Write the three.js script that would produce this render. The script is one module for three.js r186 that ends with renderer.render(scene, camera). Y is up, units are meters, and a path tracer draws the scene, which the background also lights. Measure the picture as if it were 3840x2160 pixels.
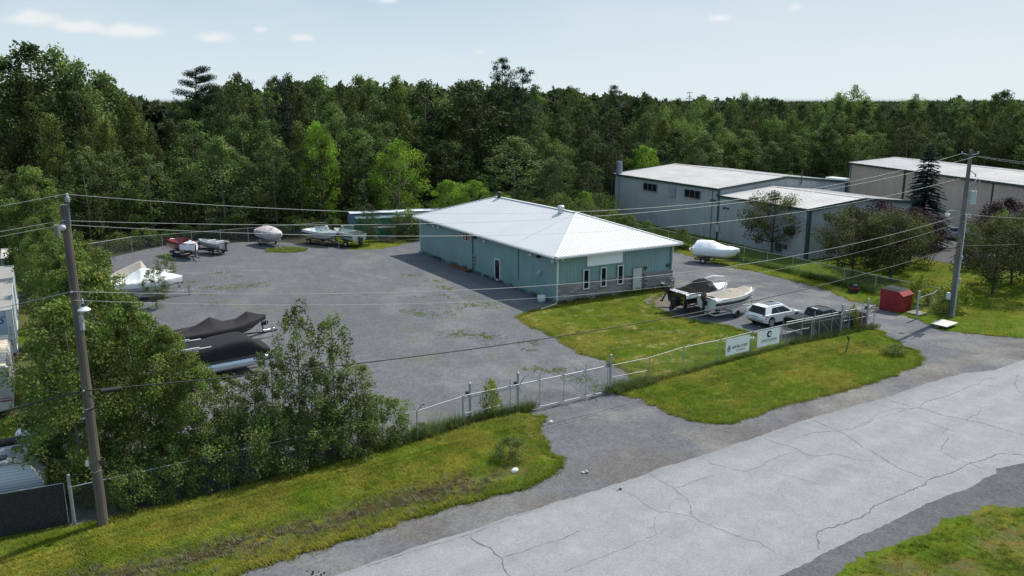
import * as THREE from 'three';
import { mergeGeometries, toCreasedNormals } from 'three/addons/utils/BufferGeometryUtils.js';
import { RoundedBoxGeometry } from 'three/addons/geometries/RoundedBoxGeometry.js';

// ---------------------------------------------------------------- camera, sky, sun, exposure
const scene = new THREE.Scene();
const camera = new THREE.PerspectiveCamera(39.0, 16 / 9, 0.5, 4000);
camera.position.set(0, 17, 0);
camera.rotation.set(-12.963 * Math.PI / 180, 0, 0);

const SUN = new THREE.Vector3(0.454, 0.788, -0.416).normalize();
const sun = new THREE.DirectionalLight(new THREE.Color(1.0, 0.94, 0.845), 4.95);
sun.target.position.set(5, 0, -65);
sun.position.copy(sun.target.position).addScaledVector(SUN, 200);
sun.castShadow = true;
sun.shadow.mapSize.set(4096, 4096);
Object.assign(sun.shadow.camera, { left: -90, right: 90, top: 90, bottom: -90, near: 1, far: 420 });
scene.add(sun, sun.target);

const renderer = new THREE.WebGLRenderer({ antialias: true });
renderer.shadowMap.enabled = true;
renderer.toneMapping = THREE.LinearToneMapping;
renderer.toneMappingExposure = 1.0;

// ---------------------------------------------------------------- noise
function rng(s) { return () => { s = (s + 0x6d2b79f5) | 0; let t = Math.imul(s ^ (s >>> 15), 1 | s); t = (t + Math.imul(t ^ (t >>> 7), 61 | t)) ^ t; return ((t ^ (t >>> 14)) >>> 0) / 4294967296; }; }
const hash2 = (x, y, s = 0) => { let h = Math.imul(x | 0, 374761393) + Math.imul(y | 0, 668265263) + Math.imul(s | 0, 974634777); h = Math.imul(h ^ (h >>> 13), 1274126177); return ((h ^ (h >>> 16)) >>> 0) / 4294967296; };
const sm = (t) => t * t * (3 - 2 * t), mix = (a, b, t) => a + (b - a) * t, clamp = (x, a = 0, b = 1) => Math.min(b, Math.max(a, x)), smooth = (a, b, x) => sm(clamp((x - a) / (b - a)));
function vnoise(x, y, s = 0, per = 0) {
  let ix = Math.floor(x), iy = Math.floor(y); const fx = sm(x - ix), fy = sm(y - iy), w = (v) => per ? ((v % per) + per) % per : v;
  return mix(mix(hash2(w(ix), w(iy), s), hash2(w(ix + 1), w(iy), s), fx), mix(hash2(w(ix), w(iy + 1), s), hash2(w(ix + 1), w(iy + 1), s), fx), fy);
}
function fbm(x, y, s = 0, oct = 4, per = 0) { let v = 0, a = 0.5, n = 0; for (let i = 0; i < oct; i++) { v += a * vnoise(x, y, s + i * 17, per); n += a; a *= 0.5; x *= 2; y *= 2; if (per) per *= 2; } return v / n; }

// ---------------------------------------------------------------- sky: pale summer haze with small far clouds
{
  const W = 2048, H = 1024, d = new Float32Array(W * H * 4), up = new THREE.Vector3();
  const lerp3 = (a, b, t) => [mix(a[0], b[0], t), mix(a[1], b[1], t), mix(a[2], b[2], t)];
  const puffs = [[-.512, .0806, .036, .012], [-.42, .0715, .05, .011], [-.47, .0745, .04, .009], [-.337, .067, .03, .008], [-.242, .069, .018, .0065], [-.146, .113, .03, .006], [.239, .0905, .016, .006], [.322, .101, .014, .005], [-.037, .0555, .01, .003], [-.288, .078, .01, .004], [-.8, .08, .06, .012], [-1.1, .09, .05, .012], [.72, .08, .03, .008], [.95, .1, .05, .012], [1.4, .09, .05, .012], [-1.6, .1, .06, .012], [2.2, .09, .05, .012], [-2.4, .09, .05, .012]];
  for (let j = 0; j < H; j++) {
    const el = ((j + .5) / H - .5) * Math.PI, y = Math.sin(el);
    for (let i = 0; i < W; i++) {
      const rd = ((i + .5) / W - .5) * 2 * Math.PI; up.set(Math.cos(rd) * Math.cos(el), y, Math.sin(rd) * Math.cos(el));
      const cs = up.dot(SUN);
      let c;
      if (y >= 0) {
        c = lerp3([.68, .80, .86], [.40, .575, .74], smooth(0, .17, y));
        c = lerp3(c, [.26, .43, .70], smooth(.12, .95, y));
        const warm = smooth(.35, 1, cs) * .5;
        c = lerp3(c, [.93, .95, .95], warm + .22 * smooth(-.2, .75, cs) * (1 - smooth(.0, .35, y)));
        let a = 0;
        const wx = rd * 9, wy = el * 60;
        for (const [pa, pe, sx, sy] of puffs) {  // small cumulus far away, at azimuth pa, elevation pe
          let da = rd + Math.PI / 2 - pa; if (da > Math.PI) da -= 2 * Math.PI; if (da < -Math.PI) da += 2 * Math.PI;
          const de = (el - pe) / sy, q = Math.exp(-((da / sx) ** 2) * 1.3 - (de > 0 ? de * de : de * de * 3));
          if (q > .02) a = Math.max(a, smooth(.32, .85, q * (.35 + 1.1 * fbm(rd * 70, el * 150, 5, 5))));
        }
        const veil = smooth(.42, .9, fbm(wx * .6, wy * .35, 11, 5)) * .3 * smooth(.02, .08, y);
        const high = smooth(.5, .85, fbm(rd * 5 * Math.cos(el), el * 14, 23, 5)) * .5 * smooth(.15, .4, y);
        c = lerp3(c, [.80, .855, .875], clamp(veil + high));
        c = lerp3(c, [.9, .905, .915], a * .8);
      } else c = lerp3([.62, .68, .68], [.16, .17, .14], smooth(0, .12, -y));
      const o = (j * W + i) * 4; d[o] = c[0]; d[o + 1] = c[1]; d[o + 2] = c[2]; d[o + 3] = 1;
    }
  }
  const t = new THREE.DataTexture(d, W, H, THREE.RGBAFormat, THREE.FloatType);
  t.mapping = THREE.EquirectangularReflectionMapping; t.magFilter = THREE.LinearFilter; t.needsUpdate = true;
  scene.background = t; scene.environment = t;
}

// ---------------------------------------------------------------- scene helpers
const D = Math.PI / 180, V3 = (x, y, z) => new THREE.Vector3(x, y, z);
const used = new Map();
function numbered(n) { const k = used.get(n) ?? 0; used.set(n, k + 1); return k ? n + '_' + String(k).padStart(3, '0') : n; }
function tag(o, label, category, group, kind) { if (label) o.userData.label = label; if (category) o.userData.category = category; if (group) o.userData.group = group; if (kind) o.userData.kind = kind; return o; }
function thing(name, label, category, [x, y, z] = [0, 0, 0], turn = 0, group) {
  const o = new THREE.Group(); o.name = numbered(name); o.position.set(x, y, z); o.rotation.y = turn * D; scene.add(o); return tag(o, label, category, group);
}
function dup(root, label, [x, y, z], turn = 0, scale = 1, group) {
  const r = root.clone(); r.name = numbered(root.name.replace(/_\d\d\d$/, '')); r.position.set(x, y, z); r.rotation.y = turn * D;
  if (Array.isArray(scale)) r.scale.set(...scale); else r.scale.setScalar(scale);
  r.userData = { ...root.userData, label: label ?? root.userData.label }; if (group) r.userData.group = group; scene.add(r); return r;
}
function mesh(name, geo, m, parent = scene) {
  const o = new THREE.Mesh(geo, m); o.name = parent === scene ? numbered(name) : name; o.castShadow = o.receiveShadow = true; parent.add(o); return o;
}
const clean = (g) => { g = g.index ? g.toNonIndexed() : g; for (const k of Object.keys(g.attributes)) if (!['position', 'normal', 'uv'].includes(k)) g.deleteAttribute(k); if (!g.attributes.normal) g.computeVertexNormals(); if (!g.attributes.uv) g.setAttribute('uv', new THREE.Float32BufferAttribute(new Float32Array(g.attributes.position.count * 2), 2)); return g; };
function metreUV(g) {  // box-mapped uv in metres
  const p = g.attributes.position, n = g.attributes.normal, uv = new Float32Array(p.count * 2);
  for (let i = 0; i < p.count; i++) {
    const ax = Math.abs(n.getX(i)), ay = Math.abs(n.getY(i)), az = Math.abs(n.getZ(i));
    if (ay >= ax && ay >= az) { uv[2 * i] = p.getX(i); uv[2 * i + 1] = p.getZ(i); } else if (ax > az) { uv[2 * i] = p.getZ(i); uv[2 * i + 1] = p.getY(i); } else { uv[2 * i] = p.getX(i); uv[2 * i + 1] = p.getY(i); }
  }
  g.setAttribute('uv', new THREE.Float32BufferAttribute(uv, 2)); return g;
}
const _m = new THREE.Matrix4(), _q = new THREE.Quaternion(), _e = new THREE.Euler();
const M4 = (x, y, z, rx = 0, ry = 0, rz = 0, s = 1) => new THREE.Matrix4().compose(V3(x, y, z), new THREE.Quaternion().setFromEuler(new THREE.Euler(rx, ry, rz)), typeof s === 'number' ? V3(s, s, s) : s);
class MB {
  constructor() { this.g = []; }
  add(g, m) { g = clean(g.clone()); if (m) g.applyMatrix4(m); this.g.push(g); return this; }
  box(w, h, d, x, y, z, ry = 0, rx = 0, rz = 0) { return this.add(new THREE.BoxGeometry(w, h, d), M4(x, y, z, rx, ry, rz)); }
  rbox(w, h, d, x, y, z, r = .02, ry = 0, rx = 0, rz = 0) { return this.add(new RoundedBoxGeometry(w, h, d, 2, r), M4(x, y, z, rx, ry, rz)); }
  cyl(r0, r1, h, x, y, z, seg = 10, rx = 0, rz = 0) { return this.add(new THREE.CylinderGeometry(r1, r0, h, seg), M4(x, y + (rx || rz ? 0 : h / 2), z, rx, 0, rz)); }
  bar(a, b, r, seg = 6, r2 = r) { const A = V3(...a), B = V3(...b), d = B.clone().sub(A), L = d.length(); const g = new THREE.CylinderGeometry(r2, r, L, seg); return this.add(g, new THREE.Matrix4().compose(A.add(B).multiplyScalar(.5), new THREE.Quaternion().setFromUnitVectors(V3(0, 1, 0), d.normalize()), V3(1, 1, 1))); }
  beam(a, b, w, h) { const A = V3(...a), B = V3(...b), d = B.clone().sub(A), L = d.length(); const g = new THREE.BoxGeometry(w, h, L); const m = new THREE.Matrix4().lookAt(B, A, V3(0, 1, 0)); m.setPosition(A.add(B).multiplyScalar(.5)); return this.add(g, m); }
  tube(pts, r, seg = 24, rs = 6, closed = false) { return this.add(new THREE.TubeGeometry(new THREE.CatmullRomCurve3(pts.map((p) => V3(...p)), closed), seg, r, rs, closed)); }
  poly(verts, faces) { const a = []; for (const f of faces) for (let i = 1; i + 1 < f.length; i++) for (const k of [f[0], f[i], f[i + 1]]) a.push(...verts[k]); const g = new THREE.BufferGeometry(); g.setAttribute('position', new THREE.Float32BufferAttribute(a, 3)); g.computeVertexNormals(); return this.add(g); }
  prism(pts, depth, m, bevel = 0) { const s = new THREE.Shape(pts.map((p) => new THREE.Vector2(...p))); return this.add(new THREE.ExtrudeGeometry(s, { depth, bevelEnabled: bevel > 0, bevelSize: bevel, bevelThickness: bevel, bevelSegments: 2, steps: 1 }), m); }
  lathe(pts, seg, m) { return this.add(new THREE.LatheGeometry(pts.map((p) => new THREE.Vector2(...p)), seg), m); }
  geo(crease) { let g = mergeGeometries(this.g, false); if (crease) g = toCreasedNormals(g, crease); return metreUV(g); }
  build(name, m, parent, crease) { return mesh(name, this.geo(crease), m, parent); }
}
// grid surface from f(u, v) -> [x, y, z]; smooth normals
function surf(nu, nv, f, closeV = false) {
  const P = [], I = []; for (let i = 0; i <= nu; i++) for (let j = 0; j <= nv; j++) P.push(...f(i / nu, j / nv));
  for (let i = 0; i < nu; i++) for (let j = 0; j < nv; j++) { const a = i * (nv + 1) + j, b = a + nv + 1; I.push(a, b, a + 1, b, b + 1, a + 1); }
  const g = new THREE.BufferGeometry(); g.setAttribute('position', new THREE.Float32BufferAttribute(P, 3)); g.setIndex(I); g.computeVertexNormals(); return g;
}

// ---------------------------------------------------------------- textures and materials
function tex(size, f, srgb = true) {
  const d = new Uint8Array(size * size * 4), r = rng(size + 77);
  for (let y = 0; y < size; y++) for (let x = 0; x < size; x++) { const c = f(x / size, y / size, r), o = (y * size + x) * 4; for (let k = 0; k < 3; k++) { const v = clamp(c.length ? c[k] : c); d[o + k] = Math.round(255 * (srgb ? Math.pow(v, 1 / 2.2) : v)); } d[o + 3] = 255; }
  const t = new THREE.DataTexture(d, size, size, THREE.RGBAFormat); t.wrapS = t.wrapT = THREE.RepeatWrapping; t.magFilter = THREE.LinearFilter; t.minFilter = THREE.LinearMipmapLinearFilter; if (srgb) t.colorSpace = THREE.SRGBColorSpace; t.needsUpdate = true; return t;
}
const rep = (t, sx, sy = sx, rot = 0) => { const c = t.clone(); c.repeat.set(1 / sx, 1 / sy); c.rotation = rot; c.needsUpdate = true; return c; };
const T = {
  gravel: tex(1024, (u, v, r) => { const s = fbm(u * 256, v * 256, 3, 2, 256), m = fbm(u * 12, v * 12, 9, 4, 12), st = vnoise(u * 400, v * 400, 21, 400); const k = .42 + .5 * s + .22 * (m - .5) + .34 * (fbm(u * 46, v * 46, 8, 3, 46) - .5) + (st > .93 ? .28 : 0) - (st < .06 ? .22 : 0) + .16 * (r() - .5); return [k * .99, k, k * 1.01]; }),
  asphalt: tex(1024, (u, v, r) => { const s = fbm(u * 200, v * 200, 5, 2, 200), m = fbm(u * 9, v * 9, 2, 5, 9), st = vnoise(u * 300, v * 300, 31, 300); const k = .55 + .35 * s + .16 * (m - .5) + .12 * (fbm(u * 52, v * 52, 18, 3, 52) - .5) - (st < .12 ? .24 : 0) + .12 * (r() - .5); return k; }),
  grass: tex(1024, (u, v, r) => { const m = fbm(u * 10, v * 10, 13, 4, 10), f = fbm(u * 90, v * 140, 14, 3, 90), k = .42 + .55 * f + .22 * (r() - .5) + .5 * (fbm(u * 34, v * 34, 19, 3, 34) - .5), y = smooth(.42, .66, m); return [k * mix(.72, .98, y), k * mix(.88, .9, y), k * mix(.62, .58, y)]; }),
  soft: tex(512, (u, v) => .62 + .38 * fbm(u * 8, v * 8, 6, 5, 8)),
  wood: tex(512, (u, v, r) => { const s = fbm(u * 60, v * 3, 7, 4, 0), c = smooth(.62, .66, fbm(u * 24, v * 1.5 + 9, 8, 3)) ; return [(.5 + .5 * s) * (1 - .45 * c), (.5 + .48 * s) * (1 - .47 * c), (.5 + .44 * s) * (1 - .5 * c)]; }),
  streak: tex(512, (u, v, r) => .66 + .2 * fbm(u * 40, v * 2, 17, 3, 0) + .22 * fbm(u * 5, v * 3, 27, 3, 0) + .05 * (r() - .5)),
  stone: tex(512, (u, v, r) => .45 + .6 * fbm(u * 40, v * 60, 41, 4, 0) * (.8 + .3 * r())),
  dirt: tex(512, (u, v) => { const m = fbm(u * 6, v * 6, 51, 5, 6), k = smooth(.4, .75, m); return [1 - .4 * k, 1 - .45 * k, 1 - .5 * k]; }),
};
const mats = new Map();
function mat(r, g, b, rough = .8, o = {}) {
  const key = [r, g, b, rough, JSON.stringify(o, (k, v) => v?.isTexture ? v.uuid : v)].join();
  if (!mats.has(key)) { const P = o.clearcoat !== undefined || o.transmission !== undefined ? THREE.MeshPhysicalMaterial : THREE.MeshStandardMaterial; mats.set(key, new P({ color: new THREE.Color().setRGB(r, g, b), roughness: rough, metalness: 0, side: THREE.DoubleSide, ...o })); }
  return mats.get(key);
}
const galv = mat(.36, .385, .40, .5, { metalness: .4 }), steelDk = mat(.05, .052, .055, .5, { metalness: .3 }), blackPl = mat(.016, .016, .018, .5), white = mat(.74, .75, .75, .5), whiteTrim = mat(.68, .70, .70, .55), rubber = mat(.018, .018, .018, .9),
  wireM = mat(.42, .44, .42, .5, { metalness: .3 }), cableM = mat(.02, .02, .022, .6), rust = mat(.20, .075, .035, .9, { map: rep(T.dirt, 1.5) }), glassDk = mat(.010, .013, .016, .1, { transmission: 0, specularIntensity: .55 }), chrome = mat(.7, .7, .72, .15, { metalness: 1 }), rimM = mat(.55, .56, .57, .35, { metalness: .5 }),
  oldWood = mat(.27, .245, .22, .9, { map: rep(T.wood, 1.2) }), silver = mat(.55, .57, .6, .3, { metalness: .85 });
// ---------------------------------------------------------------- ground
function clipCell(poly, x0, z0, x1, z1) {  // Sutherland-Hodgman against an axis-aligned cell
  const cuts = [[0, 1, x0], [0, -1, x1], [1, 1, z0], [1, -1, z1]];
  for (const [ax, sg, v] of cuts) {
    const out = []; if (!poly.length) return out;
    for (let i = 0; i < poly.length; i++) {
      const a = poly[i], b = poly[(i + 1) % poly.length], da = (a[ax] - v) * sg, db = (b[ax] - v) * sg;
      if (da >= 0) out.push(a);
      if ((da >= 0) !== (db >= 0)) { const t = da / (da - db); out.push([mix(a[0], b[0], t), mix(a[1], b[1], t)]); }
    }
    poly = out;
  }
  return poly;
}
function inside(poly, x, z) { let c = false; for (let i = 0, j = poly.length - 1; i < poly.length; j = i++) { const [xi, zi] = poly[i], [xj, zj] = poly[j]; if ((zi > z) !== (zj > z) && x < ((xj - xi) * (z - zi)) / (zj - zi) + xi) c = !c; } return c; }
function segDist(p, a, b) { const dx = b[0] - a[0], dz = b[1] - a[1], t = clamp(((p[0] - a[0]) * dx + (p[1] - a[1]) * dz) / (dx * dx + dz * dz || 1)); return Math.hypot(p[0] - a[0] - t * dx, p[1] - a[1] - t * dz); }
function lineDist(pts, x, z) { let d = 1e9; for (let i = 0; i + 1 < pts.length; i++) d = Math.min(d, segDist([x, z], pts[i], pts[i + 1])); return d; }
function ragged(poly, amp, step = .25, seed = 1) {  // an outline with an uneven edge; amp may be a function of the edge number
  const out = [];
  poly.forEach((a, i) => {
    const b = poly[(i + 1) % poly.length], L = Math.hypot(b[0] - a[0], b[1] - a[1]), n = Math.max(1, Math.round(L / step)), A = typeof amp === 'function' ? amp(i) : amp, nx = (b[1] - a[1]) / L, nz = -(b[0] - a[0]) / L;
    for (let k = 0; k < n; k++) { const t = k / n, x = mix(a[0], b[0], t), z = mix(a[1], b[1], t), o = A * ((fbm(x * 1.1, z * 1.1, seed, 2) - .5) * 2.2 + (vnoise(x * 4, z * 4, seed + 5) - .5) * 1.0 + (vnoise(x * 11, z * 11, seed + 6) - .5) * .7); out.push([x + nx * o, z + nz * o]); }
  });
  return out;
}
const faded = (f, rim, w) => { const c = new Map(); return (x, z) => { const k = Math.round(x * 8) * 4096 + Math.round(z * 8); let d = c.get(k); if (d === undefined) { d = lineDist([...rim, rim[0]], x, z); c.set(k, d); } return f(x, z) * smooth(.05, w, d); }; };
function sheet(name, poly, cell, y, color, m, o = {}) {
  const xs = poly.map((p) => p[0]), zs = poly.map((p) => p[1]), X0 = Math.floor(Math.min(...xs) / cell) * cell, X1 = Math.max(...xs), Z0 = Math.floor(Math.min(...zs) / cell) * cell, Z1 = Math.max(...zs);
  const pos = [], col = [], uv = [], nor = [], rim = poly.filter((_, i) => i % 3 === 0), h = o.height ? faded(o.height, rim, o.fade ?? .9) : () => 0;
  const put = (p) => { const x = p[0], z = p[1]; pos.push(x, y + h(x, z), z); const c = color(x, z); col.push(c[0], c[1], c[2]); uv.push(x, z); const e = .15; const n = V3(h(x - e, z) - h(x + e, z), 2 * e, h(x, z - e) - h(x, z + e)).normalize(); nor.push(n.x, n.y, n.z); };
  for (let z = Z0; z < Z1; z += cell) {
    const strip = clipCell(poly, X0 - 1, z, X1 + 1, z + cell); if (strip.length < 3) continue;
    for (let x = X0; x < X1; x += cell) {
      const c = clipCell(strip, x, z, x + cell, z + cell); if (c.length < 3) continue;
      const contour = c.map((p) => new THREE.Vector2(p[0], p[1])); let A = 0; for (let i = 0; i < c.length; i++) { const a = c[i], b = c[(i + 1) % c.length]; A += a[0] * b[1] - b[0] * a[1]; } if (Math.abs(A) < 1e-5) continue;
      const tris = c.length === 4 ? [[0, 1, 2], [0, 2, 3]] : THREE.ShapeUtils.triangulateShape(contour, []);
      for (const t of tris) { const [a, b, d] = t.map((k) => c[k]); const s = (b[0] - a[0]) * (d[1] - a[1]) - (b[1] - a[1]) * (d[0] - a[0]); if (Math.abs(s) < 1e-7) continue; (s > 0 ? [a, d, b] : [a, b, d]).forEach(put); }
    }
  }
  const g = new THREE.BufferGeometry(); g.setAttribute('position', new THREE.Float32BufferAttribute(pos, 3)); g.setAttribute('normal', new THREE.Float32BufferAttribute(nor, 3)); g.setAttribute('color', new THREE.Float32BufferAttribute(col, 3)); g.setAttribute('uv', new THREE.Float32BufferAttribute(uv, 2));
  const s = mesh(name, g, m); s.userData.kind = 'structure'; return s;
}
const vmat = (t, size, rough = .95, o = {}) => new THREE.MeshPhysicalMaterial({ specularIntensity: .18, map: rep(t, size), vertexColors: true, roughness: rough, side: THREE.DoubleSide, ...o });
const gravelM = vmat(T.gravel, 4.7, .95, { bumpMap: rep(T.gravel, 4.7), bumpScale: .012 }), roadM = vmat(T.asphalt, 5.3, .9, { bumpMap: rep(T.asphalt, 5.3), bumpScale: .006 }), lawnM = vmat(T.grass, 3.9, 1, { bumpMap: rep(T.grass, 3.9), bumpScale: .05 }), dirtM = vmat(T.soft, 7, 1);

const fenceLine = [[-18.01, -30.3], [-14.97, -32.05], [-4.81, -38.65], [-2.4, -41.0], [.33, -42.66], [5.8, -45.96], [8.42, -47.5], [13.67, -51.29], [19.76, -55.6], [24.39, -58.01], [26.99, -59.63]];
// the far ground, one sheet to the horizon
{ const g = new THREE.CircleGeometry(3200, 96); g.rotateX(-Math.PI / 2); metreUV(g); const s = mesh('ground', g, mat(.035, .036, .018, 1, { map: rep(T.soft, 40) })); s.position.y = -.02; s.userData.kind = 'structure'; }
const brown = [.2, .155, .115], grey = [.203, .208, .227];
const lerpC = (a, b, t) => [mix(a[0], b[0], t), mix(a[1], b[1], t), mix(a[2], b[2], t)];
// tyre tracks in the yard: faint arcs (pale, compacted)
const tracks = [[[-34, -80], [-27, -82], [-20, -81], [-14, -76]], [[-31, -84], [-24, -84.5], [-17, -82], [-12, -78]], [[3, -44.6], [-1, -50], [-3.5, -58], [-6, -66], [-10, -74]], [[4.6, -45.6], [1.4, -51], [-.6, -58], [-3.5, -67], [-7.5, -76]], [[5, -46], [0, -47.5], [-7, -48], [-14, -52]], [[4, -46.6], [-1, -49.2], [-8, -50], [-14, -54]], [[30, -58.6], [24, -66], [19, -77], [16.5, -90]], [[32, -57], [26, -65], [21, -76], [18.2, -89]]];
const yardPoly = ragged([[-16, -20], [-18.2, -30.4], [-22.1, -37.2], [-34.3, -57.8], [-46.6, -78.5], [-44.4, -90], [-41.3, -98.3], [-28.9, -99.4], [-19.2, -94.6], [-15.4, -95.2], [-11.6, -101], [-9, -106], [2, -112], [14, -104], [17.4, -97], [18.57, -92.62], [20.27, -89.42], [23.04, -83.41], [25.74, -80.39], [28.07, -75.29], [29.38, -72.8], [29.49, -68.84], [31.22, -67.42], [31.51, -64.36], [32.19, -62.75], [32.86, -60.63], [32.75, -59.52], [35.34, -58.22], [37.61, -57.39], [46, -56.5], [60, -64], [70, -56], [48, -34], [24, -20]], (i) => i > 6 && i < 10 || i > 12 && i < 29 ? .35 : .1, .3, 3);
sheet('gravel_yard', yardPoly, .7, .004, (x, z) => {
  let k = .93 + .22 * (fbm(x * .16, z * .16, 1, 4) - .5) + .16 * (fbm(x * .9, z * .9, 2, 3) - .5), c = grey.map((v) => v * k);
  for (const t of tracks) { const d = lineDist(t, x, z); if (d < .5) { const f = (1 - d / .5) * .24 * smooth(.3, .6, fbm(x * .4, z * .4, 8, 2)); c = c.map((v) => v * (1 + f)); } }
  const near = smooth(3.2, .6, Math.abs(x * .535 + z * .845 + 27.4)); // along the road edge
  c = lerpC(c, brown, .38 * near * smooth(.25, .65, fbm(x * .5, z * .5, 12, 3)));
  c = lerpC(c, [.24, .17, .11], .5 * smooth(1.3, .1, Math.hypot((x - 7.2) / 1.3, z + 50.2)) * smooth(.3, .6, fbm(x * 2, z * 2, 5, 2)));
  c = lerpC(c, [.33, .315, .285], .55 * smooth(.5, .72, fbm(x * .55 + 4, z * .35, 33, 4)) * smooth(-58.5, -55, z + .15 * Math.abs(x - 10)) * (x > 2 ? 1 : .3));
  c = lerpC(c, [.1, .1, .105], .6 * smooth(1.2, .3, Math.hypot((x - 2.6) / 1.5, z + 45.6)));  // damp hollow by the gate
  c = lerpC(c, [.15, .152, .16], .35 * smooth(.6, .78, fbm(x * .22 + 5, z * .3, 38, 4)));
  c = lerpC(c, [.30, .295, .28], .45 * smooth(.58, .74, fbm(x * .3, z * .18 + 9, 39, 4)));
  c = lerpC(c, [.2, .21, .12], .35 * smooth(.62, .72, fbm(x * .7, z * .7, 40, 4)) * smooth(8, -2, x) * smooth(-90, -70, z));
  c = lerpC(c, [.34, .33, .3], .5 * smooth(.52, .7, fbm(x * .4, z * .9, 37, 3)) * smooth(17, 20, x) * smooth(-95, -85, z));
  return c;
}, gravelM);

// road with worn, pale asphalt
const roadNear = [[-14, -22.3], [-6.52, -26.73], [-3.69, -28.75], [-1.71, -29.95], [1.33, -32.01], [3.57, -33.33], [6.2, -35.0], [6.75, -35.55], [9.17, -36.94], [12.89, -39.51], [16.34, -41.9], [21.79, -45.02], [25.66, -47.64], [28.65, -49.37], [31.2, -50.1], [34.49, -52.31], [42, -56.6], [90, -86]];
const roadFar = [[90, -74], [60, -56], [36, -42], [27, -36.6], [24.71, -36.3], [22.96, -35.66], [22.57, -35.1], [20.47, -33.6], [17.97, -32.19], [12.68, -28.66], [9.82, -26.73], [3, -22.1]];
const roadPoly = ragged([...roadNear, ...roadFar], .07, .2, 9), roadDir = [.855, -.52];
const road = sheet('road', roadPoly, .5, .016, (x, z) => {
  const across = x * .535 + z * .845 + 26.2, along = x * .845 - z * .535;
  let k = .94 + .07 * (fbm(x * .2, z * .2, 3, 4) - .5) + .05 * (fbm(x * 1.3, z * 1.3, 4, 3) - .5);
  for (const w of [1.6, 3.4, 5.6, 7.4]) k += .085 * Math.exp(-(((across - w) / .45) ** 2)) * (.6 + .8 * vnoise(along * .3, w, 7));
  k -= .06 * smooth(.5, .75, fbm(along * .12, across * 1.2, 19, 3)); k -= .04 * smooth(.62, .8, fbm(along * .5 + 7, across * .7, 20, 3)); k *= 1 - .12 * smooth(.5, .0, across) ;
  return [.385 * k, .397 * k, .415 * k];
}, roadM);
sheet('road_shoulder', ragged([[3, -22], [9.82, -26.73], [12.68, -28.66], [17.97, -32.19], [20.47, -33.6], [22.57, -35.1], [22.96, -35.66], [24.71, -36.3], [27, -36.6], [60, -56], [62, -50], [30, -32.5], [22.5, -28.6], [10, -20]], .05, .25, 12), .6, .010, (x, z) => { const k = .8 + .3 * (fbm(x * .5, z * .5, 8, 4) - .5) + .2 * (fbm(x * 2, z * 2, 6, 2) - .5); return [.2 * k, .202 * k, .214 * k]; }, gravelM);
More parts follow.
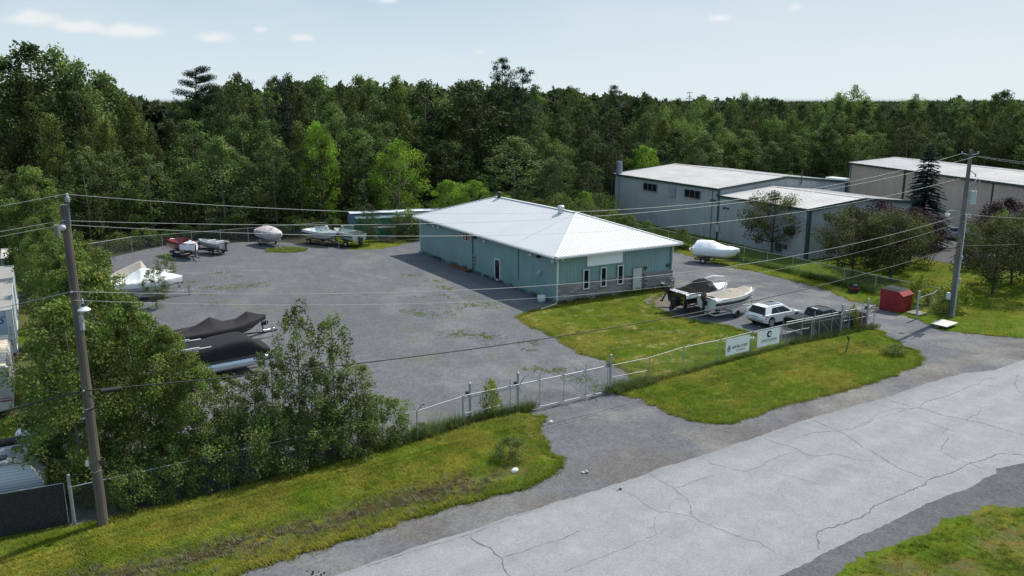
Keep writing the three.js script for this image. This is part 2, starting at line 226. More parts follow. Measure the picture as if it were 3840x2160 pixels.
// cracks: narrow open joints, drawn as thin dark ribbons lying on the road
const CRACKS = [
  [[6.4, -35.11], [6.75, -34.42], [7.24, -33.76], [7.41, -33.11], [7.65, -32.64], [7.69, -31.97], [7.55, -31.17], [7.76, -30.68], [8.44, -30.07], [8.94, -29.61], [9.37, -29.23], [9.78, -29.04], [10.19, -28.24]],
  [[4.36, -33.76], [4.78, -33.43], [5.44, -32.88], [5.66, -32.34], [5.93, -31.82], [6.23, -31.45], [6.73, -31.45], [7.11, -31.24], [7.53, -31.07]], [[7.54, -32.8], [7.07, -32.49], [6.75, -31.97], [6.73, -31.45]],
  [[6.44, -31.45], [6.06, -31.1], [5.87, -30.61], [5.79, -29.94], [5.8, -29.61], [5.39, -29.35], [4.79, -28.91], [4.21, -28.48], [3.58, -28.07], [3.03, -27.72], [1.8, -26.9]],
  [[9.31, -36.85], [9.62, -36.1], [10.06, -35.92], [10.36, -35.55], [10.96, -35.29], [11.79, -35.82], [12.19, -36.1], [12.13, -36.28], [12.91, -36.85], [13.85, -37.43]], [[10.96, -35.29], [11.1, -34.94], [11.14, -34.42]],
  [[12.86, -39.44], [13.21, -38.86], [13.59, -38.44], [14.08, -38.13], [14.36, -37.73], [14.44, -37.24], [14.87, -37.04], [15.48, -37.14], [15.8, -37.33], [16.27, -37.04], [16.6, -36.66], [17.18, -36.47]],
  [[16.31, -41.79], [16.69, -41.08], [17.06, -40.39], [17.46, -39.61], [17.55, -38.96], [17.63, -38.13], [17.92, -37.43], [18.11, -36.57], [18.37, -35.55], [18.68, -35.2], [19.08, -34.42]],
  [[19.08, -34.42], [18.79, -34], [17.83, -33.43], [16.76, -32.72], [15.55, -31.97], [15.18, -31.45], [14.55, -30.96], [13.75, -30.54], [12.98, -30.14], [12.37, -29.87], [12.19, -29.48], [12.11, -29.04], [11.89, -28.48]],
  [[19.09, -34.45], [20.11, -34.94], [21.15, -35.55], [21.97, -36.19], [22.83, -36.57], [24.09, -37.33], [25.18, -37.14]],
  [[22.81, -35.55], [22.28, -35.73], [21.97, -36.19], [21.61, -36.57], [21.34, -37.63], [21.98, -38.55], [22.51, -39.07], [22.62, -39.94], [23.11, -40.39], [22.78, -40.96], [22.35, -41.55]],
  [[21.79, -45.01], [22.3, -44.19], [22.94, -43.53], [23.42, -43.15], [23.79, -42.4], [24.79, -41.67], [25.44, -41.19], [25.92, -40.61], [26.29, -40.05], [26.63, -39.5]],
  [[17.28, -40.16], [18.17, -40.5], [19.18, -41.19], [20.04, -41.91], [21, -42.4], [21.94, -43.02], [23.13, -43.53], [23.97, -44.46], [25.13, -45.01], [26.19, -45.7], [27.17, -46.42], [28.09, -47.16], [28.77, -47.47], [29.41, -48.24], [30.63, -48.71]],
  [[18.4, -40.9], [19.4, -41.5], [20.4, -42.6], [21.6, -43.3], [22.6, -43.4]], [[13.94, -38.75], [14.73, -39.28], [15.7, -39.83], [16.58, -40.05], [17.28, -40.16]], [[12.17, -35.37], [12.57, -35.02], [13.15, -34.68], [13.62, -34.25], [14.11, -33.92]], [[7.28, -33.59], [7.88, -33.92], [8.62, -34.51], [9.14, -34.76], [9.75, -35.02]],
  [[-1.69, -29.54], [-1.57, -29.24], [-1.25, -28.9], [-.83, -28.57], [-.62, -28.15], [-.36, -27.83], [-.33, -27.38], [-.23, -27.04], [-.09, -26.72], [.3, -26]], [[-.36, -27.92], [-.01, -28.15], [.59, -28.43], [1.22, -28.9], [1.9, -29.24], [2.56, -29.74], [2.96, -30.05]],
  [[-5.51, -27.21], [-4.76, -27.74], [-3.85, -28.38], [-2.89, -28.9], [-2.15, -29.34], [-1.59, -29.69], [-.61, -30.47], [.42, -31.23], [1.33, -31.9]], [[32.39, -49.52], [30.85, -47.31], [30.39, -46.13], [30.43, -45.7]], [[26.83, -43.66], [25.91, -42.52], [25.01, -41.91], [24.58, -41.19]]];
const crackM = mat(.13, .128, .125, 1);
CRACKS.forEach((line, k) => {
  const r = rng(40 + k), pts = [], w0 = [.032, .022, .02, .018, .024, .014, .026, .03, .046, .04, .018, .026, .022, .014, .016, .014, .014, .032, .018, .016, .016, .014][k] ?? .018;
  line.forEach((a, i) => { const b = line[i + 1]; if (!b) { pts.push(a); return; } const L = Math.hypot(b[0] - a[0], b[1] - a[1]), n = Math.max(1, Math.round(L / .16)); for (let j = 0; j < n; j++) { const t = j / n, o = j ? .09 * (r() - .5) : 0; pts.push([mix(a[0], b[0], t) + o, mix(a[1], b[1], t) + .09 * (r() - .5)]); } });
  const pos = []; const side = pts.map((p, i) => { const a = pts[Math.max(0, i - 1)], b = pts[Math.min(pts.length - 1, i + 1)], L = Math.hypot(b[0] - a[0], b[1] - a[1]) || 1, w = w0 * .52 * (.25 + 1.3 * r()) * Math.min(1, .35 + Math.min(i, pts.length - 1 - i) / 4); return [[p[0] - (b[1] - a[1]) / L * w, p[1] + (b[0] - a[0]) / L * w], [p[0] + (b[1] - a[1]) / L * w, p[1] - (b[0] - a[0]) / L * w]]; });
  const y = .0195 + k * .0006;
  for (let i = 0; i + 1 < side.length; i++) { const [a, b] = side[i], [c, d] = side[i + 1]; for (const q of [a, b, c, b, d, c]) pos.push(q[0], y, q[1]); }
  const g = new THREE.BufferGeometry(); g.setAttribute('position', new THREE.Float32BufferAttribute(pos, 3)); g.computeVertexNormals(); mesh('crack', metreUV(g), crackM, road);
});
// patch of broken asphalt crumbs at the near edge of the road
{ const b = new MB(), r = rng(4); for (const [cx, cz, n, s] of [[4.9, -33.5, 6, .22], [-7.2, -26.8, 12, .5]]) for (let i = 0; i < n; i++) b.add(new THREE.DodecahedronGeometry(.015 + .03 * r()), M4(cx + (r() - .5) * 2 * s, .03, cz + (r() - .5) * s, r() * 3, r() * 3, 0)); tag(b.build('asphalt_crumbs', mat(.03, .03, .03, 1)), 'loose black crumbs of asphalt lying on the pale road', 'rubble', null, 'stuff'); }

// ---- grass
const cG = [.152, .205, .021], cY = [.235, .228, .045], cD = [.09, .125, .018], cB = [.27, .205, .11];
const grassC = (x, z, yel = .35, dark = .2) => { const mow = .93 + .14 * vnoise((x * .535 + z * .845) * 2.1, (x * .845 - z * .535) * .12, 88); const n = fbm(x * .35, z * .35, 61, 4), m = fbm(x * 1.4, z * 1.4, 62, 3); let c = lerpC(cG, cY, smooth(.62 - yel * .5, .8 - yel * .35, n * .7 + m * .3)); c = lerpC(c, cD, dark * smooth(.5, .72, fbm(x * .8 + 9, z * .8, 63, 3))); return c.map((v) => v * (.78 + .44 * m) * mow); };
const fringe = (c, e, x, z) => lerpC(c, [.27, .225, .135], .75 * (1 - e) * smooth(.3, .6, fbm(x * 1.3, z * 1.3, 91, 3)));
const lawnPoly = ragged([[.48, -63.48], [1.2, -61.4], [3.33, -57.5], [4.89, -53.46], [6.33, -52.14], [6.77, -51.21], [7.42, -49.99], [7.7, -47.6], [8.42, -47.5], [13.67, -51.29], [19.76, -55.6], [20.4, -56], [18.6, -57.6], [16.79, -60.52], [15.4, -61.2], [13.6, -63.0], [12.2, -65.6], [12.1, -68.6], [13.4, -71.4], [15.1, -75.3], [14.8, -73.9], [3.9, -67.6], [1.6, -65.2]], (i) => i > 19 ? .06 : .22, .25, 21);
const eLawn = faded(() => 1, lawnPoly.filter((_, i) => i % 4 === 0), .55);
sheet('lawn', lawnPoly, .35, .012, (x, z) => { let c = fringe(grassC(x, z, .42, .35), eLawn(x, z), x, z); const f = smooth(.62, .7, fbm(x * 1.1 + 3, z * 1.1, 71, 2)); c = lerpC(c, [.42, .34, .19], .7 * f); return c; }, lawnM, { height: (x, z) => .05 * fbm(x * .6, z * .6, 64, 2) });
const vergeRPoly = ragged([[6.2, -46.1], [6.63, -45.62], [8.18, -43.94], [8.89, -42.66], [9.54, -41.9], [11.09, -41.28], [11.77, -41.28], [12.66, -41.9], [14.97, -43.63], [17.81, -45.09], [22.34, -47.86], [25.19, -49.99], [27.02, -51.21], [27.77, -52.48], [27.86, -54.93], [27.8, -57.91], [27.6, -59.6], [26.99, -59.63], [24.39, -58.01], [19.76, -55.6], [13.67, -51.29], [8.42, -47.5]], (i) => i < 2 || i > 12 && i < 16 ? .4 : i > 15 ? .06 : .2, .25, 22);
// height of the verges: a low bank by the fence, a shallow ditch, then the shoulder
const vergeH = (x, z) => { const d = lineDist(fenceLine, x, z); return .3 * Math.exp(-((d / 1.3) ** 2)) * 0 + .16 * smooth(4.6, 1.2, d) + .07 * fbm(x * .8, z * .8, 66, 3); };
const eR = faded(() => 1, vergeRPoly.filter((_, i) => i % 4 === 0), .6);
sheet('grass_verge', vergeRPoly, .35, .012, (x, z) => {
  let c = fringe(grassC(x, z, .38, .3), eR(x, z), x, z);
  const dark = smooth(1.1, .2, segDist([x, z], [10.3, -42.9], [14.4, -45.2])) * smooth(.35, .55, fbm(x * 1.7, z * 1.7, 67, 3)); c = lerpC(c, [.09, .075, .05], .75 * dark);
  const rut = smooth(.28, .05, Math.abs(lineDist(fenceLine, x, z) - 2.6)) * smooth(.35, .6, fbm(x * .5, z * .5, 68, 2)); c = lerpC(c, cD, .5 * rut);
  const rr = smooth(.5, .2, Math.hypot((x - 27) / 1.6, (z + 54.5) / 3)); return lerpC(c, cB, .35 * rr);
}, lawnM, { height: vergeH });
const vergeLPoly = ragged([[-16.5, -23.2], [-10.33, -26.6], [-9.55, -27.22], [-8.13, -28.37], [-6.2, -29.64], [-3.97, -31.22], [-1.28, -32.84], [.52, -33.83], [1.55, -34.91], [1.77, -35.71], [2.15, -36.72], [1.6, -37.97], [1.28, -40.09], [1.5, -41.9], [.5, -42.7], [.33, -42.66], [-2.4, -41], [-4.81, -38.65], [-14.97, -32.05], [-18.01, -30.3], [-30, -23.8], [-30, -18]], (i) => i > 8 && i < 14 ? .5 : i > 14 ? .08 : .2, .25, 23);
const ditch = [[-22, -22.6], [-12.5, -27.7], [-8.2, -30.1], [-4.6, -32.5], [-1.4, -34.4], [.2, -35.4]];
const eL = faded(() => 1, vergeLPoly.filter((_, i) => i % 4 === 0), .6);
sheet('grass_verge', vergeLPoly, .3, .012, (x, z) => {
  let c = fringe(grassC(x, z, .55, .35), eL(x, z), x, z); const d = lineDist(ditch, x, z), n = fbm(x * 1.6, z * 1.6, 69, 4);
  c = lerpC(c, [.17, .15, .085], .75 * smooth(1.5, .5, d) * smooth(.3, .55, n)); c = lerpC(c, [.085, .06, .04], .9 * smooth(.75, .15, d) * smooth(.38, .58, fbm(x * .6, z * .6, 70, 3)));
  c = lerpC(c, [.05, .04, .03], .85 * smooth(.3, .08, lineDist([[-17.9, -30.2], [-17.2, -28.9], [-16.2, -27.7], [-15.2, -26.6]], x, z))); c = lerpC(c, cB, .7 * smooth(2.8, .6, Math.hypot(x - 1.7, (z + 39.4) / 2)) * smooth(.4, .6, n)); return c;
}, lawnM, { height: (x, z) => vergeH(x, z) + .1 * smooth(.5, 2.2, lineDist(ditch, x, z)) });
const grassRPoly = ragged([[17.6, -97], [18.83, -94.43], [18.57, -92.62], [20.27, -89.42], [23.04, -83.41], [25.74, -80.39], [28.07, -75.29], [29.38, -72.8], [29.49, -68.84], [31.22, -67.42], [31.51, -64.36], [32.19, -62.75], [32.86, -60.63], [32.75, -59.52], [35.34, -58.22], [37.61, -57.39], [46, -56.5], [60, -65], [90, -84], [90, -95], [66, -95], [48, -84], [42, -92], [32, -87.5], [15.4, -122.4], [9, -119]], (i) => i < 17 ? .28 : .1, .3, 24);
sheet('grass_lawn', grassRPoly, .6, .012, (x, z) => grassC(x, z, .3, .3), lawnM, { height: (x, z) => .06 * fbm(x * .5, z * .5, 65, 2) });
sheet('parking_lot', [[42, -92.4], [48, -84.3], [66, -95.3], [90, -95.3], [90, -120], [62, -118], [46, -97]], 1.5, .006, (x, z) => { const k = .9 + .2 * (fbm(x * .3, z * .3, 3, 3) - .5); return [.17 * k, .17 * k, .175 * k]; }, gravelM);
sheet('grass_bank', ragged([[62, -50], [30, -32.5], [22.2, -31.9], [20.04, -31.73], [17.88, -30.63], [15.27, -29.04], [13.25, -27.84], [12.04, -26.73], [6, -21], [40, -14], [80, -40]].reverse(), .3, .25, 25), .4, .014, (x, z) => { let c = grassC(x, z, .3, .4); const d = (x - 20) * -.52 + (z + 31.5) * -.85; const m = smooth(.45, .62, fbm(x * .7, z * .7, 72, 4)); const near = smooth(2.4, .4, Math.abs(x * .53 + z * .845 + 14.8)); return lerpC(c, [.2, .15, .095], .75 * near * m); }, lawnM, { height: (x, z) => .12 * fbm(x * .7, z * .7, 73, 3) });
sheet('side_lot', ragged([[-18.2, -30.4], [-22.1, -37.2], [-34.3, -57.8], [-46.6, -78.5], [-52, -88], [-80, -80], [-60, -40], [-30, -23.9]], .1, .4, 26), .8, .0, (x, z) => lerpC(grassC(x, z, .3, .5), [.17, .155, .13], smooth(.42, .62, fbm(x * .22, z * .22, 74, 4))), lawnM);
sheet('weedy_ground', ragged([[-20.5, -96.5], [-19, -93.6], [-16.5, -93.9], [-15.4, -94.6], [-13.4, -97], [-11.3, -100.6], [-9, -106], [-12, -112], [-24, -106]], .4, .3, 27), .6, .010, (x, z) => lerpC(grassC(x, z, .25, .4), [.19, .16, .12], .4 * smooth(.5, .7, fbm(x * .6, z * .6, 75, 3))), lawnM);
sheet('bare_patch', ragged([[12.4, -70.6], [13.6, -69.6], [13.3, -66.6], [12, -66.2], [11.4, -68.6]], .25, .2, 28), .5, .075, (x, z) => { const k = .9 + .3 * (fbm(x, z, 3, 3) - .5); return [.25 * k, .215 * k, .17 * k]; }, gravelM);

// ---- grass blades, scattered as one mass per area
function tuftGeo(n, h, spread, wide, seed) {
  const r = rng(seed), pos = [], nor = [];
  for (let i = 0; i < n; i++) {
    const a = r() * 6.283, x = Math.cos(a) * spread * Math.sqrt(r()), z = Math.sin(a) * spread * Math.sqrt(r()), b = r() * 6.283, l = h * (.55 + .6 * r()), lean = l * (.5 + .9 * r()), w = wide * (.7 + .6 * r());
    const dx = Math.cos(b), dz = Math.sin(b); pos.push(x - dz * w, 0, z + dx * w, x + dz * w, 0, z - dx * w, x + dx * lean, l, z + dz * lean);
    
  }
  const g = new THREE.BufferGeometry(); g.setAttribute('position', new THREE.Float32BufferAttribute(pos, 3)); g.computeVertexNormals(); return g;
}
const bladeM = new THREE.MeshPhysicalMaterial({ color: new THREE.Color(1, 1, 1), roughness: .9, specularIntensity: .2, side: THREE.DoubleSide, transmission: .4, thickness: 0 });
const shortTuft = tuftGeo(9, .075, .09, .008, 5), tallTuft = tuftGeo(14, .42, .12, .012, 6), midTuft = tuftGeo(12, .2, .12, .012, 7), leafTuft = tuftGeo(14, .16, .14, .035, 8);
function scatter(name, label, geo, spots, seed) {
  const im = new THREE.InstancedMesh(geo, bladeM, spots.length), r = rng(seed), m = new THREE.Matrix4(), c = new THREE.Color();
  spots.forEach(([x, y, z, s, col], i) => { m.compose(V3(x, y, z), _q.setFromEuler(_e.set(0, r() * 6.28, 0)), V3(s, s * (.7 + .6 * r()), s)); im.setMatrixAt(i, m); im.setColorAt(i, c.setRGB(...col)); });
  im.name = numbered(name); im.castShadow = im.receiveShadow = true; scene.add(im); return tag(im, label, 'grass', null, 'stuff');
}
function fill(poly, density, seed, y, colorF, sizeF = () => 1, keep = () => true) {
  const r = rng(seed), xs = poly.map((p) => p[0]), zs = poly.map((p) => p[1]), x0 = Math.min(...xs), x1 = Math.max(...xs), z0 = Math.min(...zs), z1 = Math.max(...zs), n = Math.round((x1 - x0) * (z1 - z0) * density), out = [];
  const step = Math.max(1, Math.floor(poly.length / 400)), P = poly.filter((_, i) => i % step === 0);
  for (let i = 0; i < n; i++) { const x = mix(x0, x1, r()), z = mix(z0, z1, r()); if (!inside(P, x, z) || !keep(x, z, r)) continue; const c = colorF(x, z), k = .8 + .5 * r(); out.push([x, y(x, z), z, sizeF(x, z, r), c.map((v) => v * k)]); }
  return out;
}
const lighter = (c) => [c[0] * 1.25, c[1] * 1.25, c[2] * 1.0];
const rimOf = (p) => p.filter((_, i) => i % 6 === 0), fadeL = faded((x, z) => vergeH(x, z) + .1 * smooth(.5, 2.2, lineDist(ditch, x, z)), rimOf(vergeLPoly), .9), fadeR = faded(vergeH, rimOf(vergeRPoly), .9);
function edge(poly, n, seed, size, colorF) { const r = rng(seed), out = []; for (let i = 0; i < n; i++) { const p = poly[Math.floor(r() * poly.length)], c = colorF(p[0], p[1]), k = .8 + .5 * r(), w = .45 * Math.pow(r(), 1.5) * (r() < .5 ? -1 : 1); out.push([p[0] + w * (r() - .3), .006, p[1] + w * (r() - .3), size * (.5 + .9 * r()), c.map((v) => v * k)]); } return out; }
scatter('mown_grass', 'short mown grass of the sunny lawn before the green building', shortTuft, fill(lawnPoly, 42, 1, (x, z) => .012 + .05 * fbm(x * .6, z * .6, 64, 2), (x, z) => lighter(grassC(x, z, .42, .35)), (x, z, r) => .7 + .8 * r()), 1);
scatter('mown_grass', 'mown grass on the verge between the signed fence and the road', shortTuft, fill(vergeRPoly, 60, 2, (x, z) => .012 + fadeR(x, z), (x, z) => lighter(grassC(x, z, .38, .3)), (x, z, r) => .7 + .9 * r()), 2);
scatter('mown_grass', 'patchy yellow green grass on the verge below the tall pole', shortTuft, fill(vergeLPoly, 85, 3, (x, z) => .012 + fadeL(x, z), (x, z) => lighter(grassC(x, z, .55, .35)), (x, z, r) => .7 + .9 * r(), (x, z) => lineDist(ditch, x, z) > .5), 3);
scatter('ditch_weeds', 'grey green weeds and dry stalks along the roadside ditch', leafTuft, fill(vergeLPoly, 26, 4, () => .02, (x, z) => lerpC([.215, .235, .125], [.22, .17, .09], vnoise(x * 3, z * 3, 8)), (x, z, r) => .5 + .7 * r(), (x, z, r) => { const d = lineDist(ditch, x, z); return d < 1.7 && r() < smooth(1.7, .6, d) * (fbm(x * .7, z * .7, 70, 3) > .5 ? .35 : 1) * smooth(1, -1.5, x * .845 - z * .535 - 17.5 + 0); }), 4);
scatter('mown_grass', 'lawn grass under the crab apple trees right of the driveway', shortTuft, fill(grassRPoly.filter((p) => p[0] < 62), 9, 5, (x, z) => .012 + .06 * fbm(x * .5, z * .5, 65, 2), (x, z) => lighter(grassC(x, z, .3, .3)), (x, z, r) => 1 + 1.0 * r(), (x, z) => x < 50 && z > -95), 5);
scatter('bank_grass', 'rough grass on the bank at the lower right road edge', midTuft, fill([[24, -31.7], [20, -31.4], [15.3, -28.8], [12, -26.5], [16, -24], [26, -29]], 40, 6, () => .05, (x, z) => lighter(grassC(x, z, .3, .4)), (x, z, r) => .5 + .6 * r(), (x, z) => fbm(x * .7, z * .7, 72, 4) < .56), 6);
scatter('edge_grass', 'ragged grass tufts creeping over the edges of the gravel', shortTuft, [...edge(vergeLPoly.filter((p) => p[1] > -43 && p[0] > -12), 4200, 31, 1.7, (x, z) => lighter(grassC(x, z, .6, .2))), ...edge(vergeRPoly, 3600, 32, 1.6, (x, z) => lighter(grassC(x, z, .45, .3))), ...edge(lawnPoly, 3200, 33, 1.7, (x, z) => lighter(grassC(x, z, .45, .3))), ...edge(grassRPoly.filter((p) => p[0] < 46), 3000, 34, 1.6, (x, z) => lighter(grassC(x, z, .35, .3)))], 7);
// weeds growing along the foot of the fences
{ const s = [], r = rng(9); const along = (a, b, n, w, col, sc = 1) => { for (let i = 0; i < n; i++) { const t = r(); s.push([mix(a[0], b[0], t) + (r() - .5) * w, .03 + .1, mix(a[1], b[1], t) + (r() - .5) * w, sc * (.6 + .9 * r()), [col[0] * (.7 + .6 * r()), col[1] * (.7 + .6 * r()), col[2]]]); } };
  const g = [.13, .175, .045]; along([-7, -37.3], [-2.5, -40.9], 230, .8, g, 1.1); along([-2.4, -41], [1, -43.1], 200, .7, g, .9); along([5.8, -45.9], [8.6, -47.6], 170, 1.1, g, .9); along([8.4, -47.5], [19.8, -55.6], 420, .45, g, .5); along([19.8, -55.6], [28, -60.2], 330, .7, g, .75); along([18.6, -97], [26.7, -83.6], 500, .9, [.08, .14, .03], .9); along([26.7, -83.6], [32.7, -71.6], 500, .9, [.09, .16, .03], .9); along([3.9, -67.5], [14.7, -73.9], 160, .4, g, .7); along([-10.6, -91.9], [3.4, -68.2], 200, .5, [.06, .075, .03], .6); along([30.8, -66.1], [33.3, -65.6], 90, .7, g);
  scatter('fence_weeds', 'tall rank weeds along the foot of fences and walls', tallTuft, s, 10); }
// weeds in the gravel: separate low patches, one mass
{ const W = [[-26.3, -93.5, 2.2], [-23.3, -95.1, 1], [-10.1, -79.6, 1.1], [-7.4, -76.8, 1.3], [-6.4, -74.3, .7], [-5.8, -73.6, .9], [-4.6, -70.3, 1.6], [-5.3, -66.7, 1.4], [-3.4, -67.4, 1.6], [-2.2, -67.4, 1.8], [-8.2, -65.4, 1.1], [-7.1, -64.1, 1.3], [-4.9, -64.7, .9], [-6.2, -70.7, .7], [-4.3, -58.6, 1.5], [-3.6, -58.3, 1.5], [-1.8, -57.8, 1.5], [-2.5, -57.8, 1.4], [-1.2, -56.3, .9], [1.3, -56.1, 1], [1.5, -50.4, .8], [2.4, -49.8, .9], [3.4, -50.2, .8], [4.2, -48.4, 1.1], [5.1, -47, 1.2], [-29.8, -80.8, 1.2], [-30.7, -76.6, .7], [-29.9, -74.4, .7], [-28.2, -74.2, 1], [-26.3, -74, 2], [-24.6, -75.1, 1.6], [-27, -71.2, 1], [-26.1, -67.6, 1], [-30.3, -66.9, .9], [-27.5, -78.9, 1], [1.2, -54.5, .6], [-11, -50, .8], [-14.2, -53.6, 1.2], [-8, -70.5, .8], [-13, -71, .4]];
  const s = [], r = rng(11); for (const [x, z, R] of W) { const n = Math.round(110 * R * (R > 2 ? 3 : 1)); for (let i = 0; i < n; i++) { const a = r() * 6.28, q = R * Math.pow(r(), .8), k = .7 + .6 * r(); const px = x + Math.cos(a) * q * 1.1, pz = z + Math.sin(a) * q * .8; if (fbm(px * 1.8, pz * 1.8, 81, 2) < .42 && R < 2) continue; s.push([px, .004, pz, (R > 2 ? 1.2 : .42) * (.5 + .8 * r()), [.19 * k, .25 * k, .05]]); } }
  scatter('gravel_weeds', 'low green weed patches scattered over the gravel yard', midTuft, s, 12); }
// ---------------------------------------------------------------- buildings
// ribbed sheet metal: pans and raised ribs running up from bot(u) to top(u), in the x-y plane facing +z
function ribbed(width, top, pitch, ribW, depth, bot = () => 0, extra = []) {
  let us = [[0, 0]]; const e = ribW * .35;
  for (let u = pitch / 2; u < width - ribW; u += pitch) us.push([u - ribW / 2 - e, 0], [u - ribW / 2, depth], [u + ribW / 2, depth], [u + ribW / 2 + e, 0]);
  us.push([width, 0]); for (const x of extra) us.push([x, 0]); us.sort((a, b) => a[0] - b[0]);
  const p = []; for (let i = 0; i + 1 < us.length; i++) { const [a, da] = us[i], [b, db] = us[i + 1], ta = top(a), tb = top(b), ba = bot(a), bb = bot(b); for (const q of [[a, ba, da], [b, bb, db], [b, tb, db], [a, ba, da], [b, tb, db], [a, ta, da]]) p.push(...q); }
  const g = new THREE.BufferGeometry(); g.setAttribute('position', new THREE.Float32BufferAttribute(p, 3)); g.computeVertexNormals(); return g;
}
const tealM = mat(.235, .375, .365, .55, { map: rep(T.streak, 6, 5) }), roofW = mat(.66, .67, .68, .5, { map: rep(tex(256, (u, v) => .9 + .1 * fbm(u * 6, v * 6, 6, 4, 6)), 9) }), greyWall = mat(.385, .41, .43, .6, { map: rep(T.streak, 7, 6) }), tanWall = mat(.60, .485, .39, .65, { map: rep(T.streak, 7, 6) }), trimG = mat(.025, .06, .055, .5), roofG = mat(.64, .62, .60, .5, { map: rep(T.soft, 11) }), stoneM = mat(.27, .245, .245, .95, { map: rep(T.stone, 1.3), bumpMap: rep(T.stone, 1.3), bumpScale: .05 }), creamM = mat(.55, .55, .5, .6), signM = mat(.86, .89, .9, .4);
function windowUnit(parent, w, h, place, frame, panes = 1, name = 'window') {  // frame with panes set back in it; local x across, y up, +z out
  const f = new MB(), t = .07, d = .1; f.box(w + 2 * t, t, d, 0, h + t / 2, 0).box(w + 2 * t, t, d + .04, 0, -t / 2, .02).box(t, h, d, -w / 2 - t / 2, h / 2, 0).box(t, h, d, w / 2 + t / 2, h / 2, 0);
  for (let k = 1; k < panes; k++) f.box(.05, h, d - .02, -w / 2 + (w * k) / panes, h / 2, 0);
  const o = f.build(name, frame, parent); o.applyMatrix4(place);
  for (let k = 0; k < panes; k++) { const pw = w / panes - .05; const g = new MB().box(pw, h - .01, .012, -w / 2 + (w * (k + .5)) / panes, h / 2, -.02); g.build('pane', glassDk, o); }
  return o;
}
function wallLamp(parent, place, m = steelDk) { const b = new MB().box(.12, .2, .05, 0, 0, .025).add(new THREE.CylinderGeometry(.11, .16, .2, 10), M4(0, -.02, .16, .5, 0, 0)); const o = b.build('wall_lamp', m, parent); o.applyMatrix4(place); new MB().cyl(.09, .09, .03, 0, -.13, .2, 10).build('lens', whiteTrim, o); return o; }

